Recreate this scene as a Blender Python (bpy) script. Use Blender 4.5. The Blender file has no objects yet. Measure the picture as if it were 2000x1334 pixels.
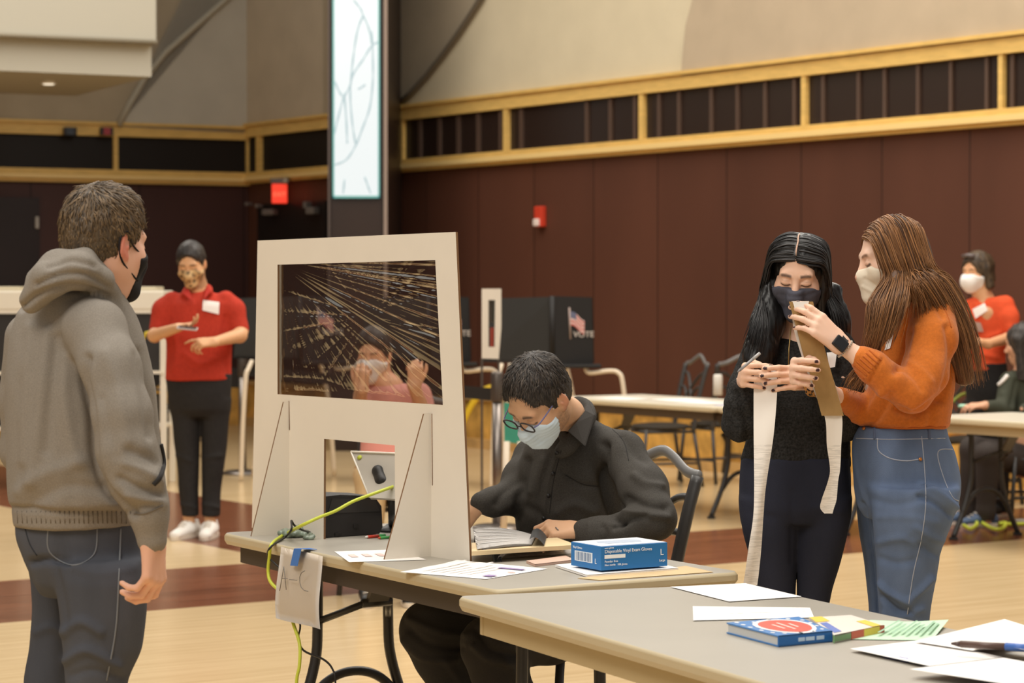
import bpy, bmesh, math, random
import numpy as np
from mathutils import Vector, Matrix
from mathutils.bvhtree import BVHTree
random.seed(7); rng = np.random.default_rng(7)
F = 4722.0; CAMZ = 1.5
TH = math.atan(102.0 / F); CT, ST = math.cos(TH), math.sin(TH)
PI = math.pi
def ray(px, py):
    a = (px - 1000) / F; b = -(py - 667) / F
    return Vector((a, CT + b * ST, -ST + b * CT))
def W(px, py, Y):                      # point seen at a pixel, at a given distance into the hall
    d = ray(px, py); t = Y / d.y
    return Vector((d.x * t, Y, CAMZ + d.z * t))
def T(px, py, z):                      # point seen at a pixel, on a horizontal plane
    d = ray(px, py); t = (z - CAMZ) / d.z
    return Vector((d.x * t, d.y * t, z))
def PL(px, py, p0, n):                 # point seen at a pixel, on a plane
    d = ray(px, py); o = Vector((0, 0, CAMZ))
    t = (p0 - o).dot(n) / d.dot(n)
    return o + d * t
def proj(V):                           # numpy: world points to pixels
    x = V[:, 0]; y = V[:, 1]; z = V[:, 2] - CAMZ
    dep = y * CT - z * ST; up = y * ST + z * CT
    return 1000 + F * x / dep, 667 - F * up / dep
def lin(c):
    c = c / 255.0
    return c / 12.92 if c <= 0.04045 else ((c + 0.055) / 1.055) ** 2.4
def col(r, g, b): return (lin(r), lin(g), lin(b), 1.0)
# ---------------------------------------------------------------- materials
MATS = {}
def mat(name, rgb, rough=0.6, spec=0.4, metal=0.0, var=0.0, vscale=30.0, bump=0.0, bscale=200.0, attr=False,
        emit=None, estr=0.0, alpha=None, coat=0.0, stretch=None, sheen=0.0, sss=0.0):
    if name in MATS: return MATS[name]
    m = bpy.data.materials.new(name); m.use_nodes = True
    nt = m.node_tree; N = nt.nodes; L = nt.links
    bs = N['Principled BSDF']
    bs.inputs['Roughness'].default_value = rough
    bs.inputs['Specular IOR Level'].default_value = spec
    bs.inputs['Metallic'].default_value = metal
    bs.inputs['Coat Weight'].default_value = coat
    bs.inputs['Coat Roughness'].default_value = 0.12
    if sheen: bs.inputs['Sheen Weight'].default_value = sheen
    if sss:
        bs.inputs['Subsurface Weight'].default_value = sss
        bs.inputs['Subsurface Radius'].default_value = (0.012, 0.005, 0.003)
        bs.inputs['Subsurface Scale'].default_value = 1.0
    tc = N.new('ShaderNodeTexCoord')
    vec = tc.outputs['Object']
    if stretch:
        mp = N.new('ShaderNodeMapping'); mp.inputs['Scale'].default_value = stretch
        L.new(vec, mp.inputs['Vector']); vec = mp.outputs['Vector']
    src = None
    if attr:
        a = N.new('ShaderNodeAttribute'); a.attribute_name = 'col'; src = a.outputs['Color']
    c = col(*rgb) if rgb else (1, 1, 1, 1)
    bs.inputs['Base Color'].default_value = c
    if var > 0:
        nz = N.new('ShaderNodeTexNoise'); nz.inputs['Scale'].default_value = vscale
        nz.inputs['Detail'].default_value = 4.0; L.new(vec, nz.inputs['Vector'])
        mr = N.new('ShaderNodeMapRange'); mr.inputs['From Min'].default_value = 0.3; mr.inputs['From Max'].default_value = 0.7
        mr.inputs['To Min'].default_value = 1 - var; mr.inputs['To Max'].default_value = 1 + var
        L.new(nz.outputs['Fac'], mr.inputs['Value'])
        vm = N.new('ShaderNodeVectorMath'); vm.operation = 'SCALE'
        if src is not None: L.new(src, vm.inputs[0])
        else: vm.inputs[0].default_value = c[:3]
        L.new(mr.outputs['Result'], vm.inputs['Scale']); src = vm.outputs['Vector']
    if src is not None: L.new(src, bs.inputs['Base Color'])
    if bump > 0:
        nb = N.new('ShaderNodeTexNoise'); nb.inputs['Scale'].default_value = bscale
        nb.inputs['Detail'].default_value = 2.0; L.new(vec, nb.inputs['Vector'])
        bp = N.new('ShaderNodeBump'); bp.inputs['Strength'].default_value = bump; bp.inputs['Distance'].default_value = 0.004
        L.new(nb.outputs['Fac'], bp.inputs['Height']); L.new(bp.outputs['Normal'], bs.inputs['Normal'])
    if emit:
        bs.inputs['Emission Color'].default_value = col(*emit); bs.inputs['Emission Strength'].default_value = estr
    if alpha is not None: bs.inputs['Alpha'].default_value = alpha
    MATS[name] = m
    return m
# ---------------------------------------------------------------- objects
COL = bpy.context.scene.collection
ORI = {}
def tag(o, label=None, cat=None, group=None, kind=None):
    if label: o['label'] = label
    if cat: o['category'] = cat
    if group: o['group'] = group
    if kind: o['kind'] = kind
    return o
def thing(name, label, cat, loc=(0, 0, 0), rz=0.0, group=None, kind=None):
    o = bpy.data.objects.new(name, None); COL.objects.link(o)
    o.location = loc; o.rotation_euler = (0, 0, rz); o.empty_display_size = 0.1
    ORI[o] = Vector(loc)
    return tag(o, label, cat, group, kind)
def link_mesh(name, me, parent=None, origin=None):
    o = bpy.data.objects.new(name, me); COL.objects.link(o)
    if parent is not None:
        po = ORI[parent]
        o.parent = parent
        if po.length > 0: me.transform(Matrix.Translation(-po))
        ORI[o] = po.copy()
    else:
        if origin is None:
            n = len(me.vertices); a = np.empty(n * 3, np.float32); me.vertices.foreach_get('co', a); a = a.reshape(-1, 3)
            c = (a.min(0) + a.max(0)) / 2; origin = Vector((float(c[0]), float(c[1]), float(a[:, 2].min())))
        me.transform(Matrix.Translation(-Vector(origin))); o.location = origin; ORI[o] = Vector(origin)
    return o
class MB:
    def __init__(s): s.bm = bmesh.new(); s.slot = 0
    def _m(s, fs):
        for f in fs: f.material_index = s.slot
    def box(s, c, size, R=None, bev=0.0):
        c = Vector(c); r = bmesh.ops.create_cube(s.bm, size=1.0); vs = r['verts']
        M = Matrix.Translation(c) @ (R.to_4x4() if R else Matrix()) @ Matrix.Diagonal((size[0], size[1], size[2], 1))
        bmesh.ops.transform(s.bm, matrix=M, verts=vs)
        fs = set(f for v in vs for f in v.link_faces); s._m(fs)
        if bev > 0:
            es = list(set(e for v in vs for e in v.link_edges))
            n = s.slot
            g = bmesh.ops.bevel(s.bm, geom=es, offset=bev, segments=2, affect='EDGES', profile=0.6)
            s._m(g['faces'])
        return s
    def prism(s, pts, ext):            # closed polygon pushed along a vector
        ext = Vector(ext)
        a = [s.bm.verts.new(Vector(p)) for p in pts]; b = [s.bm.verts.new(Vector(p) + ext) for p in pts]
        n = len(pts); fs = [s.bm.faces.new(a), s.bm.faces.new(b[::-1])]
        for i in range(n): fs.append(s.bm.faces.new([a[i], b[i], b[(i + 1) % n], a[(i + 1) % n]]))
        s._m(fs); bmesh.ops.recalc_face_normals(s.bm, faces=fs); return s
    def face(s, pts):
        f = s.bm.faces.new([s.bm.verts.new(Vector(p)) for p in pts]); s._m([f]); return s
    def tube(s, pts, r, sides=8, cap=True, flat=1.0, up=None):
        P = [Vector(p) for p in pts]; n = len(P)
        R = r if isinstance(r, (list, tuple)) else [r] * n
        t0 = (P[1] - P[0]).normalized()
        u = Vector(up) if up is not None else (Vector((0, 0, 1)) if abs(t0.z) < 0.9 else Vector((1, 0, 0)))
        rings = []
        for i in range(n):
            t = ((P[min(i + 1, n - 1)] - P[max(i - 1, 0)])).normalized()
            u = (u - t * u.dot(t)).normalized(); v = t.cross(u)
            rings.append([s.bm.verts.new(P[i] + (u * math.cos(2 * PI * k / sides) * R[i] * flat + v * math.sin(2 * PI * k / sides) * R[i])) for k in range(sides)])
        fs = []
        for i in range(n - 1):
            for k in range(sides):
                fs.append(s.bm.faces.new([rings[i][k], rings[i + 1][k], rings[i + 1][(k + 1) % sides], rings[i][(k + 1) % sides]]))
        if cap: fs += [s.bm.faces.new(rings[0]), s.bm.faces.new(rings[-1][::-1])]
        for f in fs: f.smooth = True
        s._m(fs); bmesh.ops.recalc_face_normals(s.bm, faces=fs); return s
    def lathe(s, prof, c=(0, 0, 0), sides=24):
        c = Vector(c); rings = []
        for (r, z) in prof:
            rings.append([s.bm.verts.new(c + Vector((max(r, 1e-4) * math.cos(2 * PI * k / sides), max(r, 1e-4) * math.sin(2 * PI * k / sides), z))) for k in range(sides)])
        fs = []
        for i in range(len(rings) - 1):
            for k in range(sides): fs.append(s.bm.faces.new([rings[i][k], rings[i][(k + 1) % sides], rings[i + 1][(k + 1) % sides], rings[i + 1][k]]))
        for f in fs: f.smooth = True
        fs += [s.bm.faces.new(rings[0][::-1]), s.bm.faces.new(rings[-1])]
        s._m(fs); bmesh.ops.recalc_face_normals(s.bm, faces=fs); return s
    def grid(s, rows, thick=None):     # rows of points: a sheet
        vs = [[s.bm.verts.new(Vector(p)) for p in r] for r in rows]; fs = []
        for i in range(len(vs) - 1):
            for j in range(len(vs[0]) - 1):
                f = s.bm.faces.new([vs[i][j], vs[i][j + 1], vs[i + 1][j + 1], vs[i + 1][j]]); f.smooth = True; fs.append(f)
        s._m(fs); return s
    def text(s, body, M, size, ext=0.0008):
        cu = bpy.data.curves.new('t', 'FONT'); cu.body = body; cu.size = size; cu.extrude = ext; cu.align_x = 'LEFT'
        ob = bpy.data.objects.new('t', cu); COL.objects.link(ob)
        dg = bpy.context.evaluated_depsgraph_get(); me = bpy.data.meshes.new_from_object(ob.evaluated_get(dg))
        me.transform(M); n0 = len(s.bm.faces); s.bm.from_mesh(me); s.bm.faces.ensure_lookup_table()
        s._m([s.bm.faces[i] for i in range(n0, len(s.bm.faces))])
        bpy.data.objects.remove(ob); bpy.data.curves.remove(cu); bpy.data.meshes.remove(me); return s
    def build(s, name, m, parent=None, origin=None, smooth=False):
        me = bpy.data.meshes.new(name); s.bm.to_mesh(me); s.bm.free()
        for x in (m if isinstance(m, (list, tuple)) else [m]): me.materials.append(x)
        if smooth: me.polygons.foreach_set('use_smooth', [True] * len(me.polygons))
        return link_mesh(name, me, parent, origin)
def frame(x, y, o):                    # matrix from two directions and an origin
    x = Vector(x).normalized(); y = Vector(y); y = (y - x * y.dot(x)).normalized(); z = x.cross(y)
    M = Matrix.Identity(4)
    for i in range(3): M[i][0] = x[i]; M[i][1] = y[i]; M[i][2] = z[i]; M[i][3] = o[i]
    return M
def dup(root, loc, rz, label=None, group=None):
    r = root.copy(); COL.objects.link(r); r.location = loc; r.rotation_euler = (0, 0, rz)
    if label: r['label'] = label
    if group: r['group'] = group
    for ch in list(root.children):
        c = ch.copy(); COL.objects.link(c); c.parent = r
        for g in ch.children:
            d = g.copy(); COL.objects.link(d); d.parent = c
    return r
def smooth_path(pts, n=8):
    P = [Vector(p) for p in pts]; out = []
    for i in range(len(P) - 1):
        p0, p1, p2, p3 = P[max(i - 1, 0)], P[i], P[i + 1], P[min(i + 2, len(P) - 1)]
        for k in range(n):
            t = k / n
            out.append(0.5 * ((2 * p1) + (p2 - p0) * t + (2 * p0 - 5 * p1 + 4 * p2 - p3) * t * t + (3 * p1 - p0 - 3 * p2 + p3) * t ** 3))
    out.append(P[-1]); return out
# ---------------------------------------------------------------- implicit surfaces
def A3(v): return np.array([v[0], v[1], v[2]], np.float32)
class Field:
    def __init__(s, lo, hi, h):
        s.lo = A3(lo); s.h = h; s.n = np.ceil((A3(hi) - s.lo) / h).astype(int) + 1
        s.f = np.full(s.n, 0.3, np.float32)
        s.ax = [s.lo[i] + h * np.arange(s.n[i], dtype=np.float32) for i in range(3)]
    def _sl(s, lo, hi):
        i0 = np.clip(np.floor((lo - s.lo) / s.h).astype(int), 0, s.n); i1 = np.clip(np.ceil((hi - s.lo) / s.h).astype(int) + 1, 0, s.n)
        if np.any(i1 <= i0): return None
        sl = tuple(slice(a, b) for a, b in zip(i0, i1))
        return sl, s.ax[0][sl[0]][:, None, None], s.ax[1][sl[1]][None, :, None], s.ax[2][sl[2]][None, None, :]
    def put(s, fn, lo, hi, k=0.01, op='add'):
        pad = k + 3 * s.h; r = s._sl(A3(lo) - pad, A3(hi) + pad)
        if r is None: return s
        sl, X, Y, Z = r; d = fn(X, Y, Z).astype(np.float32); a = s.f[sl]
        if op == 'sub': d = -d; a = -a; a2 = -a
        if op == 'add':
            h = np.maximum(k - np.abs(a - d), 0) / max(k, 1e-6); s.f[sl] = np.minimum(a, d) - h * h * k * 0.25
        else:
            a = s.f[sl]; h = np.maximum(k - np.abs(a - d), 0) / max(k, 1e-6); s.f[sl] = np.maximum(a, d) + h * h * k * 0.25
        return s
    def cone(s, a, b, ra, rb, k=0.01, op='add', flat=None):
        a = A3(a); b = A3(b); r = max(ra, rb)
        sc = 1.0
        if flat is not None:
            ax = A3(flat[0]); ax = ax / np.linalg.norm(ax); sc = flat[1]
        def fn(X, Y, Z):
            qx, qy, qz = X - a[0], Y - a[1], Z - a[2]; ba = b - a
            if sc != 1.0:
                dt = (qx * ax[0] + qy * ax[1] + qz * ax[2]) * (1 / sc - 1); qx = qx + dt * ax[0]; qy = qy + dt * ax[1]; qz = qz + dt * ax[2]
                ba = ba + ax * float(ba @ ax) * (1 / sc - 1)
            L2 = max(float(ba @ ba), 1e-9)
            t = np.clip((qx * ba[0] + qy * ba[1] + qz * ba[2]) / L2, 0, 1)
            d = np.sqrt((qx - t * ba[0]) ** 2 + (qy - t * ba[1]) ** 2 + (qz - t * ba[2]) ** 2) - (ra + t * (rb - ra))
            return d * min(1.0, sc)
        rr = r * max(1.0, sc)
        return s.put(fn, np.minimum(a, b) - rr, np.maximum(a, b) + rr, k, op)
    def chain(s, pts, k=0.01, flat=None, op='add'):     # [(point, radius), ...]
        for (p, r), (q, t) in zip(pts[:-1], pts[1:]): s.cone(p, q, r, t, k, op, flat)
        return s
    def ell(s, c, rad, R=None, k=0.01, op='add'):
        c = A3(c); rad = A3(rad); Rm = np.eye(3, dtype=np.float32) if R is None else np.array(R, np.float32)
        def fn(X, Y, Z):
            q = (X - c[0], Y - c[1], Z - c[2])
            u = [q[0] * Rm[0, i] + q[1] * Rm[1, i] + q[2] * Rm[2, i] for i in range(3)]
            k0 = np.sqrt(sum((u[i] / rad[i]) ** 2 for i in range(3))); k1 = np.sqrt(sum((u[i] / rad[i] ** 2) ** 2 for i in range(3))) + 1e-6
            return k0 * (k0 - 1.0) / k1
        m = rad.max(); return s.put(fn, c - m, c + m, k, op)
    def plane(s, p, n, k=0.004):       # keep the side the normal points away from
        p = A3(p); n = A3(n); n = n / np.linalg.norm(n)
        X, Y, Z = s.ax[0][:, None, None], s.ax[1][None, :, None], s.ax[2][None, None, :]
        d = ((X - p[0]) * n[0] + (Y - p[1]) * n[1] + (Z - p[2]) * n[2]).astype(np.float32)
        h = np.maximum(k - np.abs(s.f - d), 0) / k; s.f = np.maximum(s.f, d) + h * h * k * 0.25; return s
    def loft(s, st, yaw=0.0, k=0.01, op='add', cap=0.012, power=2.0):
        # stations: (px_left, px_right, py, Y, depth ratio): an upright body whose outline is given
        rows = []
        for (xl, xr, py, Yd, ra) in st:
            a = W(xl, py, Yd); b = W(xr, py, Yd); S = (b.x - a.x) / 2
            w = S / math.sqrt(math.cos(yaw) ** 2 + ra * ra * math.sin(yaw) ** 2)
            rows.append(((a.z + b.z) / 2, (a.x + b.x) / 2, Yd, w, w * ra))
        rows.sort(); R = np.array(rows, np.float64)
        z0, z1 = R[0, 0], R[-1, 0]; c, sn = math.cos(yaw), math.sin(yaw)
        def fn(X, Y, Z):
            z = np.clip(Z.ravel(), z0, z1)
            I = [pchip(R[:, 0], R[:, j], z)[None, None, :].astype(np.float32) for j in range(1, 5)]
            x = X - I[0]; y = Y - I[1]; u = x * c + y * sn; v = -x * sn + y * c
            w, h = I[2], I[3]
            if power != 2.0:
                k0 = ((np.abs(u) / w) ** power + (np.abs(v) / h) ** power) ** (1 / power)
                d = (k0 - 1) * np.minimum(w, h)
            else:
                k0 = np.sqrt((u / w) ** 2 + (v / h) ** 2); k1 = np.sqrt((u / w ** 2) ** 2 + (v / h ** 2) ** 2) + 1e-6
                d = k0 * (k0 - 1) / k1
            e = np.maximum(Z - z1, z0 - Z) + 0 * d
            hh = np.maximum(cap - np.abs(d - e), 0) / cap
            return np.maximum(d, e) + hh * hh * cap * 0.25
        m = R[:, 3:5].max(1); lo = [(R[:, 1] - m).min(), (R[:, 2] - m).min(), z0]; hi = [(R[:, 1] + m).max(), (R[:, 2] + m).max(), z1]
        return s.put(fn, np.array(lo), np.array(hi), k, op)
    def mesh(s):
        f = s.f; g = f < 0
        c8 = [(i, j, k) for i in (0, 1) for j in (0, 1) for k in (0, 1)]
        n = s.n - 1
        any_ = np.zeros(n, bool); all_ = np.ones(n, bool)
        for (i, j, k) in c8:
            w = g[i:i + n[0], j:j + n[1], k:k + n[2]]; any_ |= w; all_ &= w
        act = np.argwhere(any_ & ~all_)
        val = np.stack([f[act[:, 0] + i, act[:, 1] + j, act[:, 2] + k] for (i, j, k) in c8], 1)
        cs = np.array(c8, np.float32); acc = np.zeros((len(act), 3), np.float32); cnt = np.zeros(len(act), np.float32)
        for a in range(8):
            for b in range(a + 1, 8):
                if np.abs(cs[a] - cs[b]).sum() != 1: continue
                va, vb = val[:, a], val[:, b]; m = (va < 0) != (vb < 0)
                t = np.where(m, va / np.where(m, va - vb, 1), 0)
                p = cs[a] + t[:, None] * (cs[b] - cs[a]); acc += np.where(m[:, None], p, 0); cnt += m
        V = (act + acc / cnt[:, None]) * s.h + s.lo
        idx = np.full(n, -1, np.int32); idx[act[:, 0], act[:, 1], act[:, 2]] = np.arange(len(act))
        Q = []
        for ax in range(3):
            o = [0, 0, 0]; o[ax] = 1
            sl0 = tuple(slice(0, s.n[i] - o[i]) for i in range(3)); sl1 = tuple(slice(o[i], s.n[i]) for i in range(3))
            e = np.argwhere(g[sl0] != g[sl1]); b, c = (ax + 1) % 3, (ax + 2) % 3
            e = e[(e[:, b] > 0) & (e[:, c] > 0) & (e[:, b] < n[b]) & (e[:, c] < n[c])]
            def I(db, dc):
                q = e.copy(); q[:, b] -= db; q[:, c] -= dc; return idx[q[:, 0], q[:, 1], q[:, 2]]
            q = np.stack([I(1, 1), I(0, 1), I(0, 0), I(1, 0)], 1)
            fl = ~g[sl0][e[:, 0], e[:, 1], e[:, 2]]
            q[fl] = q[fl][:, ::-1]; Q.append(q)
        Q = np.concatenate(Q); Q = Q[(Q >= 0).all(1)]
        return V.astype(np.float32), Q.astype(np.int32)
def pchip(x, y, q):
    n = len(x)
    if n == 2: return np.interp(q, x, y)
    h = np.diff(x); d = np.diff(y) / h; m = np.zeros(n)
    m[0], m[-1] = d[0], d[-1]
    for i in range(1, n - 1):
        m[i] = 0 if d[i - 1] * d[i] <= 0 else 2 / (1 / d[i - 1] + 1 / d[i])
    i = np.clip(np.searchsorted(x, q) - 1, 0, n - 2); t = (q - x[i]) / h[i]
    return (2 * t ** 3 - 3 * t ** 2 + 1) * y[i] + (t ** 3 - 2 * t ** 2 + t) * h[i] * m[i] + (-2 * t ** 3 + 3 * t ** 2) * y[i + 1] + (t ** 3 - t ** 2) * h[i] * m[i + 1]
def normals(V, Q):
    a = V[Q[:, 2]] - V[Q[:, 0]]; b = V[Q[:, 3]] - V[Q[:, 1]]; n = np.cross(a, b)
    N = np.zeros_like(V)
    for i in range(4):
        for j in range(3): N[:, j] += np.bincount(Q[:, i], n[:, j], len(V)).astype(np.float32)
    return N / (np.linalg.norm(N, axis=1, keepdims=True) + 1e-12)
def _hash(i, j, k):
    h = (i * 374761393 + j * 668265263 + k * 1274126177) & 0x7fffffff
    h = ((h ^ (h >> 13)) * 1103515245) & 0x7fffffff
    return ((h ^ (h >> 16)) & 0xffff) / 32767.5 - 1.0
def noise3(P, scale):                  # value noise, -1..1
    P = P * np.array(scale, np.float64); i = np.floor(P).astype(np.int64); t = P - i; t = t * t * (3 - 2 * t); r = 0
    for a in (0, 1):
        for b in (0, 1):
            for c in (0, 1):
                w = (t[:, 0] if a else 1 - t[:, 0]) * (t[:, 1] if b else 1 - t[:, 1]) * (t[:, 2] if c else 1 - t[:, 2])
                r = r + w * _hash(i[:, 0] + a, i[:, 1] + b, i[:, 2] + c)
    return r
def seg_dist(x, y, pts):
    best = np.full(len(x), 1e9)
    for (ax, ay), (bx, by) in zip(pts[:-1], pts[1:]):
        dx, dy = bx - ax, by - ay; t = np.clip(((x - ax) * dx + (y - ay) * dy) / (dx * dx + dy * dy + 1e-9), 0, 1)
        best = np.minimum(best, np.hypot(x - ax - t * dx, y - ay - t * dy))
    return best
def folds(V, Q, lines, noise=()):      # cloth folds on the side that faces the hall's front: (points, height, width in px)
    N = normals(V, Q); x, y = proj(V); fr = np.clip(-N[:, 1] * 1.6 + 0.2, 0, 1); d = np.zeros(len(V))
    for (pts, amp, w) in lines:
        L = [(p.x, p.y) for p in smooth_path([(a, b, 0) for a, b in pts], 5)] if len(pts) > 2 else pts
        d += amp * np.exp(-(seg_dist(x, y, L) / w) ** 2) * fr
    for (amp, sc) in noise: d += amp * noise3(V, sc)
    return (V + N * d[:, None]).astype(np.float32)
def mk(name, V, Q, m, parent=None, colr=None, origin=None):
    me = bpy.data.meshes.new(name); nv, nq = len(V), len(Q)
    me.vertices.add(nv); me.vertices.foreach_set('co', np.ascontiguousarray(V, np.float32).ravel())
    me.loops.add(nq * 4); me.loops.foreach_set('vertex_index', np.ascontiguousarray(Q, np.int32).ravel())
    me.polygons.add(nq); me.polygons.foreach_set('loop_start', np.arange(0, nq * 4, 4, dtype=np.int32))
    me.polygons.foreach_set('use_smooth', np.ones(nq, bool)); me.update(calc_edges=True)
    if colr is not None:
        at = me.color_attributes.new('col', 'FLOAT_COLOR', 'POINT'); c = np.ones((nv, 4), np.float32); c[:, :3] = colr
        at.data.foreach_set('color', c.ravel())
    for x in (m if isinstance(m, (list, tuple)) else [m]): me.materials.append(x)
    o = link_mesh(name, me, parent, origin)
    return o
def bvh_of(V, Q): return BVHTree.FromPolygons([tuple(map(float, v)) for v in V], [tuple(map(int, q)) for q in Q])
def hit(bv, px, py, off=0.0):
    d = ray(px, py).normalized(); r = bv.ray_cast(Vector((0, 0, CAMZ)), d)
    if r[0] is None: return None
    return r[0] + r[1] * off, r[1]
def seam(mb, bv, pts, r, off=0.0, n=6, sides=5, flat=1.0):       # a raised line that follows the cloth
    P = []; Nn = None
    for p in smooth_path([(a, b, 0) for a, b in pts], n):
        h = hit(bv, p.x, p.y, off)
        if h: P.append(h[0]); Nn = Nn or h[1]
    if len(P) > 1: mb.tube(P, r, sides, flat=flat, up=Nn)
    return mb
def patch(mb, bv, pts, off=0.002, nx=6, ny=6):                    # a patch laid on cloth: four pixel corners
    q = [np.array(p, float) for p in pts]; rows = []
    for j in range(ny + 1):
        row = []
        for i in range(nx + 1):
            u, v = i / nx, j / ny
            p = (q[0] * (1 - u) + q[1] * u) * (1 - v) + (q[3] * (1 - u) + q[2] * u) * v
            h = hit(bv, p[0], p[1], 0)
            row.append(h[0] + Vector((0, -1, 0)) * off if h else None)
        rows.append(row)
    rows = [r for r in rows if all(x is not None for x in r)]
    if len(rows) > 1: mb.grid(rows)
    return mb
# ================================================================ the hall
E1 = Vector((-3200, 4722, 0)).normalized()        # along the side wall, away from us
E2 = Vector((6968, 4722, 0)).normalized()         # across the hall
EL = Vector((9500, 4722, 0)).normalized()         # along the far wall
NR = Vector((-E1.y, E1.x, 0)) * 1.0               # out of the side wall into the hall
if NR.x > 0: NR = -NR
NL = Vector((EL.y, -EL.x, 0))                     # out of the far wall into the hall
P_R = W(950, 874, 22.9); P_R.z = 0
def onR(px, z, off=0.0):
    k = (px - 1000) / F                            # x = k*y
    t = (k * P_R.y - P_R.x) / (E1.x - k * E1.y)
    p = P_R + E1 * t + NR * off; p.z = z; return p
CORNER = onR(485, 0)
def onL(px, z, off=0.0):
    k = (px - 1000) / F; t = (k * CORNER.y - CORNER.x) / (EL.x - k * EL.y)
    p = CORNER + EL * t + NL * off; p.z = z; return p
def zR(px, py): return W(px, py, onR(px, 0).y).z
def zL(px, py): return W(px, py, onL(px, 0).y).z
def panel_wall_mat(name, rgb, u, u0, step):
    m = mat(name, rgb, rough=0.5, spec=0.25, var=0.10, vscale=1.3, stretch=(1, 1, 0.3))
    nt = m.node_tree; N = nt.nodes; L = nt.links; bs = N['Principled BSDF']
    base = bs.inputs['Base Color'].links[0].from_socket
    g = N.new('ShaderNodeNewGeometry'); dp = N.new('ShaderNodeVectorMath'); dp.operation = 'DOT_PRODUCT'; dp.inputs[1].default_value = u
    L.new(g.outputs['Position'], dp.inputs[0])
    a = N.new('ShaderNodeMath'); a.operation = 'SUBTRACT'; a.inputs[1].default_value = u0; L.new(dp.outputs['Value'], a.inputs[0])
    b = N.new('ShaderNodeMath'); b.operation = 'DIVIDE'; b.inputs[1].default_value = step; L.new(a.outputs[0], b.inputs[0])
    c = N.new('ShaderNodeMath'); c.operation = 'FRACT'; L.new(b.outputs[0], c.inputs[0])
    d = N.new('ShaderNodeMath'); d.operation = 'LESS_THAN'; d.inputs[1].default_value = 0.012; L.new(c.outputs[0], d.inputs[0])
    f = N.new('ShaderNodeMath'); f.operation = 'FLOOR'; L.new(b.outputs[0], f.inputs[0])
    wn = N.new('ShaderNodeTexWhiteNoise'); wn.noise_dimensions = '1D'; L.new(f.outputs[0], wn.inputs['W'])
    mr = N.new('ShaderNodeMapRange'); mr.inputs['To Min'].default_value = 0.93; mr.inputs['To Max'].default_value = 1.07; L.new(wn.outputs['Value'], mr.inputs['Value'])
    s1 = N.new('ShaderNodeVectorMath'); s1.operation = 'SCALE'; L.new(base, s1.inputs[0]); L.new(mr.outputs[0], s1.inputs['Scale'])
    mx = N.new('ShaderNodeMix'); mx.data_type = 'RGBA'; L.new(d.outputs[0], mx.inputs['Factor']); L.new(s1.outputs['Vector'], mx.inputs['A'])
    mx.inputs['B'].default_value = col(rgb[0] * .45, rgb[1] * .45, rgb[2] * .45); L.new(mx.outputs['Result'], bs.inputs['Base Color'])
    return m
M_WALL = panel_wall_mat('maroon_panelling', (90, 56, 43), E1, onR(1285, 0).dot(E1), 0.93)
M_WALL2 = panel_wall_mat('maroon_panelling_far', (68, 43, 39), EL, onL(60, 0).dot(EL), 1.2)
M_FAB_L = mat('pale_upper_wall', (212, 200, 172), 0.9, 0.1, var=0.03, vscale=3, bump=0.15, bscale=90)
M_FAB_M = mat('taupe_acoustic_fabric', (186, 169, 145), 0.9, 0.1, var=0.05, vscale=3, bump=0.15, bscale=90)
M_FAB_D = mat('dark_acoustic_fabric', (172, 158, 136), 0.9, 0.1, var=0.05, vscale=3, bump=0.15, bscale=90)
M_FAB_G = mat('grey_acoustic_fabric', (192, 186, 174), 0.9, 0.1, var=0.04, vscale=3, bump=0.15, bscale=90)
M_GOLD = mat('pale_stained_wood_trim', (222, 184, 108), 0.45, 0.35, var=0.10, vscale=6, stretch=(1, 1, 6))
M_BAND = mat('dark_band_glass', (44, 32, 27), 0.35, 0.4)
M_BAND2 = mat('black_band_panel', (34, 29, 26), 0.5, 0.2)
M_SLAT = mat('brown_slat', (84, 66, 56), 0.5, 0.3)
M_STONE = mat('yellow_stone', (206, 160, 82), 0.7, 0.3, var=0.4, vscale=5.0)
M_DARK = mat('espresso_wood', (48, 35, 29), 0.4, 0.3, var=0.12, vscale=2, stretch=(1, 1, .2))
M_DOOR = mat('dark_door', (42, 31, 30), 0.4, 0.3, var=0.1, vscale=2)
M_METAL = mat('brushed_metal', (176, 168, 158), 0.35, 0.5, metal=0.6)
M_STEEL = mat('satin_steel', (134, 126, 120), 0.34, 0.5, metal=0.9)
M_BLACK = mat('black_plastic', (32, 30, 29), 0.45, 0.4)
M_WHITE = mat('white_paint', (232, 226, 214), 0.5, 0.3)
M_PAPER = mat('white_paper', (240, 236, 232), 0.7, 0.2)
ZT0, ZT1, ZB1, ZB0 = 3.300, 3.180, 2.790, 2.667   # the two timber rails
HTOP = 6.2
def wall(name, a, b, n, z0, z1, m, t=0.12):
    mb = MB(); mb.prism([(a.x, a.y, z0), (b.x, b.y, z0), (b.x, b.y, z1), (a.x, a.y, z1)], -n * t)
    return tag(mb.build(name, m, origin=(0, 0, 0)), kind='structure')
R_END = onR(2600, 0)
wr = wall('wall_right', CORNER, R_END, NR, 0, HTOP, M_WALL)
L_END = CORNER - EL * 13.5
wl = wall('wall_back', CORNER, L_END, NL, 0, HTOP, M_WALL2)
WL = Vector((-14, 0, 0))
wlf = wall('wall_left_unseen', Vector((-14, -6, 0)), Vector((-14, 27, 0)), Vector((1, 0, 0)), 0, HTOP, M_WALL2)  # out of view, added to give the plastic film a dark reflection
def strip(name, m, parent, fn, px0, px1, z0, z1, t, off=0.0):
    mb = MB(); n = (NR if fn is onR else NL)
    mb.prism([fn(px0, z0, off), fn(px1, z0, off), fn(px1, z1, off), fn(px0, z1, off)], n * t); return mb.build(name, m, parent)
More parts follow.
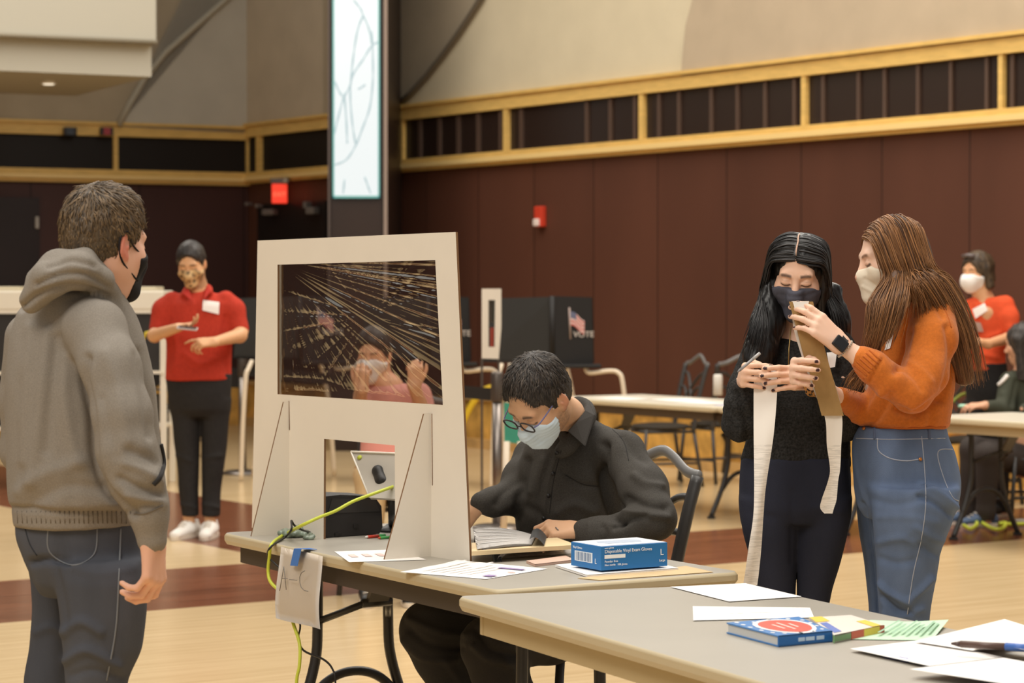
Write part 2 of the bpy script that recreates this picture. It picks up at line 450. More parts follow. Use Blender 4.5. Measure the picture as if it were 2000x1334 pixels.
# side wall: two timber rails, a dark band with slats, timber uprights
t1 = strip('trim_1', M_GOLD, None, onR, 485, 2600, ZT1, ZT0, 0.06); tag(t1, kind='structure')
strip('rail_lip', M_GOLD, t1, onR, 485, 2600, ZT0, ZT0 + .03, 0.09)
t2 = strip('trim_2', M_GOLD, None, onR, 485, 2600, ZB0, ZB1, 0.06); tag(t2, kind='structure')
strip('rail_lip', mat('pale_rail_face', (240, 208, 140), 0.4), t2, onR, 485, 2600, ZB0 + .03, ZB0 + .075, 0.10)
strip('band_panel', M_BAND, wr, onR, 643, 2600, ZB1, ZT1, 0.01)
strip('band_panel', M_BAND2, wr, onR, 485, 644, ZB1, ZT1, 0.01)
for px in (512, 791, 995, 1260, 1577, 1961, 2400):
    w = 5 if px < 1000 else 5.5
    strip('upright', M_GOLD, t2, onR, px - w * .8, px + w * .8, ZB1, ZT1, 0.05)
for px in (824, 862, 899, 938, 982, 1022, 1150, 1196, 1244, 1291, 1330, 1393, 1444, 1498, 1555, 1611, 1680, 1731, 1796, 1860, 1930, 1980):
    strip('slat', M_SLAT, wr, onR, px - 3, px + 3, ZB1, ZT1, 0.03)
# acoustic upper wall above the rail, drawn in pale, dark and taupe areas
def cloth(name, m, parent, fn, zfn, pts, t=0.04, off=0.0):
    n = NR if fn is onR else NL; mb = MB()
    mb.prism([fn(px, zfn(px, py) if py is not None else HTOP, off) for px, py in pts], n * t); return mb.build(name, m, parent)
ARC = [(788, 207), (815, 182), (845, 150), (876, 110), (905, 70), (930, 32), (950, 0), (980, -60), (1000, -110)]
cloth('acoustic_panel', M_FAB_D, wr, onR, zR, [(640, None), (640, 232)] + ARC[:1] + ARC[1:] + [(1000, None)], 0.05)
cloth('acoustic_panel', M_FAB_L, wr, onR, zR, [(788, 213), (1352, 148), (1354, 110), (1362, 50), (1374, 0), (1390, -60), (1410, None), (980, None)] , 0.03)  # paler area of the upper wall between the two curved edges
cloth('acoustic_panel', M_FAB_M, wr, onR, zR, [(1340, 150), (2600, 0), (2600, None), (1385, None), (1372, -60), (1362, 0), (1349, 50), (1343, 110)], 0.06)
cloth('acoustic_panel', mat('warm_grey_acoustic_fabric', (192, 177, 155), 0.9, 0.1, var=.05, vscale=3), wr, onR, zR, [(485, 256), (660, 234), (660, None), (485, None)], 0.04)
# far wall
t3 = strip('trim_3', M_GOLD, None, onL, -500, 486, ZT1 - .03, ZT0 - .03, 0.06); tag(t3, kind='structure')
strip('rail_lip', M_GOLD, t3, onL, -500, 486, ZT0 - .03, ZT0, 0.09)
t4 = strip('trim_4', M_GOLD, None, onL, -500, 486, ZB0 - .02, ZB1, 0.06); tag(t4, kind='structure')
strip('rail_lip', mat('pale_rail_face', (240, 208, 140), 0.4), t4, onL, -500, 486, ZB0 + .02, ZB0 + .06, 0.10)
strip('band_panel', M_BAND2, wl, onL, -500, 486, ZB1, ZT1, 0.01)
for px in (-30, 225, 484): strip('upright', M_GOLD, t4, onL, px - 4.5, px + 4.5, ZB1, ZT1, 0.05)
LARC = [(229, 246), (250, 205), (280, 155), (320, 105), (365, 65), (405, 30), (440, 0), (490, -50)]
cloth('acoustic_panel', M_FAB_D, wl, onL, zL, [(-500, 230)] + LARC + [(490, None), (-500, None)], 0.03)
cloth('acoustic_panel', M_FAB_G, wl, onL, zL, [(229, 248), (486, 262), (486, None), (490, None), (490, -55)] + LARC[::-1][1:], 0.06)
mb = MB(); mb.tube([onL(p, zL(p, q), 0.08) for p, q in LARC], 0.035, 6); mb.build('edge_trim', mat('pale_edge_trim', (176, 168, 150)), wl)
mb = MB(); mb.tube([onR(p, zR(p, q), 0.07) for p, q in ARC], 0.03, 6); mb.build('edge_trim', mat('dark_edge_trim', (104, 94, 80)), wr)
# floor: pale maple crossed by dark walnut bands
S1 = T(10, 910, 0); S2 = T(10, 990, 0); Bn, Bf = T(0, 1217, 0), T(0, 1135, 0)
N1 = Vector((E1.y, -E1.x, 0)); N2 = Vector((-E2.y, E2.x, 0))     # across band one / across band two (away)
mfl = bpy.data.materials.new('maple_and_walnut_floor'); mfl.use_nodes = True
nt = mfl.node_tree; N = nt.nodes; L = nt.links; bs = N['Principled BSDF']
def mth(op, a, b=None):
    n = N.new('ShaderNodeMath'); n.operation = op
    for i, v in enumerate((a, b)):
        if v is None: continue
        if isinstance(v, (int, float)): n.inputs[i].default_value = v
        else: L.new(v, n.inputs[i])
    return n.outputs[0]
geo = N.new('ShaderNodeNewGeometry')
def dot(v):
    n = N.new('ShaderNodeVectorMath'); n.operation = 'DOT_PRODUCT'; n.inputs[1].default_value = v; L.new(geo.outputs['Position'], n.inputs[0]); return n.outputs['Value']
a1, a2 = dot(N1), dot(N2)
def between(v, lo, hi):
    if lo > hi: lo, hi = hi, lo
    return mth('MULTIPLY', mth('GREATER_THAN', v, lo), mth('LESS_THAN', v, hi))
b2 = between(a2, Bn.dot(N2), Bf.dot(N2))
b1 = mth('MULTIPLY', between(a1, S1.dot(N1), S2.dot(N1)), mth('GREATER_THAN', a2, Bf.dot(N2) - .01))
band = mth('MAXIMUM', b1, b2)
# planks run along E2
wv = N.new('ShaderNodeCombineXYZ'); L.new(mth('MULTIPLY', dot(E2), 0.8), wv.inputs[0]); L.new(mth('MULTIPLY', a2, 22.0), wv.inputs[1])
nz = N.new('ShaderNodeTexNoise'); nz.inputs['Scale'].default_value = 1.0; nz.inputs['Detail'].default_value = 3; L.new(wv.outputs[0], nz.inputs['Vector'])
wv2 = N.new('ShaderNodeCombineXYZ'); L.new(mth('MULTIPLY', dot(E2), 3.0), wv2.inputs[0]); L.new(mth('MULTIPLY', a2, 90.0), wv2.inputs[1])
nz2 = N.new('ShaderNodeTexNoise'); nz2.inputs['Scale'].default_value = 1.0; nz2.inputs['Detail'].default_value = 2; L.new(wv2.outputs[0], nz2.inputs['Vector'])
def ramp(c0, c1, fac, lo=.35, hi=.65):
    r = N.new('ShaderNodeValToRGB'); r.color_ramp.elements[0].color = col(*c0); r.color_ramp.elements[1].color = col(*c1)
    r.color_ramp.elements[0].position = lo; r.color_ramp.elements[1].position = hi; L.new(fac, r.inputs[0]); return r.outputs[0]
fac = mth('ADD', mth('MULTIPLY', nz.outputs['Fac'], .6), mth('MULTIPLY', nz2.outputs['Fac'], .4))
mix = N.new('ShaderNodeMix'); mix.data_type = 'RGBA'; L.new(band, mix.inputs['Factor'])
L.new(ramp((196, 168, 124), (217, 190, 148), fac), mix.inputs['A']); L.new(ramp((88, 50, 32), (142, 88, 62), fac), mix.inputs['B'])
L.new(mix.outputs['Result'], bs.inputs['Base Color']); bs.inputs['Roughness'].default_value = 0.22; bs.inputs['Specular IOR Level'].default_value = 0.28
mb = MB(); mb.box((0, 14, -0.05), (34, 40, 0.1)); tag(mb.build('floor', mfl, origin=(0, 14, 0)), kind='structure')
# stone skirting under the panelling
s = strip('baseboard_right', M_STONE, None, onR, 486, 2600, 0.09, 0.47, 0.10); tag(s, kind='structure')
strip('ledge', mat('stone_ledge', (196, 158, 100), .7, var=.2, vscale=6), s, onR, 486, 2600, 0.0, 0.09, 0.16)
strip('cap', mat('stone_ledge', None), s, onR, 486, 2600, 0.45, 0.49, 0.13)
s = strip('baseboard_back', M_STONE, None, onL, -500, 484, 0.0, 0.47, 0.10); tag(s, kind='structure')
# white bulkhead of the ceiling, upper left
def soff(px, py, Y): return W(px, py, Y)
a = W(305, 85, 21.5); b0 = a - EL * 5.0; a2_ = W(296, 150, 21.6); c0 = a2_ - EL * 5.0
mb = MB(); mb.prism([a, b0, b0 + Vector((0, 0, 3)), a + Vector((0, 0, 3))], -NL * 2.6)
so = mb.build('ceiling', mat('bulkhead_paint', (184, 179, 164), 0.7, 0.2)); tag(so, kind='structure')
mb = MB(); zz = a.z - .002
mb.prism([(a2_.x, a2_.y, a2_.z), (c0.x, c0.y, a2_.z), (c0.x, c0.y, zz), (a2_.x, a2_.y, zz)], -NL * 2.4); mb.build('lower_step', mat('bulkhead_paint', None), so)
mb = MB(); mb.tube([a + NL * .02 + Vector((0, 0, .01)), b0 + NL * .02 + Vector((0, 0, .01))], 0.02, 6); mb.build('shadow_bead', mat('bead_grey', (150, 142, 124)), so)
p = W(95, 152, 22.0); p.z = a2_.z
tl = thing('ceiling_light', 'small round recessed light in the underside of the white bulkhead', 'light', p - Vector((0, 0, .03)))
MB().lathe([(.07, 0), (.07, .03)], p - Vector((0, 0, .03))).build('light_ring', M_WHITE, tl)
MB().lathe([(.05, -.006), (.05, .0)], p - Vector((0, 0, .03))).build('diffuser', mat('lit_diffuser', (255, 250, 235), emit=(255, 244, 220), estr=1.0), tl)
# dark pillar with the tall lit window
pa, pb = W(645, 400, 22.4), W(757, 400, 22.4); pc = onR(785, 0)
mb = MB(); mb.prism([(pa.x, pa.y, 0), (pb.x, pb.y, 0), (pc.x, pc.y + .1, 0), (onR(645, 0).x, onR(645, 0).y + .1, 0)], (0, 0, HTOP))
pil = mb.build('wall_pillar', M_DARK); tag(pil, kind='structure')
def onP(px, py, off=0.0): p = W(px, py, 22.4 - off); return p
mb = MB(); mb.prism([onP(750, 830), onP(757, 830), onP(757, -260), onP(750, -260)], (0, -.05, 0)); 
mb.build('edge_strip', mat('grey_edge_strip', (150, 132, 120), .4), pil)
mb = MB(); mb.prism([onP(641, 830), onP(645, 830), onP(645, -260), onP(641, -260)], (0, -.03, 0)); mb.build('edge_strip', mat('grey_edge_strip2', (84, 72, 66), .4), pil)
mw = bpy.data.materials.new('backlit_etched_glass'); mw.use_nodes = True; nt = mw.node_tree; bs = nt.nodes['Principled BSDF']
bs.inputs['Base Color'].default_value = col(90, 96, 98); bs.inputs['Roughness'].default_value = .2
bs.inputs['Emission Color'].default_value = col(238, 243, 243); bs.inputs['Emission Strength'].default_value = .90
wz = MB(); wz.prism([onP(653, 383, .01), onP(739, 383, .01), onP(739, -260, .01), onP(653, -260, .01)], (0, -.02, 0))
win = wz.build('window_1', mw); tag(win, kind='structure')
mb = MB()
for (x0, x1, y0, y1) in ((650, 653.5, 387, -260), (738.5, 742, 387, -260), (650, 742, 387, 382.5)):
    mb.prism([onP(x0, y0, .012), onP(x1, y0, .012), onP(x1, y1, .012), onP(x0, y1, .012)], (0, -.03, 0))
mb.build('frame', mat('green_glass_edge', (110, 168, 165), .2, emit=(110, 190, 190), estr=.25), win)
mb = MB()
for pts in ([(690, 0), (704, 17), (709, 30), (720, 55), (726, 85)], [(709, 30), (698, 60), (690, 110), (686, 150), (684, 190), (688, 240), (694, 280)], [(740, 82), (726, 90), (708, 118), (690, 145), (683, 170), (670, 195), (658, 240), (653, 262)],
            [(726, 60), (728, 110), (728, 160), (722, 210), (708, 250), (694, 285), (676, 312), (653, 322)], [(672, 182), (676, 230), (678, 280)], [(653, 158), (662, 178), (670, 190)], [(712, 345), (718, 362), (724, 378)], [(673, 350), (670, 378)], [(714, 165), (704, 172), (699, 174)]):
    P = smooth_path([(q[0], q[1], 0) for q in pts], 4)
    mb.tube([onP(q.x, q.y, .035) for q in P], [0.005 + .005 * abs(math.sin(i * .9)) for i in range(len(P))], 5)
mb.build('etched_branch', mat('etched_line', (90, 100, 100), .4, emit=(186, 208, 212), estr=.78), win)
# doors, exit sign, alarm, small plates
d1 = strip('door_1', M_DOOR, None, onL, -200, 76, 0.0, W(40, 386, onL(40, 0).y).z, 0.04); tag(d1, kind='structure')
hp = onL(71, W(71, 435, onL(71, 0).y).z, .05)
MB().box(hp, (.04, .05, .13), bev=.01).build('handle', M_METAL, d1)
zd = zR(560, 397)
d2 = strip('door_2', mat('black_double_door', (34, 28, 26), .4), None, onR, 511, 644, 0.0, zd, 0.05); tag(d2, kind='structure')
for (px, py, w, h) in ((547, 415, 30, 12), (630, 412, 22, 14), (620, 401, 9, 14), (525, 403, 8, 8), (505, 399, 8, 7)):
    p = onR(px, zR(px, py), .12); MB().box(p, (w * .0052, .1, h * .0052), R=Matrix.Rotation(math.atan2(E1.x, E1.y), 3, 'Z'), bev=.012).build('closer', mat('closer_grey', (112, 104, 98), .45), d2)
p = onR(572, zR(572, 379), .16)
ex = thing('exit_sign', 'small lit red exit sign above the black double doors', 'sign', p - Vector((0, 0, .11)))
MX = frame((1, .12, 0), (0, 0, 1), p)
R3 = MX.to_3x3()
MB().box(p, (.165, .205, .05), R=R3, bev=.008).build('lit_face', mat('exit_red', (235, 70, 50), .4, emit=(255, 62, 40), estr=.8), ex)
MB().text('EXIT', MX @ Matrix.Translation((-.066, -.03, .0262)), .066, .001).build('lettering', mat('exit_letter', (255, 140, 110), .4, emit=(255, 130, 90), estr=.8), ex)
MB().box(p + Vector((0, .02, .135)), (.20, .06, .06), bev=.012).build('emergency_lamp', mat('lamp_housing', (110, 96, 88), .4), ex)
MB().tube([p + Vector((.07, -.02, .14)), p + Vector((.07, -.07, .13))], .03, 12).build('lamp_head', mat('lamp_lens', (190, 176, 160), .3), ex)
p = onR(1060, zR(1060, 423), .03)
st = thing('fire_alarm', 'small red fire alarm strobe with white lens on the maroon wall', 'alarm', p - Vector((0, 0, .1)))
R3 = frame(-E1, (0, 0, 1), p).to_3x3()
MB().box(p, (.12, .19, .06), R=R3, bev=.012).build('housing', mat('alarm_red', (206, 66, 44), .4), st)
MB().box(p + NR * .04 + Vector((0, 0, -.055)), (.075, .07, .04), R=R3, bev=.015).build('strobe_lens', mat('strobe_white', (238, 222, 214), .2), st)
for (px, rgb, nm) in ((132, (62, 68, 78), 'small dark blue plate on the gold rail of the far wall'), (203, (168, 66, 74), 'small red plate on the gold rail of the far wall')):
    p = onL(px, zL(px, 258), .12); R3 = frame(EL, (0, 0, 1), p).to_3x3()
    t = thing('number_plate', nm, 'plate', p - Vector((0, 0, .05)))
    MB().box(p, (.145, .085, .03), R=R3, bev=.006).build('backing', mat('plate_dark', (50, 44, 42), .5), t)
    MB().box(p + NL * .016, (.075, .08, .012), R=R3, bev=.003).build('face', mat('plate_%d' % px, rgb, .5), t)
# ---------------------------------------------------------------- light, sky, camera
w = bpy.data.worlds.new('World'); bpy.context.scene.world = w; w.use_nodes = True
w.node_tree.nodes['Background'].inputs[0].default_value = (1.0, .95, .88, 1); w.node_tree.nodes['Background'].inputs[1].default_value = .44
def area(name, loc, rot, sx, sy, power, c=(1, .94, .85)):
    l = bpy.data.lights.new(name, 'AREA'); l.shape = 'RECTANGLE'; l.size = sx; l.size_y = sy; l.energy = power; l.color = c
    o = bpy.data.objects.new(name, l); COL.objects.link(o); o.location = loc; o.rotation_euler = rot; return o
area('hall_light', (0.5, 7.0, 7.6), (0, 0, 0), 6, 5, 520)
area('hall_light', (3.0, 15.5, 7.8), (0, 0, 0), 6, 6, 740)
area('hall_light', (-4.5, 18.0, 7.8), (0, 0, 0), 5, 6, 420)
area('hall_light', (-3.5, 1.0, 6.8), (math.radians(28), math.radians(-20), 0), 4, 3, 380)
cam = bpy.data.cameras.new('Camera'); co = bpy.data.objects.new('Camera', cam); COL.objects.link(co)
co.location = (0, 0, CAMZ); co.rotation_euler = (PI / 2 - TH, 0, 0)
cam.sensor_width = 36; cam.lens = F / 2000 * 36; cam.clip_end = 200
cam.dof.use_dof = True; cam.dof.focus_distance = 6.55; cam.dof.aperture_fstop = 5.6
bpy.context.scene.camera = co
sc = bpy.context.scene
sc.view_settings.view_transform = 'Standard'; sc.view_settings.look = 'None'; sc.view_settings.exposure = 0.0
sc.cycles.max_bounces = 6; sc.cycles.transparent_max_bounces = 12; sc.cycles.caustics_reflective = False; sc.cycles.caustics_refractive = False
# ================================================================ near tables
ZT = 0.74
def fix(p, z=ZT): return Vector((p.x, p.y, z))
M_TOP = mat('grey_laminate', (160, 154, 143), 0.42, 0.35, var=0.03, vscale=4)
M_EDGE = mat('beige_table_edge', (188, 174, 144), 0.5, 0.3)
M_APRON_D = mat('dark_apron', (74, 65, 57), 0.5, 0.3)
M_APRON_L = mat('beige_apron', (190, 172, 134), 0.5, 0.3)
M_LEG = mat('charcoal_leg', (46, 44, 43), 0.4, 0.4)
def round_corners(q, r, n=4):
    out = []
    for i in range(4):
        p, a, b = q[i], q[i - 1], q[(i + 1) % 4]
        d0 = (a - p).normalized(); d1 = (b - p).normalized()
        for k in range(n + 1):
            t = k / n; u = p + d0 * r; v = p + d1 * r
            out.append((u * (1 - t) ** 2 + p * 2 * t * (1 - t) + v * t * t))
    return out
def table(name, label, q, apron, group=None, z=ZT, leg_u=(.16, .84), legs=True, top=M_TOP, edge=M_EDGE):
    # q: near-left, near-right, far-right, far-left corners on the top
    c = (q[0] + q[1] + q[2] + q[3]) / 4
    t = thing(name, label, 'table', (c.x, c.y, 0), group=group)
    Q = [Vector((p.x, p.y, 0)) for p in q]
    def lay(ins, z0, z1, m, nm, slot=None):
        cc = sum(Q, Vector()) / 4; P = []
        for i in range(4):
            d0 = (Q[i - 1] - Q[i]).normalized(); d1 = (Q[(i + 1) % 4] - Q[i]).normalized(); P.append(Q[i] + (d0 + d1) * ins)
        return P
    mb = MB(); P = round_corners(lay(0, 0, 0, None, ''), .035)
    prof = [(.010, -.034), (.0, -.022), (.0, -.008), (.008, 0)]
    rings = []
    cen = sum(P, Vector()) / len(P)
    for ins, dz in prof:
        rings.append([mb.bm.verts.new(p + (cen - p).normalized() * ins + Vector((0, 0, z + dz))) for p in P])
    n = len(P)
    for i in range(3):
        for k in range(n): f = mb.bm.faces.new([rings[i][k], rings[i][(k + 1) % n], rings[i + 1][(k + 1) % n], rings[i + 1][k]]); f.material_index = 1; f.smooth = i == 2
    mb.bm.faces.new(rings[0][::-1]); mb.bm.faces.new(rings[-1])
    bmesh.ops.recalc_face_normals(mb.bm, faces=mb.bm.faces)
    mb.build('tabletop', [top, edge], t)
    A = lay(.045, 0, 0, None, ''); 
    mb = MB()
    for i in range(4):
        a, b = A[i], A[(i + 1) % 4]; n_ = Vector((-(b - a).y, (b - a).x, 0)).normalized()
        mb.prism([(a.x, a.y, z - .034), (b.x, b.y, z - .034), (b.x, b.y, z - .092), (a.x, a.y, z - .092)], n_ * .02)
    mb.build('apron', apron, t)
    if not legs: return t
    eu = (Q[1] - Q[0]); ew = (Q[3] - Q[0]); wl = ew.length
    for u in leg_u:
        o = Q[0] + eu * u; wn = ew.normalized(); un = eu.normalized()
        def at(w, zz, du=0): return o + wn * w + un * du + Vector((0, 0, zz))
        c0 = wl * .5
        for s in (-1, 1):
            mb = MB(); mb.tube(smooth_path([at(c0 + s * .125, z - .06), at(c0 + s * .125, .46), at(c0 + s * .135, .33), at(c0 + s * .19, .17), at(c0 + s * .27, 0.016)], 5), .0165, 8); mb.build('leg', M_LEG, t)
            MB().box(at(c0 + s * .27, .008), (.05, .05, .016), bev=.004).build('foot', M_BLACK, t)
        mb = MB(); mb.tube(smooth_path([at(c0 - .20, .16), at(c0 - .1, .265), at(c0, .295), at(c0 + .1, .265), at(c0 + .20, .16)], 6), .015, 8); mb.build('arch_brace', M_LEG, t)
        sgn = 1 if u < .5 else -1
        mb = MB(); mb.tube([at(c0 - .125, .46), at(c0 - .04, .53, sgn * .16)], .011, 6); mb.tube([at(c0 + .125, .46), at(c0 + .04, .53, sgn * .16)], .011, 6)
        mb.tube([at(c0 - .05, .53, sgn * .16), at(c0 + .05, .53, sgn * .16)], .014, 6); mb.build('folding_brace', M_LEG, t)
        k = at(c0, .6, sgn * .20); R = Matrix((un, wn, Vector((0, 0, 1)))).transposed()
        MB().prism([at(c0 - .035, .53, sgn * .15), at(c0 + .035, .53, sgn * .15), at(c0 + .045, z - .05, sgn * .26), at(c0 - .045, z - .05, sgn * .26)], un * .02).build('bracket', mat('bracket_grey', (84, 80, 76), .4), t)
    return t
A_ = T(432, 1040, ZT); B_ = T(970, 1153, ZT); C_ = T(1450, 1117, ZT); D_ = A_ + (C_ - B_)
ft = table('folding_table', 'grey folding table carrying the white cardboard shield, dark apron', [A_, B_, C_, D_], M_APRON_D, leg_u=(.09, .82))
E_ = T(886, 1163, ZT); F_ = T(1440, 1139, ZT)
dn = (T(1460, 1325, ZT) - E_).normalized(); df = (T(1919, 1241, ZT) - F_).normalized()
sh = Vector((.004, -.006, 0))
E2_, F2_ = E_ + sh, F_ + sh
rt = table('folding_table', 'beige-edged folding table with books and loose sheets at the lower right', [E2_, E2_ + dn * 1.83, F2_ + df * 1.83, F2_], M_APRON_L, leg_u=(.32, .8))
# cardboard shield
BL = T(492, 1031, ZT); BR = T(918, 1099, ZT)
pn = Vector((-(BR - BL).y, (BR - BL).x, 0)).normalized()
if pn.y > 0: pn = -pn                              # towards us
def pp(px, py, off=0.0): return PL(px, py, BL, pn) + pn * off
M_CARD = mat('white_cardboard', (222, 214, 201), 0.75, 0.2, var=0.02, vscale=5)
M_CARDEDGE = mat('brown_cut_edge', (122, 92, 66), 0.8, 0.1)
sd = thing('cardboard_shield', 'tall white cardboard shield with plastic-covered window standing on the folding table', 'shield', ((BL + BR) / 2).to_tuple())
def sheet(outer, holes, th, d, mats, name, parent):
    mb = MB(); bm = mb.bm; es = []
    for loop in [outer] + holes:
        vs = [bm.verts.new(p) for p in loop]
        for i in range(len(vs)): es.append(bm.edges.new((vs[i], vs[(i + 1) % len(vs)])))
    r = bmesh.ops.triangle_fill(bm, edges=es, use_beauty=True, use_dissolve=False)
    fs = [f for f in bm.faces]
    ex = bmesh.ops.extrude_face_region(bm, geom=fs)
    vs = [g for g in ex['geom'] if isinstance(g, bmesh.types.BMVert)]
    bmesh.ops.translate(bm, verts=vs, vec=-d * th)
    bmesh.ops.recalc_face_normals(bm, faces=bm.faces)
    for f in bm.faces:
        f.normal_update()
        if abs(f.normal.dot(d)) < .5: f.material_index = 1
    return mb.build(name, mats, parent)
door_r = fix(pp(772, 1060)); door_l = fix(pp(632, 1052))
outer = [fix(pp(492, 1031)), pp(503, 470), pp(890, 453), fix(pp(918, 1099)), door_r, pp(771, 870), pp(633, 857), door_l]
win_h = [pp(542, 517), pp(850, 508), pp(865, 791), pp(542, 770)]
sheet(outer, [win_h], .007, pn, [M_CARD, M_CARDEDGE], 'front_panel', sd)
for (bx, ty, by, ln, tl) in ((565, 785, 1040, .135, .02), (842, 808, 1088, .158, .024)):
    b = fix(pp(bx, by)); tp = pp(bx, ty)
    o2 = [b, tp, tp + pn * tl, Vector((b.x, b.y, ZT)) + pn * ln]
    side = (BR - BL).normalized()
    sheet(o2, [], .006, side, [M_CARD, M_CARDEDGE], 'support_fin', sd)
for sl in ((844, 808, 845, 948), (565, 783, 566, 840)): MB().tube([pp(sl[0], sl[1], .001), pp(sl[2], sl[3], .001)], .0012, 4).build('slot', M_CARDEDGE, sd)
# crumpled clear film over the window
mf = bpy.data.materials.new('clear_film'); mf.use_nodes = True; nt = mf.node_tree; nt.nodes.clear()
out = nt.nodes.new('ShaderNodeOutputMaterial'); mx = nt.nodes.new('ShaderNodeMixShader'); tr = nt.nodes.new('ShaderNodeBsdfTransparent'); gl = nt.nodes.new('ShaderNodeBsdfGlossy')
tr.inputs[0].default_value = (.66, .63, .60, 1); gl.inputs['Roughness'].default_value = .09; gl.inputs[0].default_value = (1, .97, .92, 1)
lw = nt.nodes.new('ShaderNodeLayerWeight'); lw.inputs[0].default_value = .5
mr = nt.nodes.new('ShaderNodeMapRange'); mr.inputs['From Min'].default_value = .05; mr.inputs['From Max'].default_value = .75; mr.inputs['To Min'].default_value = .02; mr.inputs['To Max'].default_value = .7
nt.links.new(lw.outputs['Facing'], mr.inputs['Value']); nt.links.new(mr.outputs[0], mx.inputs[0]); nt.links.new(tr.outputs[0], mx.inputs[1]); nt.links.new(gl.outputs[0], mx.inputs[2]); nt.links.new(mx.outputs[0], out.inputs[0])
nx, ny = 210, 180
c4 = [np.array(pp(x, y)) for x, y in ((538, 513), (854, 504), (869, 795), (538, 774))]
U, Vv = np.meshgrid(np.linspace(0, 1, nx + 1), np.linspace(0, 1, ny + 1))
Pm = ((c4[0] * (1 - U[..., None]) + c4[1] * U[..., None]) * (1 - Vv[..., None]) + (c4[3] * (1 - U[..., None]) + c4[2] * U[..., None]) * Vv[..., None])
x_, y_ = U.ravel() * 1.12, Vv.ravel()
def n1(a, s): return noise3(np.stack([a * s, np.full_like(a, s * 7.3), np.zeros_like(a)], 1), (1, 1, 1))
an = np.arctan2(y_ + .02, x_ + .03); rd = np.hypot(x_, y_)
hgt = (1 - np.abs(n1(an, 58))) ** 2 * .0036 * np.clip(rd * 1.6, .1, 1) + (1 - np.abs(n1(an + 7, 26))) ** 2 * .0045 * np.clip(rd * 1.6, .15, 1) + n1(an, 60) * .0016 * np.clip(rd * 2, 0, 1)
an2 = np.arctan2(y_ - .40, x_ - .62); r2 = np.hypot(x_ - .62, y_ - .40)
hgt = hgt * (1 - .6 * np.clip(1.4 * (y_ - .55), 0, 1)) + (1 - np.abs(n1(an2, 9))) ** 3 * .006 * np.clip(1 - np.abs(r2 - .36) / .34, 0, 1)
lft = np.clip((.28 - x_) / .28, 0, 1) * np.clip(y_ * 1.5, 0, 1)
PP = np.stack([x_, y_, 0 * x_], 1)
hgt = hgt + lft * ((1 - np.abs(noise3(PP, (16, 5, 1)))) ** 3 * .008 + noise3(PP, (34, 22, 1)) * .0025)
hgt = hgt + (1 - np.abs(noise3(PP + 5, (4, 11, 1)))) ** 4 * .004 * np.clip((y_ - .7) * 4, 0, 1)
edge = np.clip(np.minimum(np.minimum(x_, 1.12 - x_), np.minimum(y_, 1 - y_)) * 18, 0, 1)
Vf = Pm.reshape(-1, 3) + np.array(pn)[None] * (-.0085 - .002 + (hgt * .42 * edge)[:, None] * -1)
ii = np.arange((nx + 1) * (ny + 1)).reshape(ny + 1, nx + 1)
Qf = np.stack([ii[:-1, :-1], ii[:-1, 1:], ii[1:, 1:], ii[1:, :-1]], -1).reshape(-1, 4)
mk('plastic_film', Vf.astype(np.float32), Qf.astype(np.int32), mf, sd)
# ---- sheets and flat things
def flat(name, label, cat, pts, m, z=ZT, th=.0012, group=None, curl=None, n=7, kids=None):
    q = [T(x, y, z) for x, y in pts]; mb = MB(); rows = []
    for j in range(n + 1):
        row = []
        for i in range(n + 1):
            u, v = i / n, j / n
            p = (q[0] * (1 - u) + q[1] * u) * (1 - v) + (q[3] * (1 - u) + q[2] * u) * v
            row.append(Vector((p.x, p.y, z + .0014 + (curl(u, v) if curl else 0))))
        rows.append(row)
    mb.grid(rows)
    if th > .002: mb.prism([Vector((p.x, p.y, z)) for p in q], (0, 0, -th + .0004))
    o = mb.build(name, m)
    return tag(o, label, cat, group)
def bil(q, u, v): return (q[0] * (1 - u) + q[1] * u) * (1 - v) + (q[3] * (1 - u) + q[2] * u) * v
def prints(parent, pts, z, rects, m, name='printing', lift=.0028, curl=None):
    q = [T(x, y, z) for x, y in pts]; mb = MB()
    for (u0, v0, u1, v1) in rects:
        P = []
        for (u, v) in ((u0, v0), (u1, v0), (u1, v1), (u0, v1)):
            p = bil(q, u, v); P.append((p.x, p.y, z + lift + (curl(u, v) if curl else 0)))
        mb.face(P)
    return mb.build(name, m, parent)
M_INK = mat('pale_grey_print', (176, 172, 170), .7, .1); M_INK_P = mat('purple_print', (150, 130, 170), .7, .1); M_INK_R = mat('red_print', (206, 96, 76), .7, .1)
GS = 'loose sheets of paper on the two tables'
q = [(653, 1078), (772, 1074), (833, 1094), (682, 1099)]
s = flat('paper_sheet', 'white sheet with pale red printing lying under the right fin of the shield', 'paper', q, M_PAPER, group=GS)
prints(s, q, ZT, [(.12 + .2 * i, .35, .22 + .2 * i, .6) for i in range(4)], mat('pale_red_print', (226, 200, 194), .7, .1))
q = [(781, 1118), (893, 1098), (1070, 1112), (949, 1132)]
s = flat('paper_sheet', 'white sheet with purple marks on the front table edge, right of the shield', 'paper', q, M_PAPER, group=GS, curl=lambda u, v: .012 * max(0, u - .6) * (1 - v))
prints(s, q, ZT, [(.12, .86, .24, .97)], M_INK_P, lift=.004); prints(s, q, ZT, [(.72, .62, .80, .9)], M_INK_P, lift=.004); prints(s, q, ZT, [(.5, .88, .53, .97)], M_INK_R, lift=.004)
prints(s, q, ZT, [(.15, .15 + .1 * i, .9 - .1 * (i % 3), .18 + .1 * i) for i in range(6)], mat('faint_print', (224, 220, 216), .7, .1), lift=.012)
q = [(1084, 1104), (1240, 1090), (1325, 1110), (1147, 1124)]
flat('paper_sheet', 'white sheets lying beneath the blue glove box', 'paper', q, M_PAPER, z=ZT + .006, th=.005, group=GS)
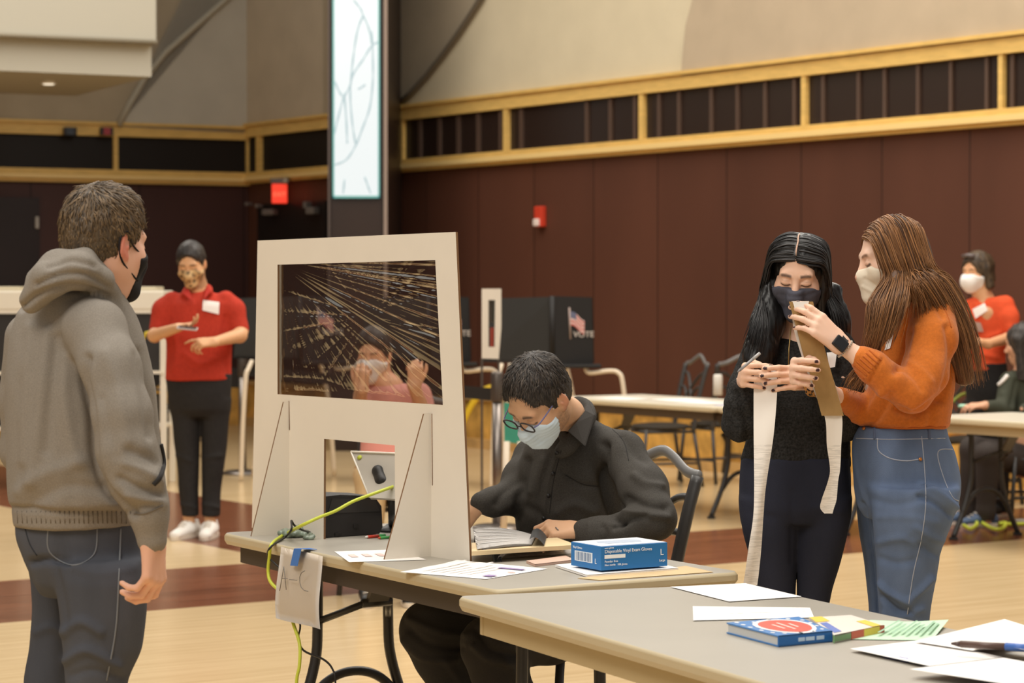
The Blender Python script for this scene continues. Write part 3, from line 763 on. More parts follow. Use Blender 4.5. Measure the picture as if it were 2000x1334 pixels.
q = [(1128, 1130), (1340, 1106), (1393, 1118), (1172, 1134)]
flat('cardboard_folder', 'tan cardboard folder sticking out under the papers and blue glove box', 'folder', q, mat('tan_card', (206, 180, 138), .7, .2), z=ZT + .001, th=.003)
# glove box
g0, g1, g2 = T(1126, 1103.5, ZT + .012), T(1174, 1114.8, ZT + .012), T(1303.5, 1105.4, ZT + .012)
hb = .064; M_BLUE = mat('glove_box_blue', (34, 112, 176), .4, .4); M_BLUE2 = mat('glove_box_side', (26, 98, 158), .4, .4)
gx = (g2 - g1); gy = (g0 - g1); Lx, Ly = gx.length, gy.length; gx.normalize(); gy = (gy - gx * gy.dot(gx)).normalized()
gc = g1 + gx * Lx / 2 + gy * Ly / 2
gb = thing('glove_box', 'blue and white box of disposable gloves on the front table', 'box', gc)
Rg = Matrix((gx, gy, Vector((0, 0, 1)))).transposed()
MB().box(gc + Vector((0, 0, hb / 2)), (Lx, Ly, hb), R=Rg, bev=.0015).build('carton', M_BLUE, gb)
mb = MB(); zt = hb + .0008
def gp(u, v, z): return g1 + gx * (u * Lx) + gy * (v * Ly) + Vector((0, 0, z))
mb.prism([gp(.012, .03, hb), gp(.988, .03, hb), gp(.988, .97, hb), gp(.012, .97, hb)], (0, 0, .0012)); mb.build('top_label', mat('glove_box_top', (226, 228, 232), .4), gb)
MB().prism([gp(.25, .3, hb + .0012), gp(.75, .3, hb + .0012), gp(.82, .5, hb + .0012), gp(.75, .7, hb + .0012), gp(.25, .7, hb + .0012), gp(.18, .5, hb + .0012)], (0, 0, .0008)).build('opening', mat('glove_slot', (170, 180, 196), .6), gb)
mb = MB(); fo = -gy * .0010
Mt = frame(gx, (0, 0, 1), gp(.05, 0, .046) + fo)
M_PW = mat('print_white', (236, 240, 244), .5)
mb.text('Disposable Vinyl Exam Gloves', Mt, .0125, .0003)
mb.text('Powder free', frame(gx, (0, 0, 1), gp(.05, 0, .0205) + fo), .0085, .0003); mb.text('Non sterile   100 gloves', frame(gx, (0, 0, 1), gp(.05, 0, .0115) + fo), .0075, .0003)
mb.text('L', frame(gx, (0, 0, 1), gp(.885, 0, .031) + fo), .024, .0003); mb.text('Large', frame(gx, (0, 0, 1), gp(.87, 0, .014) + fo), .009, .0003)
mb.text('exam gloves', frame(gx, (0, 0, 1), gp(.05, 0, .0575) + fo), .006, .0003)
mb.prism([gp(.05, 0, .031) + fo * .2, gp(.36, 0, .031) + fo * .2, gp(.36, 0, .041) + fo * .2, gp(.05, 0, .041) + fo * .2], fo * .6)
mb.build('lettering', M_PW, gb)
mb = MB(); so_ = -gx * .001
mb.prism([gp(0, .86, .016), gp(0, .28, .016), gp(0, .28, .043), gp(0, .86, .043)], so_); mb.text('Vinyl Gloves', frame(-gy, (0, 0, 1), gp(0, .92, .049) + so_), .009, .0003); mb.text('L', frame(-gy, (0, 0, 1), gp(0, .2, .016) + so_), .02, .0003)
mb.build('end_label', M_PW, gb)
mb = MB()
for i in range(14): 
    v = .82 - i * .037; mb.prism([gp(0, v, .018) + so_ * 1.1, gp(0, v - .012 - .008 * (i % 3), .018) + so_ * 1.1, gp(0, v - .012 - .008 * (i % 3), .041) + so_ * 1.1, gp(0, v, .041) + so_ * 1.1], so_ * .3)
mb.build('barcode', mat('barcode_ink', (110, 130, 160), .6), gb)
# tray with open booklet, clear pouch, clip
zp = ZT + .036
q = [T(921, 1060, zp), T(1088, 1050, zp), T(1127, 1064, zp), T(921, 1077, zp)]
ct = thing('cardboard_pad', 'flat tan cardboard pad lying under the open booklet', 'cardboard', fix(q[2], ZT))
MB().prism(q, (0, 0, -.012)).build('top_board', mat('tan_card_edge', (216, 192, 150), .7), ct)
cq = sum(q, Vector()) / 4
MB().prism([T(x, y, ZT + .001) for x, y in ((926, 1061), (1085, 1051), (1116, 1057), (926, 1070))], (0, 0, .023)).build('base', mat('pad_gap_shade', (70, 62, 56), .7), ct)  # dark block painted as the shadow gap under the board, also props it
zb = ZT + .036
bk = thing('open_booklet', 'open white booklet of printed pages in front of the seated man', 'booklet', fix(T(985, 1058, zb), zb))
q = [(923, 1029), (1046, 1049), (1038, 1066), (932, 1075)]
def bcurl(u, v): return .002 + (.012) * max(0, math.sin(PI * min(1, u * 1.02))) ** .7 * (0.35 + .65 * u) * (1 - .25 * v)
for k in range(2):
    mb = MB(); Q4 = [T(x, y, zb) for x, y in q]; n = 14
    mb.grid([[bil(Q4, i / n, j / 6) + Vector((0, 0, bcurl(i / n, j / 6) * (1 - .30 * k) + .001 - .0035 * k)) for i in range(n + 1)] for j in range(7)])
    bmesh.ops.solidify(mb.bm, geom=mb.bm.faces[:], thickness=.002 if k else .0006); mb.build('page_block' if k else 'page', M_PAPER, bk)
mb = MB()
for j in range(5):
    v = .12 + j * .17
    mb.grid([[bil(Q4, u, v + dv) + Vector((0, 0, bcurl(u, v + dv) + .0030)) for u in [k / 14 for k in range(1, 9 + (j * 2) % 4)]] for dv in (0, .018)])
mb.build('printing', mat('page_print', (226, 224, 223), .7), bk)
mb = MB(); a, b = T(1040, 1049, zb), T(1034, 1067, zb)
dv = (T(1066, 1068, zb) - b)
mb.grid([[a + (b - a) * v + dv * (s * .9) + Vector((0, 0, .004 + .022 * math.sin(PI * min(1, .25 + s * .75)))) for s in np.linspace(0, 1, 8)] for v in (0, .5, 1)]); 
bmesh.ops.solidify(mb.bm, geom=mb.bm.faces[:], thickness=.002); mb.build('curled_cover', mat('grey_cover', (92, 92, 92), .4), bk)
q = [T(966, 1079, ZT), T(1128, 1068, ZT), T(1150, 1080, ZT), T(975, 1092, ZT)]
n = 22; mb = MB()
pts = np.array([[*bil(q, i / n, j / 10)] for j in range(11) for i in range(n + 1)]); hz = .006 + .010 * np.abs(noise3(pts, (40, 40, 1))) + .006 * noise3(pts + 3, (90, 90, 1))
mb.grid([[bil(q, i / n, j / 10) + Vector((0, 0, max(.0015, hz[j * (n + 1) + i] * min(1, 6 * min(i / n, 1 - i / n, j / 10, 1 - j / 10))))) for i in range(n + 1)] for j in range(11)])
tag(mb.build('clear_pouch', mat('clear_pouch_plastic', (206, 198, 190), .15, .6, var=.25, vscale=40)), 'crumpled clear plastic pouch on the table before the tan cardboard pad', 'pouch')
p = T(971, 1097, ZT); R = Matrix.Rotation(.5, 3, 'Z')
ck = thing('binder_clip', 'small black binder clip beside the clear pouch', 'clip', p)
MB().prism([p + R @ Vector((-.011, -.008, 0)), p + R @ Vector((.011, -.008, 0)), p + R @ Vector((.009, .0, .02)), p + R @ Vector((-.009, .0, .02))], R @ Vector((0, .012, 0))).build('clip_body', M_BLACK, ck)
MB().tube([p + R @ Vector((-.005, -.008, .004)), p + R @ Vector((-.006, -.022, .018)), p + R @ Vector((.006, -.022, .018)), p + R @ Vector((.005, -.008, .004))], .0011, 5).build('wire_handle', M_STEEL, ck)
q = [(1028, 1096), (1105, 1086), (1122, 1094), (1045, 1103)]
flat('notepad', 'small pinkish notepad lying in front of the clear pouch', 'notepad', q, mat('pink_card', (204, 170, 152), .7), th=.006, z=ZT + .006)
# paper sign on the edge
en = Vector((-(B_ - A_).y, (B_ - A_).x, 0)).normalized(); en = en if en.y < 0 else -en
P0 = fix(A_) + en * .012
def ps(cx, cy, off=0.0): return PL(430 + .3628 * cx, 850 + .3628 * cy, P0, en) + en * off
sg = thing('paper_sign', 'white paper sign reading A-C taped to the front table edge', 'sign', ps(425, 1010))
q4 = [ps(328, 600), ps(553, 652), ps(540, 1045), ps(300, 985)]
mb = MB(); mb.grid([[bil(q4, i / 8, j / 10) + en * (.012 * math.sin(PI * j / 10) * (j / 10) + .004 * math.sin(i * .8)) for i in range(9)] for j in range(11)])
bmesh.ops.solidify(mb.bm, geom=mb.bm.faces[:], thickness=.0008); mb.build('sheet', mat('sign_paper', (232, 224, 214), .7, .2), sg)
mb = MB(); o = .026
for pts in ([(375, 705), (364, 770), (352, 835)], [(375, 705), (382, 770), (388, 830)], [(364, 770), (394, 771)], [(404, 775), (446, 779)], [(488, 728), (470, 738), (461, 762), (462, 792), (470, 818), (486, 834), (506, 838)]):
    mb.tube([ps(x, y, o * .75) for x, y in pts], .0013, 5)
mb.build('handwriting', mat('pencil_line', (120, 114, 108), .6), sg)
tb = MB(); tp = [ps(425, 610, .016), ps(465, 612, .016), ps(449, 703, .019), ps(410, 700, .019)]
tb.prism(tp, en * .001)
a, b = tp[0], tp[1]
tb.prism([a, b, fix(b, ZT + .003) - en * .05, fix(a, ZT + .003) - en * .05], (0, 0, .001)); tb.build('blue_tape', mat('painters_tape', (66, 116, 190), .6), sg)
# printer, tablet stand, pens, bundle, cables
def P_(px, py, Y): return W(px, py, Y)
r0 = T(648, 1054, ZT); r1 = T(764, 1046, ZT); rx = (r1 - r0).normalized(); ry = Vector((-rx.y, rx.x, 0)); r0 = r0 + ry * .05; r1 = r1 + ry * .05; rw = (r1 - r0).length
pr = thing('receipt_printer', 'black receipt printer behind the opening of the cardboard shield', 'printer', r0 + rx * rw / 2 + ry * .08)
def rp(x, y, z): return r0 + rx * x + ry * y + Vector((0, 0, z))
M_PRN = mat('printer_black', (40, 38, 38), .45, .4)
mb = MB(); prof = [(0, 0), (rw - .012, 0), (rw, .02), (rw - .004, .085), (rw - .03, .118), (.06, .128), (0, .125)]
mb.prism([rp(x, 0, z + .002) for x, z in prof], ry * .15); mb.build('housing', M_PRN, pr)
mb = MB(); mb.prism([rp(-.012, .03, .002), rp(.002, .03, .002), rp(.002, .03, .118), rp(-.012, .03, .10)], ry * .10); mb.build('side_cover', M_PRN, pr)
mb = MB(); mb.prism([rp(.015, -.002, .075), rp(rw - .012, -.002, .072), rp(rw - .03, -.002, .112), rp(.03, -.002, .12)], ry * .004); mb.build('lid', mat('printer_lid', (52, 50, 49), .35), pr)
MB().box(rp(.115, -.002, .03), (.016, .004, .014), R=Matrix((rx, ry, Vector((0, 0, 1)))).transposed(), bev=.002).build('socket', M_BLACK, pr)
MB().box(rp(.05, -.001, .008), (.02, .006, .012), R=Matrix((rx, ry, Vector((0, 0, 1)))).transposed(), bev=.002).build('foot', M_BLACK, pr)
tk = thing('tablet_stand', 'tilted grey tablet on a black stand seen through the shield opening', 'tablet', fix(T(762, 1036, ZT)))
ta, tb_, tc_ = P_(686, 883, 7.50), P_(812, 888, 7.40), P_(722, 972, 7.36)
td = tb_ + (tc_ - ta)
tn = (tb_ - ta).cross(tc_ - ta).normalized(); tn = tn if tn.y < 0 else -tn
mb = MB(); mb.prism([ta, tb_, td, tc_], -tn * .010); mb.build('back_shell', mat('tablet_grey', (176, 170, 160), .4, var=.05, vscale=3), tk)
mb = MB()
for u, v in ((.10, .12), (.90, .12)):
    c = bil([ta, tb_, td, tc_], u, v) + tn * .001; mb.tube([c, c + tn * .002], .008, 12)
mb.build('green_sticker', mat('lime_sticker', (186, 196, 70), .5), tk)
mb = MB(); mb.tube([ta + tn * .002, tb_ + tn * .002], .0035, 6); mb.tube([ta + tn * .002, tc_ + tn * .002], .0025, 6); mb.build('bezel', M_WHITE, tk)
c = P_(744, 932, 7.40); f = Field(c - Vector((.08,) * 3), c + Vector((.09,) * 3), .004)
f.chain([(P_(738, 920, 7.42), .019), (P_(746, 940, 7.40), .02), (P_(762, 948, 7.39), .016)], .01)
mk('mount', *f.mesh(), M_BLACK, tk)
mb = MB(); mb.tube([P_(764, 942, 7.40), P_(765, 1000, 7.40), fix(T(765, 1034, ZT), ZT + .01)], .011, 8); mb.build('post', M_BLACK, tk)
MB().lathe([(.075, 0), (.075, .006), (.03, .012), (.02, .02)], fix(T(768, 1036, ZT))).build('base', M_BLACK, tk)
def pen(label, a, b, r, rgb, cap, tip, name='pen'):
    a, b = Vector(a), Vector(b); t = thing(name, label, 'pen', (a + b) / 2 - Vector((0, 0, r))); d = (b - a)
    MB().tube([a + d * .12, a + d * .7], r, 8).build('barrel', mat('pen_%d_%d_%d' % rgb, rgb, .35), t)
    MB().tube([a + d * .68, b], r * 1.12, 8).build('cap', mat('pen_%d_%d_%d' % cap, cap, .35), t)
    MB().tube([a, a + d * .13], [r * .3, r], 8).build('tip', mat('pen_%d_%d_%d' % tip, tip, .35), t); return t
pen('thin pen with white tip and red barrel on the table beside the printer', T(713, 1049, ZT + .005), T(752, 1046, ZT + .005), .005, (196, 60, 40), (60, 150, 80), (232, 228, 220))
pen('short green pen with dark cap lying right of the printer', T(738, 1051, ZT + .0045), T(772, 1048, ZT + .0045), .0045, (70, 160, 84), (52, 50, 50), (210, 90, 60))
c = T(580, 1048, ZT); f = Field(c - Vector((.12, .12, .01)), c + Vector((.12, .12, .09)), .004)
for (px, py, r, z) in ((556, 1048, .020, .014), (570, 1050, .024, .016), (584, 1046, .026, .020), (598, 1050, .020, .014), (606, 1054, .014, .010)): f.ell(T(px, py, ZT) + Vector((0, 0, z * .7)), (r * 1.2, r, z), k=.014)
V, Q = f.mesh(); V = folds(V, Q, [], [(.005, (70, 70, 90)), (.003, (150, 60, 150))]); V[:, 2] = np.maximum(V[:, 2], ZT + .001)
tag(mk('plastic_bundle', V, Q, mat('grey_green_plastic', (124, 136, 122), .25, .6, var=.35, vscale=50)), 'crumpled grey-green plastic wrap beside the left fin of the shield', 'plastic wrap')
M_LIME = mat('lime_cable', (196, 204, 68), .45, .4)
def tz(px, py, z=.005): return T(px, py, ZT + z)
def pe(px, py, off=.012): return PL(px, py, P0, en) + en * off
mb = MB(); cab = [P_(772, 949, 7.38), P_(752, 956, 7.30), P_(722, 967, 7.24), P_(688, 980, 7.19), P_(655, 998, 7.15), P_(622, 1011, 7.12), P_(588, 1027, 7.13), tz(560, 1042, .012), tz(546, 1050), pe(537, 1064), pe(533, 1090), pe(531, 1115), pe(537, 1138), pe(552, 1170, -.015), pe(560, 1216, -.02), pe(573, 1258, -.02), pe(579, 1300, -.01), pe(579, 1345, 0)]
lastp = cab[-1]; cab += [Vector((lastp.x + .01, lastp.y, .1)), Vector((lastp.x + .03, lastp.y - .02, .008)), Vector((lastp.x + .2, lastp.y - .1, .008))]
mb.tube(smooth_path(cab, 6), .0052, 8); tag(mb.build('network_cable', M_LIME), 'lime green network cable running over the front table edge to the floor', 'cable')
mb = MB(); cb = [tz(636, 1046, .008), tz(612, 1041, .01), P_(590, 1035, 7.3), P_(575, 1026, 7.3), P_(569, 1017, 7.28), P_(569, 1034, 7.24), tz(556, 1050, .008), pe(540, 1066, .016), pe(531, 1084, .014), pe(540, 1104, .0), pe(555, 1130, -.02), pe(569, 1216, -.028), pe(565, 1246, -.03), pe(575, 1272, -.03), pe(602, 1291, -.05), pe(620, 1312, -.05), pe(625, 1345, -.05)]
lp = cb[-1]; cb += [Vector((lp.x, lp.y, .1)), Vector((lp.x + .03, lp.y + .05, .006)), Vector((lp.x + .3, lp.y + .2, .006))]
bc = thing('power_cable', 'thin black power cable looping over the front table edge', 'cable', tz(560, 1050, 0))
mb.tube(smooth_path(cb, 6), .0032, 6); mb.build('cord', M_BLACK, bc)
MB().tube([tz(604, 1039, .012), tz(629, 1044, .012)], .0085, 8).build('ferrite_plug', M_BLACK, bc)
# ---- right table
q = [(1309, 1147), (1456, 1140), (1566, 1166), (1424, 1176)]
flat('paper_sheet', 'blank white sheet at the far left of the right table', 'paper', q, M_PAPER, z=ZT + .001, group=GS)
q = [(1353, 1185), (1582, 1188), (1590, 1207), (1354, 1213)]
s = flat('paper_sheet', 'white form with faint grey printing just behind the blue book', 'paper', q, M_PAPER, z=ZT + .001, group=GS)
prints(s, q, ZT, [(.30, .2, .34, .6), (.37, .15, .42, .6), (.48, .3, .65, .55), (.69, .3, .72, .9), (.75, .35, .78, .8), (.84, .1, .86, .7), (.92, .1, .95, .5)], mat('faint_print', None))
def book(name, label, pts, th, cover, spine, ztop):
    q = [T(x, y, ztop) for x, y in pts]
    t = thing(name, label, 'book', (q[0] + q[2]) / 2 - Vector((0, 0, th)))
    D = Vector((0, 0, -th))
    MB().prism(q, (0, 0, -.003)).build('front_cover', cover, t); MB().prism([p + D for p in q], (0, 0, .003)).build('back_cover', cover, t)
    c = sum(q, Vector()) / 4
    MB().prism([p + (c - p) * .03 + Vector((0, 0, -.003)) for p in q], (0, 0, -th + .006)).build('page_block', mat('book_pages', (206, 206, 204), .7, var=.05, vscale=300, stretch=(1, 1, 30)), t)
    nrm = Vector(((q[2] - q[1]).y, -(q[2] - q[1]).x, 0)).normalized(); nrm = nrm if nrm.y < 0 else -nrm
    MB().prism([q[1], q[2], q[2] + D, q[1] + D], -nrm * .004).build('spine', spine, t)
    return t, q, nrm
th = .024; zt_ = ZT + .0245
M_BKB = mat('book_blue', (70, 128, 190), .35, .4)
bt, bq, bn = book('guide_book', 'thick blue guide book with red oval and white dots on the right table', [(1419, 1216), (1521, 1242), (1626, 1232), (1560, 1204)], th, M_BKB, mat('book_spine_blue', (38, 104, 172), .35), zt_)
mb = MB(); c = bil(bq, .52, .52)
def ov(s, dz): return [bil(bq, .52 + s * .40 * math.cos(a), .52 + s * .34 * math.sin(a)) + Vector((0, 0, dz)) for a in np.linspace(0, 2 * PI, 32, endpoint=False)]
mb.face(ov(1.18, .0006)); 
for (u, v) in ((.06, .1), (.12, .3), (.05, .55), (.1, .8), (.25, .93), (.45, .95), (.65, .94), (.86, .9), (.94, .7), (.95, .45), (.9, .2), (.22, .08), (.4, .05), (.62, .05), (.8, .08)):
    mb.face([bil(bq, u + .035 * math.cos(a), v + .03 * math.sin(a)) + Vector((0, 0, .0006)) for a in np.linspace(0, 2 * PI, 10, endpoint=False)])
mb.build('cover_white_print', mat('book_white', (232, 234, 236), .4), bt)
MB().face(ov(1.0, .0011)).build('cover_oval', mat('book_red', (206, 84, 66), .4), bt)
mb = MB()
for v, u0, u1 in ((.38, .38, .66), (.5, .3, .74), (.62, .4, .64)): mb.face([bil(bq, u0, v) + Vector((0, 0, .0016)), bil(bq, u1, v) + Vector((0, 0, .0016)), bil(bq, u1, v + .035) + Vector((0, 0, .0016)), bil(bq, u0, v + .035) + Vector((0, 0, .0016))])
mb.build('title_line', mat('book_title', (240, 214, 204), .4), bt)
mb = MB(); sp0, sp1 = bq[1], bq[2]; sx = (sp1 - sp0)
for a, b in ((.36, .48), (.5, .66), (.7, .84)): mb.prism([sp0 + sx * a + Vector((0, 0, -.008)), sp0 + sx * b + Vector((0, 0, -.008)), sp0 + sx * b + Vector((0, 0, -.016)), sp0 + sx * a + Vector((0, 0, -.016))], bn * .0008)
mb.build('spine_title', mat('spine_print', (190, 214, 236), .4), bt)
q = [(1580, 1206), (1630, 1241), (1727, 1221), (1662, 1201)]
b2, bq2, bn2 = book('guide_book', 'thin book with red and yellow spine beside the blue guide book', q, .017, mat('book_cover_pale', (226, 214, 204), .4), mat('book_spine_green', (120, 160, 110), .4), ZT + .0175)
sp0 = bq2[1]; sx = bq2[2] - bq2[1]
for nm, m, a, b in (('spine_band', mat('book_red', None), .33, .58), ('spine_band', mat('band_yellow', (232, 200, 76), .4), .58, .9), ('spine_band', mat('book_red', None), .9, 1.0)):
    MB().prism([sp0 + sx * a, sp0 + sx * b, sp0 + sx * b + Vector((0, 0, -.017)), sp0 + sx * a + Vector((0, 0, -.017))], bn2 * .001).build(nm, m, b2)
mb = MB(); mb.face([bil(bq2, u, v) + Vector((0, 0, .0008)) for u, v in ((.5, .75), (.98, .78), (.98, .95), (.5, .95))]); mb.build('cover_band', mat('band_yellow', None), b2); mb = MB(); mb.face([bil(bq2, u, v) + Vector((0, 0, .0008)) for u, v in ((.0, .0), (.0, .3), (.3, .3), (.3, .0))]); mb.build('cover_band', mat('band_yellow', None), b2)
mb = MB(); mb.face([bil(bq2, u, v) + Vector((0, 0, .0008)) for u, v in ((.35, .05), (.9, .05), (.9, .2), (.35, .2))]); mb.build('cover_band', mat('cover_blue', (96, 120, 190), .4), b2)
q = [(1620, 1249), (1700, 1212), (1853, 1219), (1820, 1252)]
s = flat('paper_sheet', 'pale green printed sheet lying behind the books', 'paper', q, mat('mint_paper', (190, 220, 190), .7, .2), z=ZT + .0005, group=GS, curl=lambda u, v: .018 * max(0, v - .5) * u)
prints(s, q, ZT, [(.15 + .07 * (i % 2), .42 + .07 * i, .85 - .1 * (i % 3), .45 + .07 * i) for i in range(8)], mat('mint_print', (150, 184, 156), .7), lift=.011)
q = [(1660, 1268), (1800, 1251), (1960, 1285), (1815, 1302)]
flat('paper_sheet', 'white sheet overhanging a blue pen on the right table', 'paper', q, M_PAPER, z=ZT + .006, group=GS)
pen('blue pen poking out below a white sheet on the right table', T(1722, 1279, ZT + .004), T(1775, 1290, ZT + .004), .004, (52, 80, 170), (52, 80, 170), (60, 70, 130))
q = [(1785, 1254), (1962, 1228), (2090, 1250), (1900, 1272)]
flat('paper_sheet', 'white sheet at the back edge of the right table, under the brown pen', 'paper', q, M_PAPER, z=ZT + .010, group=GS, curl=lambda u, v: .02 * u * (1 - v))
q = [(1900, 1268), (1930, 1256), (2100, 1284), (2080, 1310)]
s = flat('paper_sheet', 'curled white sheet with faint print right of the brown pen', 'paper', q, M_PAPER, z=ZT + .013, group=GS, curl=lambda u, v: .022 * math.sin(PI * v) * (1 - u))
q = [(1776, 1308), (1960, 1286), (2200, 1330), (2060, 1352)]
flat('paper_sheet', 'large white sheet nearest the bottom right corner of the table', 'paper', q, M_PAPER, z=ZT + .016, group=GS)
pen('brown marker with blue cap lying on the white sheets', T(1858, 1257, ZT + .032), T(2015, 1266, ZT + .036), .0075, (96, 74, 66), (70, 108, 180), (80, 62, 56))
# ================================================================ things further down the hall
M_CHAIR = mat('charcoal_chair_metal', (62, 60, 59), 0.4, 0.4); M_SEAT = mat('dark_seat_pad', (58, 52, 44), 0.7, 0.2)
def make_chair(label, cat='chair'):
    t = thing('lattice_chair', label, cat)
    f = Field((-.26, -.26, .40), (.26, .26, .50), .012)
    f.ell((0, 0, .452), (.235, .235, .03), k=.01); V, Q = f.mesh(); mk('seat', V, Q, M_SEAT, t, origin=(0, 0, 0))
    for sx in (-1, 1):
        MB().tube([(sx * .20, .19, .44), (sx * .225, .235, 0.0)], .014, 8).build('leg', M_CHAIR, t)
        MB().tube([(sx * .20, -.19, .44), (sx * .215, -.26, 0.0)], .014, 8).build('leg', M_CHAIR, t)
        MB().tube(smooth_path([(sx * .20, -.19, .42), (sx * .205, -.215, .60), (sx * .215, -.26, .80), (sx * .222, -.295, .925)], 4), .0165, 8, flat=1.5).build('back_post', M_CHAIR, t)
    def bk(x, z): return (x, -.20 - .105 * max(0, (z - .55) / .38) ** 1.2, z)
    mb = MB(); mb.tube(smooth_path([bk(-.222, .925), bk(-.15, .935), bk(-.06, .975), bk(0, .99), bk(.06, .975), bk(.15, .935), bk(.222, .925)], 5), .012, 8, flat=1.5); mb.build('top_rail', mat('chair_rail_metal', (112, 110, 108), .35, .4), t)
    mb = MB()
    for s in (-1, 1):
        mb.tube(smooth_path([bk(s * .215, .86), bk(s * .12, .845), bk(0, .74), bk(-s * .10, .62)], 6), .012, 6)
        mb.tube(smooth_path([bk(s * .208, .75), bk(s * .11, .74), bk(0, .63)], 6), .012, 6)
    mb.tube([bk(-.205, .60), bk(.205, .60)], .010, 6); mb.build('lattice', M_CHAIR, t)
    mb = MB()
    for a, b in (((-.21, .21, .16), (.21, .21, .16)), ((-.21, -.23, .20), (.21, -.23, .20)), ((-.213, .21, .18), (-.21, -.22, .18)), ((.213, .21, .18), (.21, -.22, .18))): mb.tube([a, b], .009, 6)
    mb.build('stretcher', M_CHAIR, t)
    mb = MB()
    for s in (-1, 1): mb.tube([(s * .19, .2, .42), (s * .19, -.2, .42)], .012, 6)
    mb.tube([(-.19, .2, .42), (.19, .2, .42)], .012, 6); mb.build('seat_frame', M_CHAIR, t)
    return t
def yaw_of(d): return math.atan2(-d.x, d.y)
FACE = Vector((-.849, -.529, 0))
chair0 = make_chair('dark lattice-back metal chair under the seated man in the dark shirt')
CHG = 'lattice-back chairs at the far tables'
# far middle table: long edge along the side wall
def far_table(name, label, p_left, p_right, py_l, py_r, Yl, width, apron, **k):
    a = T(p_left, py_l, ZT); d = -E1; b = a + d * width[0]; e = E2 * width[1]
    return table(name, label, [a, b, b + e, a + e], apron, **k), a, b, e
M_TOP2 = mat('pale_laminate', (206, 198, 180), .42, .35); M_EDGE2 = mat('pale_table_edge', (206, 194, 164), .5)
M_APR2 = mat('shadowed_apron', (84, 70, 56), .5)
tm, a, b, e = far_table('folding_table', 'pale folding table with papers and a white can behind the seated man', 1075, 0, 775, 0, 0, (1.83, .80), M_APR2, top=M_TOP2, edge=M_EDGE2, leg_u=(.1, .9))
tm2, a2, b2_, e2 = far_table('folding_table', 'pale folding table beyond the dark-haired woman, end to end with the one bearing the can', 0, 0, 0, 0, 0, (1, 1), M_APR2) if False else (None, None, None, None)
c0 = b - E1 * .03
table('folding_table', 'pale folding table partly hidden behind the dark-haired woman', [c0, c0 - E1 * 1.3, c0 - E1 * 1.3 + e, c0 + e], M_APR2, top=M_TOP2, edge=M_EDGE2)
def far_sheet(o, u, w, su, sw, lab, rz=0.0, m=M_PAPER, z=.001, name='paper_sheet', cat='paper', grp='sheets of paper on the far tables'):
    p = o - E1 * u + E2 * w; c, s_ = math.cos(rz), math.sin(rz); x = -E1 * c + E2 * s_; y = E1 * s_ + E2 * c
    mb = MB(); mb.prism([Vector((q.x, q.y, ZT + z)) for q in (p - x * su - y * sw, p + x * su - y * sw, p + x * su + y * sw, p - x * su + y * sw)], (0, 0, .004))
    return tag(mb.build(name, m), lab, cat, grp)
far_sheet(a, .55, .22, .16, .12, 'white sheet lying furthest left on the pale table behind the seated man', .2)
far_sheet(a, .95, .42, .18, .14, 'white sheet in the middle of the pale table behind the seated man', -.2)
far_sheet(a, 1.35, .30, .15, .12, 'white sheet beside the white can on the pale far table', .1)
far_sheet(a, 1.75, .25, .10, .10, 'lavender-white sheet right of the white can on the far table', .1, m=mat('lavender_paper', (206, 206, 232), .6))
cp = T(1402, 772, ZT); k_ = cp
MBc = MB(); MBc.lathe([(.028, 0), (.033, .004), (.033, .135), (.028, .148), (.026, .15)], fix(cp), 20)
can = tag(MBc.build('drink_can', mat('can_white', (226, 220, 210), .35, .5)), 'tall white can standing on the pale far table', 'can')
def put_chair(px, py, face, lab, z=0.0, s=1.0):
    p = T(px, py, 0.0); r = dup(chair0, (p.x, p.y, 0), yaw_of(face), lab, CHG); return r
def chair_at(p, face, lab): return dup(chair0, (p.x, p.y, 0), yaw_of(face), lab, CHG)
FE = -E2
chair_at(T(1290, 948, 0), Vector((-.95, -.30, 0)), 'dark lattice-back chair behind the pale far table, left of the white can')
chair_at(T(1405, 940, 0), Vector((-.5, .86, 0)), 'dark chair pushed under the pale far table, nearest the dark-haired woman')
chair_at(T(1490, 925, 0), FE, 'dark lattice-back chair just right of the white can, half hidden by the dark-haired woman')
# far right table
ar = T(1790, 812, ZT)
er = E2 * .80
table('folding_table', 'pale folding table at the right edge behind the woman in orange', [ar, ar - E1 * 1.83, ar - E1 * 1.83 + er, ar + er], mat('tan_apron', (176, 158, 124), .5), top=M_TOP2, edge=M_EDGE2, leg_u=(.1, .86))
far_sheet(ar, 1.25, .35, .14, .11, 'white sheet at the right edge of the far right table', .1)
q = T(1890, 795, ZT)
mb = MB(); mb.tube(smooth_path([T(1862, 790, ZT) + Vector((0, 0, .02)), T(1880, 785, ZT) + Vector((0, 0, .05)), T(1905, 785, ZT) + Vector((0, 0, .05)), T(1930, 793, ZT) + Vector((0, 0, .01)), T(1960, 794, ZT) + Vector((0, 0, .01))], 6), .012, 8)
tag(mb.build('network_cable', mat('olive_cable', (140, 150, 66), .5)), 'olive green cable lying on the far right table', 'cable')
f = Field(T(1895, 797, ZT) - Vector((.15, .1, .02)), T(1895, 797, ZT) + Vector((.15, .1, .06)), .006)
for px in (1880, 1892, 1902): f.ell(T(px, 797, ZT) + Vector((0, 0, .012)), (.03, .03, .014), k=.01)
V, Q = f.mesh(); V[:, 2] = np.maximum(V[:, 2], ZT + .001); tag(mk('plastic_bundle', V, Q, mat('mint_plastic', (166, 214, 186), .4)), 'small mint green plastic bundle on the far right table', 'plastic wrap')
chair_at(T(1905, 985, 0), Vector((.75, .66, 0)), 'dark chair with brown pad before the far right table, behind the jeans')
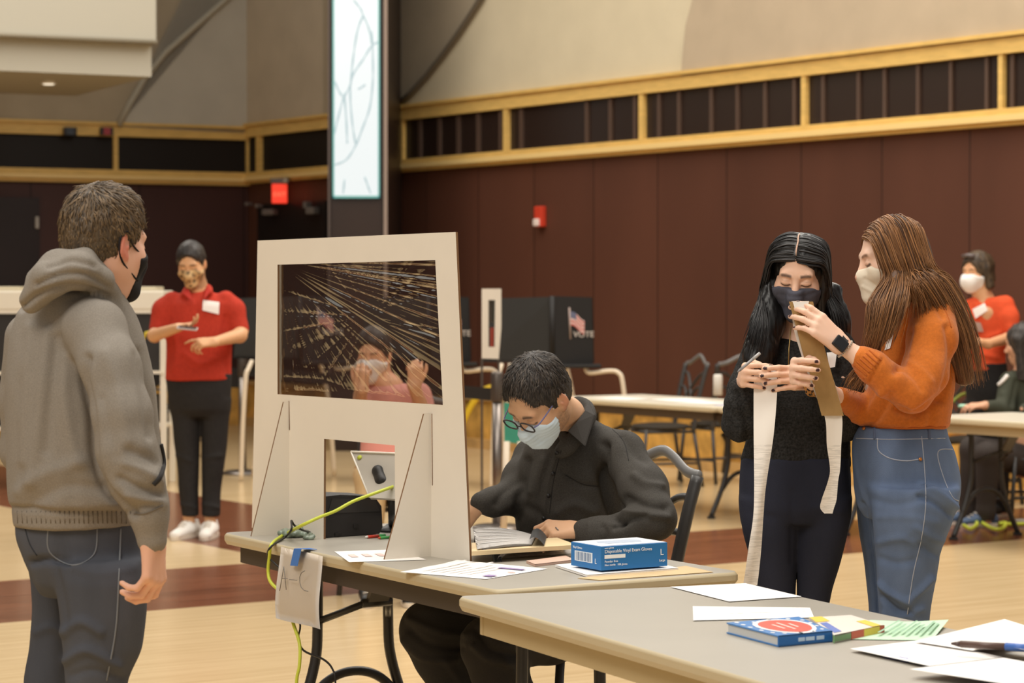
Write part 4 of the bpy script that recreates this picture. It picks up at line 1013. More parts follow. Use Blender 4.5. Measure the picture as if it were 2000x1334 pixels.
mb = MB(); mb.tube(smooth_path([T(1882, 1026, .03), T(1896, 1033, .025), T(1908, 1024, .03), T(1906, 1014, .035), T(1926, 1026, .025), T(1940, 1033, .03), T(1957, 1033, .03), T(1965, 1022, .04), T(1952, 1024, .035), T(1990, 1024, .025), T(2040, 1022, .025)], 6), .013, 6)
tag(mb.build('network_cable', M_LIME), 'lime cable coiled on the dark floor band at the right edge', 'cable')
p = T(2000, 1026, 0); tag(MB().box(p + Vector((.02, 0, .02)), (.16, .06, .04), bev=.01).build('power_strip', M_WHITE), 'white power strip on the floor at the right edge', 'power strip')
# voting booths
M_BOOTH = mat('black_booth_board', (34, 32, 31), .55, .3); M_BOOTH2 = mat('grey_booth_board', (48, 47, 45), .6, .3); M_TUBE = mat('cream_tube', (222, 206, 182), .4, .4)
def make_booth():
    t = thing('voting_booth', '', 'voting booth')
    # local: x right, y away; the privacy box stands on a shelf 0.94 m up; corner post nearest us at x=0
    MB().prism([(-.50, .20, .955), (0, 0, .955), (0, 0, 1.445), (-.46, .22, 1.43)], (0, .012, 0)).build('side_board', M_BOOTH2, t)
    fb = MB().prism([(0, 0, .93), (.285, .10, .93), (.272, .10, 1.44), (0, 0, 1.45)], (0, .012, 0)).build('front_board', M_BOOTH, t)
    MB().prism([(-.50, .2, .955), (0, 0, .955), (.285, .1, .955), (-.1, .5, .955)], (0, 0, .02)).build('shelf', M_BOOTH, t)
    MB().box((.17, .05, .93), (.34, .12, .03), bev=.01).build('shelf_lip', M_BOOTH, t)
    MB().prism([(-.1, .5, .96), (.285, .1, .96), (.27, .1, 1.44), (-.08, .5, 1.44)], (.01, .01, 0)).build('rear_board', M_BOOTH, t)
    MB().tube([(-.005, -.002, .95), (-.005, -.002, 1.45)], .018, 8).build('corner_binding', M_BOOTH, t)
    n = Vector((.1, -.285, 0)).normalized(); x = Vector((.285, .1, 0)).normalized()
    def q(u, z, o=.004): return Vector((u * .285, u * .1, z)) + n * o
    mb = MB()
    wave = lambda s: .02 * math.sin(s * 5.0)
    def fl(s, v, o): u = .42 + s * .36; z = 1.335 - v * .10 + .012 * math.sin(s * 5.5) - s * .06 ; return q(u, z, o)
    mb.grid([[fl(s, v, .004) for s in np.linspace(0, 1, 9)] for v in (0, .5, 1)]); mb.build('flag_field', mat('flag_white', (222, 196, 190), .6), t)
    mb = MB()
    for v in (.08, .36, .64, .9): mb.grid([[fl(s, v + d, .006) for s in np.linspace(0 if v > .5 else .42, 1, 7)] for d in (0, .13)])
    mb.build('flag_stripes', mat('flag_red', (190, 104, 96), .6), t)
    mb = MB(); mb.grid([[fl(s, v, .007) for s in np.linspace(0, .42, 5)] for v in (0, .5)]); mb.build('flag_canton', mat('flag_blue', (96, 100, 124), .6), t)
    mb = MB(); mb.tube([q(.40, 1.365), q(.43, 1.13)], .006, 6); mb.build('flag_pole', mat('pole_grey', (176, 156, 146), .5), t)
    mb = MB(); mb.text('VOTE', frame(x, (0, 0, 1), q(.50, 1.145, .005)), .062, .001); mb.build('lettering', mat('vote_letters', (206, 196, 186), .5), t)
    for pts in ([(.235, .06, .925), (.24, .05, .895), (.27, .03, .88), (.40, .0, .895), (.46, -.02, .88), (.49, -.03, .80), (.53, -.05, .40), (.56, -.06, .012)],
                [(-.30, .40, .94), (-.33, .40, .6), (-.38, .42, .012)], [(-.36, .14, .94), (-.38, .10, .88), (-.40, .08, .8), (-.42, .06, .4), (-.43, .05, .012)], [(.1, .40, .94), (.16, .44, .6), (.2, .48, .012)]):
        MB().tube(smooth_path(pts, 6), .017, 8).build('leg', M_TUBE, t)
    return t
bo = make_booth()
BG = 'black voting booths along the side wall'
pos = [(1080, 17.9), (838, 18.3), (588, 18.8)]
labs = ['black voting booth with VOTE flag emblem above the seated man', 'black voting booth peeking out at the right edge of the shield', 'black voting booth whose VOTE emblem shows through the film on the left']
for i, (px, Y) in enumerate(pos):
    p = W(px, 700, Y); o = bo if i == 0 else dup(bo, (0, 0, 0), 0)
    o.location = (p.x, p.y, 0); o.scale = (1.053 + .025 * i, 1.053, 1); o['label'] = labs[i]; o['group'] = BG
# narrow white shield standing edge-on by the booth
Yb = 16.2
def nb(px, py): return W(px, py, Yb + (px - 940) * .012)
ns = thing('cardboard_shield', 'narrow white cardboard panel with a slot window left of the black booth', 'shield', W(955, 760, Yb))
sheet([nb(941, 700), nb(941, 564), nb(979, 564), nb(979, 640), nb(974, 701)], [[nb(954, 586), nb(967, 586), nb(966, 678), nb(954, 678)]], .02, Vector((0, -1, 0)), [M_CARD, M_CARD], 'panel', ns)
MB().prism([nb(954, 586) + Vector((0, .03, 0)), nb(967, 586) + Vector((0, .03, 0)), nb(966, 630) + Vector((0, .03, 0)), nb(954, 630) + Vector((0, .03, 0))], (0, .004, 0)).build('film', mat('slot_film', (60, 62, 56), .2), ns)
MB().prism([nb(957, 640) + Vector((0, .028, 0)), nb(966, 640) + Vector((0, .028, 0)), nb(965, 678) + Vector((0, .028, 0)), nb(957, 678) + Vector((0, .028, 0))], (0, .004, 0)).build('red_tab', mat('red_tab', (140, 58, 46), .5), ns)
p0 = nb(941, 700); p1 = nb(974, 700)
for p in (p0, p1): MB().box((p.x, p.y + .02, p.z / 2), (.016, .016, p.z), bev=.003).build('post', mat('dark_post', (70, 62, 56), .5), ns)
# stanchions and belts
def make_stanchion(p, lab):
    t = thing('stanchion', lab, 'stanchion', p, group='steel queue stanchions')
    MB().lathe([(.17, 0), (.17, .012), (.13, .03), (.04, .04)], p).build('base', M_STEEL, t)
    MB().lathe([(.031, .03), (.031, .80)], p, 16).build('post', M_STEEL, t)
    MB().lathe([(.036, .80), (.04, .81), (.04, .97), (.034, .985)], p, 16).build('belt_head', mat('belt_head', (92, 84, 78), .35, metal=.5), t)
    return t
s1 = T(474, 926, 0); s2 = T(971, 1034, 0); s3 = T(395, 968, 0)
make_stanchion(s1, 'steel stanchion between the man in red and the shield')
make_stanchion(s2, 'steel stanchion directly behind the head of the seated man')
def belt(label, a, b, z0=.86, z1=.93):
    tag(MB().prism([(a.x, a.y, z0), (b.x, b.y, z0), (b.x, b.y, z1), (a.x, a.y, z1)], (0, .004, 0)).build('barrier_belt', mat('black_belt', (36, 32, 30), .7)), label, 'belt')
d12 = (s2 - s1).normalized()
belt('black retractable belt running behind the shield between the two stanchions', s1 + d12 * .045, s2 - d12 * .045, .80, .88)
belt('black belt running left from the stanchion behind the man in red', s1 - d12 * .045 + Vector((-.01, .0, 0)), s1 + Vector((-1.6, .9, 0)), .70, .86)
# yellow hose, bin, teal chair by the wall
mb = MB(); hz = W(958, 758, 18.5)
mb.tube(smooth_path([W(960, 757, 18.5), W(945, 763, 18.5), W(930, 778, 18.5), W(916, 800, 18.5), W(900, 838, 18.5), W(890, 890, 18.5)], 6), .026, 8)
tag(mb.build('yellow_hose', mat('hose_yellow', (226, 190, 40), .5)), 'thick yellow hose hanging behind the shield by the stanchion', 'hose')
p = T(918, 872, 0) + NR * .35; tr_ = thing('trash_bin', 'grey trash bin against the stone skirting beside the shield', 'bin', p)
MB().lathe([(.13, 0), (.165, .30), (.165, .31)], p, 20).build('bin_body', mat('bin_grey', (150, 138, 124), .6), tr_); MB().lathe([(.175, .30), (.178, .33), (.165, .335)], p, 20).build('rim', mat('bin_rim', (120, 110, 100), .5), tr_)
p = W(1000, 830, 14.6)
ts = thing('teal_sign', 'teal green board on white legs behind the seated man', 'sign board', (p.x, p.y, 0))
MB().prism([W(985, 863, 14.6), W(1020, 868, 14.6), W(1014, 792, 14.6), W(984, 786, 14.6)], (0, .02, 0)).build('board', mat('teal_board', (60, 150, 124), .5), ts)
for (x0, x1) in ((990, 983), (1016, 1022)):
    q_ = W(x1, 860, 14.6); MB().tube([W(x0, 862, 14.6), (q_.x, q_.y - .05, .0)], .02, 8).build('leg', M_TUBE, ts)
# voting machines on the far left
M_MACH = mat('machine_black', (40, 37, 35), .5); M_MT = mat('machine_white', (226, 218, 200), .5)
def machine(px0, px1, Y, lab):
    a, b = W(px0, 700, Y), W(px1, 700, Y); w_ = b.x - a.x; c = Vector(((a.x + b.x) / 2, Y, 0))
    t = thing('voting_machine', lab, 'voting machine', c, group='black and white voting machines on stands')
    MB().box(c + Vector((0, 0, 1.415)), (w_, .55, .15), bev=.015).build('white_top', M_MT, t)
    MB().box(c + Vector((0, .02, 1.505)), (w_ * .7, .4, .03), bev=.01).build('lid', mat('machine_lid', (200, 188, 160), .5), t)
    MB().box(c + Vector((0, 0, 1.10)), (w_ * .96, .5, .47), bev=.01).build('cabinet', M_MACH, t)
    mb = MB()
    for z in (.87, 1.33): mb.box(c + Vector((0, -.262, z)), (w_ * .98, .02, .025))
    mb.build('cross_rail', M_MT, t)
    for s in (-1, 1):
        MB().box(c + Vector((s * w_ * .48, -.24, .67)), (.045, .045, 1.34), bev=.005).build('leg', M_MT, t)
        MB().box(c + Vector((s * w_ * .48, .24, .43)), (.045, .045, .86), bev=.005).build('leg', M_MT, t)
    MB().box(c + Vector((0, 0, .45)), (w_ * .92, .45, .03), bev=.005).build('lower_shelf', M_MT, t)
    MB().box(c + Vector((0, 0, .58)), (w_ * .6, .3, .22), bev=.01).build('cable_box', M_MACH, t)
machine(215, 330, 18.6, 'voting machine with white top between the hooded man and the man in red')
machine(95, 205, 18.7, 'voting machine with white top behind the hooded man')
machine(-26, 62, 18.4, 'voting machine with white top at the left edge of the hall')
chair_at(T(345, 893, 0) , Vector((.6, -.8, 0)), 'dark chair behind the legs of the man in red')
mb = MB(); mb.tube([W(300, 655, 17.9), W(292, 648, 17.9), W(285, 650, 17.9), W(278, 668, 17.9)], .01, 6); tag(mb.build('yellow_strap', mat('strap_yellow', (214, 190, 60), .5)), 'small yellow strap hanging on the voting machine by the man in red', 'strap')
# ================================================================ people: shared anatomy
D2R = math.pi / 180
def head_matrix(px, py, Y, yaw, pitch=0.0, roll=0.0, sc=1.0):
    return Matrix.Translation(W(px, py, Y)) @ Matrix.Rotation(-yaw * D2R, 4, 'Z') @ Matrix.Rotation(-pitch * D2R, 4, 'X') @ Matrix.Rotation(roll * D2R, 4, 'Y') @ Matrix.Scale(sc, 4)
class Head:
    def __init__(s, M):
        s.M = M; s.Mi = M.inverted(); s.sc = M.to_scale().x; s.R = M.to_3x3().normalized()
    def p(s, x, y, z): return s.M @ Vector((x, y, z))
    def loc(s, V):
        A = np.array(s.Mi); return V @ A[:3, :3].T + A[:3, 3]
    def ell(s, f, c, r, k=.01, op='add', rot=None):
        R = s.R @ rot if rot is not None else s.R
        f.ell(s.p(*c), [q * s.sc for q in r], R, k * s.sc, op)
    def cone(s, f, a, b, ra, rb, k=.01, op='add', flat=None):
        f.cone(s.p(*a), s.p(*b), ra * s.sc, rb * s.sc, k * s.sc, op, (s.R @ Vector(flat[0]), flat[1]) if flat else None)
    def bounds(s, m=.16):
        c = s.p(0, 0, 0); return c - Vector((m, m, m)) * s.sc, c + Vector((m, m, m)) * s.sc
def skull(f, H, g=0.0, face=True, ears=True, jaw=1.0):
    H.ell(f, (0, -.012, .035), (.076 + g, .096 + g, .088 + g), .01)
    H.ell(f, (0, .028, -.045), (.058 * jaw + g, .064 + g, .080 + g), .035)
    H.ell(f, (0, .002, -.055), (.062 * jaw + g, .058 + g, .048 + g), .03)
    H.ell(f, (0, .070, -.103), (.026 * jaw + g, .022 + g, .020 + g), .025)
    H.cone(f, (-.036, .074, .026), (.036, .074, .026), .016 + g, .016 + g, .02)
    for s in (-1, 1): H.ell(f, (s * .043, .056, -.026), (.026 + g, .026 + g, .026 + g), .03)
    if face:
        for s in (-1, 1): H.ell(f, (s * .031, .106, .004), (.019, .019, .013), .018, 'sub')
        H.cone(f, (0, .084, .020), (0, .108, -.032), .0085, .0125, .014)
        H.ell(f, (0, .112, -.036), (.0125, .012, .0105), .010)
        for s in (-1, 1): H.ell(f, (s * .0135, .099, -.040), (.0085, .010, .008), .008)
        for s in (-1, 1):
            H.ell(f, (s * .031, .0785, .003), (.0150, .0145, .0135), .005)
            H.cone(f, (s * .019, .0895, .0005), (s * .044, .0855, .0005), .0028, .0026, .004)
            H.cone(f, (s * .016, .0915, .023), (s * .046, .082, .027), .0048, .0035, .006)
        H.cone(f, (-.021, .088, -.071), (.021, .088, -.071), .0065, .0065, .010); H.cone(f, (-.017, .087, -.080), (.017, .087, -.080), .0068, .0068, .010)
    if ears:
        for s in (-1, 1):
            rot = Matrix.Rotation(s * 22 * D2R, 3, 'Z') @ Matrix.Rotation(-10 * D2R, 3, 'X')
            H.ell(f, (s * .079, -.012, -.002), (.0085, .0185, .0315), .010, 'add', rot)
            H.ell(f, (s * .0885, -.009, .001), (.007, .011, .020), .006, 'sub', rot)
            H.ell(f, (s * .083, -.004, -.008), (.004, .005, .007), .004, 'add', rot)
            H.ell(f, (s * .078, -.004, -.031), (.006, .008, .009), .008, 'add')
def skin_cols(V, base, heads=(), brow=(60, 45, 36), hands=(), red=.12, beard=None, lip=(176, 104, 92)):
    n = len(V); C = np.tile(np.array([lin(c) for c in base]), (n, 1)); b = np.array([lin(c) for c in base])
    def mixc(w, c): 
        c = np.array([lin(q) for q in c]); C[:] = C * (1 - w[:, None]) + c * w[:, None]
    v = noise3(V, (40, 40, 40)) * .5 + noise3(V, (14, 14, 14)) * .5
    C *= (1 + v * .06)[:, None]
    for H in heads:
        L = H.loc(V); x, y, z = L[:, 0], L[:, 1], L[:, 2]; ax = np.abs(x)
        near = (np.abs(x) < .12) & (np.abs(y) < .15) & (z > -.16) & (z < .16)
        blush = near * np.exp(-(((ax - .045) / .022) ** 2 + ((z + .03) / .024) ** 2)) * (y > .03) * red
        blush = np.maximum(blush, near * np.exp(-((ax / .016) ** 2 + ((z + .034) / .014) ** 2)) * (y > .1) * red * 1.3)
        blush = np.maximum(blush, near * np.clip((ax - .077) / .008, 0, 1) * (np.abs(y + .01) < .04) * red * 2.2)
        mixc(np.clip(blush, 0, 1), (200, 96, 78))
        zc = .0245 + .0025 * np.sin(np.clip((ax - .014) / .036, 0, 1) * 2.6)
        mixc(near * (y > .06) * np.clip(1 - np.abs(z - zc) / .0062, 0, 1) ** .45 * np.clip((ax - .012) / .004, 0, 1) * np.clip((.051 - ax) / .006, 0, 1) * .92, brow)
        zl = -.0025 - .004 * np.sin(np.clip((ax - .017) / .029, 0, 1) * PI)
        mixc(near * (y > .075) * np.clip(1 - np.abs(z - zl) / .0036, 0, 1) ** .4 * (ax > .016) * (ax < .048) * .95, (34, 26, 24))
        mixc(near * (y > .075) * np.clip(1 - np.abs(z - .0095) / .0018, 0, 1) * (ax > .019) * (ax < .044) * .35, (120, 84, 70))
        mixc(near * (y > .075) * np.clip(1 - ((z + .0755) / .011) ** 2, 0, 1) * np.clip((.024 - ax) / .004, 0, 1) * .7, lip)
        if beard: mixc(near * np.clip((-.022 - z - .25 * (y - .02)) / .02, 0, 1) * np.clip((y + .03) / .02, 0, 1) * (z > -.14) * .55 * (.8 + .4 * noise3(V, (300, 300, 300))), beard)
    for (P, nrm, r, c) in hands:
        d = np.linalg.norm(V - np.array(P), axis=1); mixc((d < r).astype(float), c)
    return C
def hand(f, wrist, fd, nd, side, sc=1.0, curls=((20, 25, 15),) * 4, thumb=None, spread=(.10, .03, -.03, -.10), k=.0035, wr=.026, arm=None):
    fd = Vector(fd).normalized(); nd = Vector(nd); nd = (nd - fd * nd.dot(fd)).normalized()
    sd = nd.cross(fd) if side == 'R' else fd.cross(nd)
    w = Vector(wrist); tips = []
    def L(a, b, c): return w + (fd * a + sd * b + nd * c) * sc
    if arm is not None: f.chain([(arm, wr * 1.25 * sc), (w, wr * sc)], .012, (nd, .78))
    offs = (.030, .010, -.010, -.029); kl = (.088, .092, .087, .078); fl = ((.043, .026, .021), (.047, .029, .022), (.043, .027, .021), (.034, .020, .019))
    for i in range(4):
        f.cone(L(.0, offs[i] * .55, 0), L(kl[i], offs[i], -.001), .0150 * sc, .0108 * sc, .016 * sc)
    for i in range(4):
        p = L(kl[i], offs[i], -.001); a = 0; r = (.0098, .0088, .0080, .0068) if i < 3 else (.0085, .0076, .0070, .0060)
        for j in range(3):
            a += curls[i][j] * D2R
            d = (fd * math.cos(a) - nd * math.sin(a) + sd * spread[i] * (1 if j == 0 else .5)).normalized()
            q = p + d * fl[i][j] * sc
            f.cone(p, q, r[j] * sc, r[j + 1] * sc, k * sc if j else .006 * sc); p = q
        dn = (nd * math.cos(a) + fd * math.sin(a)).normalized(); tips.append((p - d * .004 * sc + dn * .006 * sc, dn))
    th = thumb or ((.022, .026, -.006), (.056, .050, -.016), (.086, .058, -.022), (.108, .056, -.026))
    P = [L(*t) for t in th]
    f.cone(P[0], P[1], .0165 * sc, .0125 * sc, .014 * sc); f.cone(P[1], P[2], .0118 * sc, .0100 * sc, .004); f.cone(P[2], P[3], .0100 * sc, .0078 * sc, .003)
    return tips
def mask_mesh(H, kind='cloth', g=.008, side_y=.012, tip=.118, top=-.004):
    lo, hi = H.bounds(.15); f = Field(lo, hi, .0034)
    skull(f, H, g, face=False, ears=False)
    H.cone(f, (0, .090, .004), (0, tip, -.036), .012 + g * .5, .015 + g * .5, .018); H.cone(f, (0, tip, -.038), (0, .092, -.10), .015 + g * .5, .018 + g * .5, .03)
    if kind == 'cup':
        H.ell(f, (0, .085, -.055), (.060, .062, .062), .02)
    Rn = H.R
    def cut(p, n, k=.004): f.plane(H.p(*p), Rn @ Vector(n), k * H.sc)
    cut((0, .1, top), (0, .12, 1.0)); cut((0, side_y, -.05), (0, -1, -.12))
    cut((.055, .055, -.015), (.55, -.1, .9)); cut((-.055, .055, -.015), (-.55, -.1, .9))
    cut((0, .06, -.128), (0, -.35, -1)); cut((0, .0, -.10), (0, -.75, -.65))
    return f.mesh()
def ear_loops(H, parent, r, m, y0=.028, up=-.020, lo=-.085, name='ear_loop', sides=(-1, 1), xs=1.0):
    for s in sides:
        mb = MB()
        mb.tube([H.p(p.x * xs, p.y, p.z) for p in smooth_path([(s * .060, y0 + .01, up), (s * .072, .012, .004), (s * .0785, -.004, .026), (s * .079, -.022, .026), (s * .079, -.033, .006), (s * .076, -.028, -.022), (s * .071, -.006, -.048), (s * .056, y0 + .006, lo)], 5)], r, 5)
        mb.build(name, m, parent)
def short_hair(H, t=.016, front=(.075, .112), nape=-.075, h=.0034, amp=.003, seed=0.0, fringe=0.0, temple=1.0, tufts=0, cols=None):
    lo, hi = H.bounds(.17); f = Field(lo, hi, h)
    H.ell(f, (0, -.012, .040), (.0765 + t * .55, .096 + t * .8, .087 + t), .01)
    H.ell(f, (0, -.013, .024), (.0765 + t * .30, .097 + t * .35, .085), .012)
    H.ell(f, (0, -.040, -.020), (.058 + t * .2, .066 + t * .3, .060), .03)
    H.ell(f, (0, .128, -.018), (.112, front[0], front[1]), .008, 'sub')
    for s in (-1, 1):
        H.ell(f, (s * .088, .046, -.068), (.05, .050, .085), .010, 'sub'); H.ell(f, (s * .097, -.010, -.012), (.024, .026, .038), .008, 'sub')
        H.ell(f, (s * .080, .078, .004), (.040, .042 * temple, .056 * temple), .010, 'sub')
    f.plane(H.p(0, -.06, nape), H.R @ Vector((0, .5, -1)), .012)
    V, Q = f.mesh(); N = normals(V, Q); L = H.loc(V)
    ang = np.arctan2(L[:, 0], L[:, 1] + .02); u = np.stack([ang * .9 + seed, (L[:, 2] + L[:, 1] * .4) * .25, L[:, 1] * .3], 1)
    d = amp * (noise3(u, (22, 40, 30)) * .6 + noise3(L + seed, (60, 60, 40)) * .7 + noise3(u + 3, (60, 90, 60)) * .3) * H.sc
    if fringe: d += fringe * np.clip((L[:, 2] - .08) / .04, 0, 1) * np.clip((L[:, 1] + .02) / .08, 0, 1)
    V = (V + N * d[:, None]).astype(np.float32)
    return V, Q
def tufts(name, V, Q, H, n, ln, r, m, parent, c0, c1, seed=1, lift=.30, whirl=(0.0, -.06, .13), fwd=0.0):
    rg = np.random.default_rng(seed); N = normals(V, Q); L = H.loc(V); R3_ = np.array(H.R)
    idx = rg.integers(0, len(V), n); P0 = V[idx].astype(np.float64); n0 = N[idx].astype(np.float64); l0 = L[idx]
    fl = l0 - np.array(whirl); fl[:, 1] += fwd; fl = fl @ R3_.T; fl -= n0 * (fl * n0).sum(1, keepdims=True); fl /= np.linalg.norm(fl, axis=1, keepdims=True) + 1e-9
    fl += rg.normal(0, .28, fl.shape); fl -= n0 * (fl * n0).sum(1, keepdims=True); fl /= np.linalg.norm(fl, axis=1, keepdims=True) + 1e-9
    top = np.clip((l0[:, 2] + .06) / .16, .35, 1)[:, None]; le = ln * top * rg.uniform(.6, 1.2, (n, 1)) * H.sc; S = 5
    side = np.cross(fl, n0); pts = []
    for k in range(S):
        t = k / (S - 1); pts.append(P0 - n0 * .002 + fl * le * t + n0 * le * lift * (t * 1.2 - 1.25 * t * t) + n0 * .0012)
    pts = np.stack(pts, 1); wd = (r * np.array([1, 1.1, .95, .7, .15]))[None, :, None] * rg.uniform(.7, 1.3, (n, 1, 1))
    rings = np.stack([pts + side[:, None] * wd, pts + n0[:, None] * wd * .8, pts - side[:, None] * wd], 2)
    Vv = rings.reshape(-1, 3); b = (np.arange(n) * S * 3)[:, None]; q = []
    for k in range(S - 1):
        for s in range(2): q.append(b + np.array([[k * 3 + s, k * 3 + s + 1, k * 3 + 3 + s + 1, k * 3 + 3 + s]]))
    a = np.array([lin(c) for c in c0]); bb = np.array([lin(c) for c in c1]); w = np.clip(rg.normal(.42, .3, (n, 1)), 0, 1)
    return mk(name, Vv.astype(np.float32), np.concatenate(q).astype(np.int32), m, parent, np.repeat(a * (1 - w) + bb * w, S * 3, axis=0))
def hair_cols(V, H, c0, c1, seed=0.0):
    L = H.loc(V); ang = np.arctan2(L[:, 0], L[:, 1] + .02)
    u = np.stack([ang * .9 + seed, (L[:, 2] + L[:, 1] * .4) * .25, L[:, 1] * .3], 1)
    w = np.clip(.5 + .6 * noise3(u, (40, 60, 40)) + .35 * noise3(L, (90, 90, 50)), 0, 1)[:, None]
    a = np.array([lin(c) for c in c0]); b = np.array([lin(c) for c in c1]); return a * (1 - w) + b * w
def strands(name, guides, n, r, m, parent, c0, c1, jit=.010, steps=5, seed=1, flat=.5):
    # guides: polylines of world points with one length; locks run between neighbours
    rg = np.random.default_rng(seed); G = [np.array([[p.x, p.y, p.z] for p in smooth_path(g, steps)]) for g in guides]
    K = len(G[0]); Vs, Qs, Cs = [], [], []; base = 0; a = np.array([lin(c) for c in c0]); b = np.array([lin(c) for c in c1])
    for i in range(n):
        u = rg.random() * (len(G) - 1); j = min(int(u), len(G) - 2); w = u - j
        P = G[j] * (1 - w) + G[j + 1] * w
        t = np.linspace(0, 1, K)[:, None]
        P = P + rg.normal(0, 1, 3) * jit * (.35 + .65 * t) + np.stack([np.sin(t[:, 0] * rg.uniform(4, 10) + rg.uniform(0, 6)) * .004 for _ in range(3)], 1) * t
        end = max(4, int(K * rg.uniform(.78, 1.0))); P = P[:end]; kk = len(P)
        T_ = np.gradient(P, axis=0); T_ /= np.linalg.norm(T_, axis=1, keepdims=True) + 1e-9
        up = np.array([.2, -1, .1]) + rg.normal(0, .3, 3); X = np.cross(T_, up); X /= np.linalg.norm(X, axis=1, keepdims=True) + 1e-9; Yv = np.cross(X, T_)
        rad = r * rg.uniform(.6, 1.5) * np.clip(1.15 - np.linspace(0, 1, kk) ** 2.5, .12, 1)[:, None]
        ring = [P + X * rad, P + Yv * rad * flat, P - X * rad, P - Yv * rad * flat]
        V = np.stack(ring, 1).reshape(-1, 3); q = []
        idx = np.arange(kk - 1)[:, None] * 4
        for s in range(4): q.append(np.concatenate([idx + s, idx + (s + 1) % 4, idx + 4 + (s + 1) % 4, idx + 4 + s], 1))
        Vs.append(V); Qs.append(np.concatenate(q) + base); base += len(V)
        w_ = np.clip(rg.normal(.45, .28), 0, 1); Cs.append(np.tile(a * (1 - w_) + b * w_, (len(V), 1)))
    return mk(name, np.concatenate(Vs).astype(np.float32), np.concatenate(Qs).astype(np.int32), m, parent, np.concatenate(Cs))
def R_(px, Y): return px * Y / F
def pch(f, pts, k=.012, flat=None):      # limb given as (px, py, Y, radius in px)
    f.chain([(W(x, y, Y), r * Y / F) for x, y, Y, r in pts], k, flat)
def shoe(name, parent, heel, toe, m, ms, wd=.045, hgt=.085):
    heel, toe = Vector(heel), Vector(toe); d = (toe - heel).normalized(); c = (heel + toe) / 2; up = Vector((0, 0, 1)); sd = d.cross(up)
    f = Field(Vector((min(heel.x, toe.x), min(heel.y, toe.y), 0)) - Vector((.1, .1, .03)), Vector((max(heel.x, toe.x), max(heel.y, toe.y), .14)) + Vector((.1, .1, .03)), .007)
    Ln = (toe - heel).length
    f.cone(heel + up * .045, heel + d * Ln * .35 + up * .055, wd * .85, wd * .95, .02); f.cone(heel + d * Ln * .35 + up * .05, toe - d * .04 + up * .03, wd * .95, wd * .75, .03, 'add', (up, .8))
    f.cone(heel + d * .02 + up * .06, heel + d * .03 + up * (hgt + .02), wd * .8, wd * .8, .02)
    f.plane((0, 0, .004), (0, 0, -1), .004); f.plane((0, 0, hgt + .02), (0, 0, 1), .008)
    s = mk(name, *f.mesh(), m, parent)
    mb = MB(); P = [heel - d * wd * .9, heel - sd * wd * .9, c - sd * wd * .95, toe - sd * wd * .6 - d * .03, toe + d * .012, toe + sd * wd * .6 - d * .03, c + sd * wd * .95, heel + sd * wd * .9]
    Ps = smooth_path(P + [P[0]], 4)[:-1]
    mb.prism([Vector((p.x, p.y, .002)) for p in Ps], (0, 0, .022)); mb.build('sole', ms, s)
    mb = MB()
    for i in range(4):
        o = heel + d * Ln * (.42 + .10 * i) + up * (.098 - .012 * i); mb.tube([o - sd * .022, o + up * .006, o + sd * .022], .0035, 5)
    mb.build('laces', ms, s); return s
def skin_mat(name, rough=.5): return mat(name, (255, 255, 255), rough=rough, spec=.35, attr=True, sss=.12)
M_SKIN = skin_mat('skin'); M_HAIR = mat('hair', (255, 255, 255), rough=.48, spec=.35, attr=True)
M_HAIRB = mat('hair_black', (255, 255, 255), rough=.36, spec=.4, attr=True)
def person(label, px, Y): 
    p = W(px, 700, Y); return Vector((p.x, p.y, 0)), label
def begin(label, V, Q, C, base, group=None):
    o = mk('person', V, Q, M_SKIN, None, C, origin=base); return tag(o, label, 'person', group)

def locks(H, side, y0, tail, part=0.0, puff=.016, back=0.0):
    z0 = .035 + .088 * math.sqrt(max(.05, 1 - ((y0 + .012) / .096) ** 2))
    P = [(part + side * .004, y0, z0 + .006), (part + side * .040, y0 * .95, z0 - .002 + puff * .2), (side * (.072 + puff * .5), y0 * .8 - back * .3, .035 + .055 * (z0 - .035) / .088), (side * (.080 + puff * .8), y0 * .55 - back * .7, .0), (side * (.082 + puff), y0 * .45 - back, -.06)]
    return [H.p(*q) for q in P] + [W(*t) for t in tail]
# ---- man in the grey hooded sweatshirt, seen from behind
Y = 5.5
H = Head(head_matrix(205, 478, Y, 38, 6, 0, .96)); base = Vector((W(190, 900, Y).x, Y, 0))
f = Field((base.x - .34, Y - .32, .02), (base.x + .34, Y + .32, 1.78), .0038)
skull(f, H, jaw=1.12)
f.chain([(H.p(0, -.018, -.04), .062), (W(180, 570, 5.5), .060), (W(160, 640, 5.5), .05)], .03)
pch(f, [(155, 640, 5.5, 45), (155, 800, 5.5, 60), (155, 960, 5.5, 60), (165, 1040, 5.5, 45)], .03)
pch(f, [(200, 690, 5.34, 24), (240, 880, 5.30, 26), (295, 1050, 5.27, 22)], .02); pch(f, [(66, 690, 5.62, 20), (54, 880, 5.68, 20), (126, 1030, 5.81, 18)], .02)
pch(f, [(190, 1060, 5.45, 40), (200, 1300, 5.42, 32), (190, 1500, 5.43, 28), (190, 1790, 5.44, 22)], .03); pch(f, [(112, 1060, 5.6, 22), (100, 1300, 5.63, 16), (90, 1500, 5.62, 18), (90, 1750, 5.62, 18)], .03)
tips = hand(f, W(298, 1052, 5.27), (.05, -.02, -1), (.92, -.40, .05), 'R', 1.02, ((32, 42, 25), (36, 45, 25), (40, 48, 25), (44, 50, 28)), wr=.027, arm=W(288, 1000, 5.28))
hand(f, W(130, 1040, 5.82), (.1, -.05, -1), (.8, -.5, 0), 'L', 1.0)
V, Q = f.mesh()
C = skin_cols(V, (222, 172, 146), [H], (70, 56, 44), red=.3)
pm = begin('man in grey hooded sweatshirt and dark jeans standing with his back to us', V, Q, C, base)
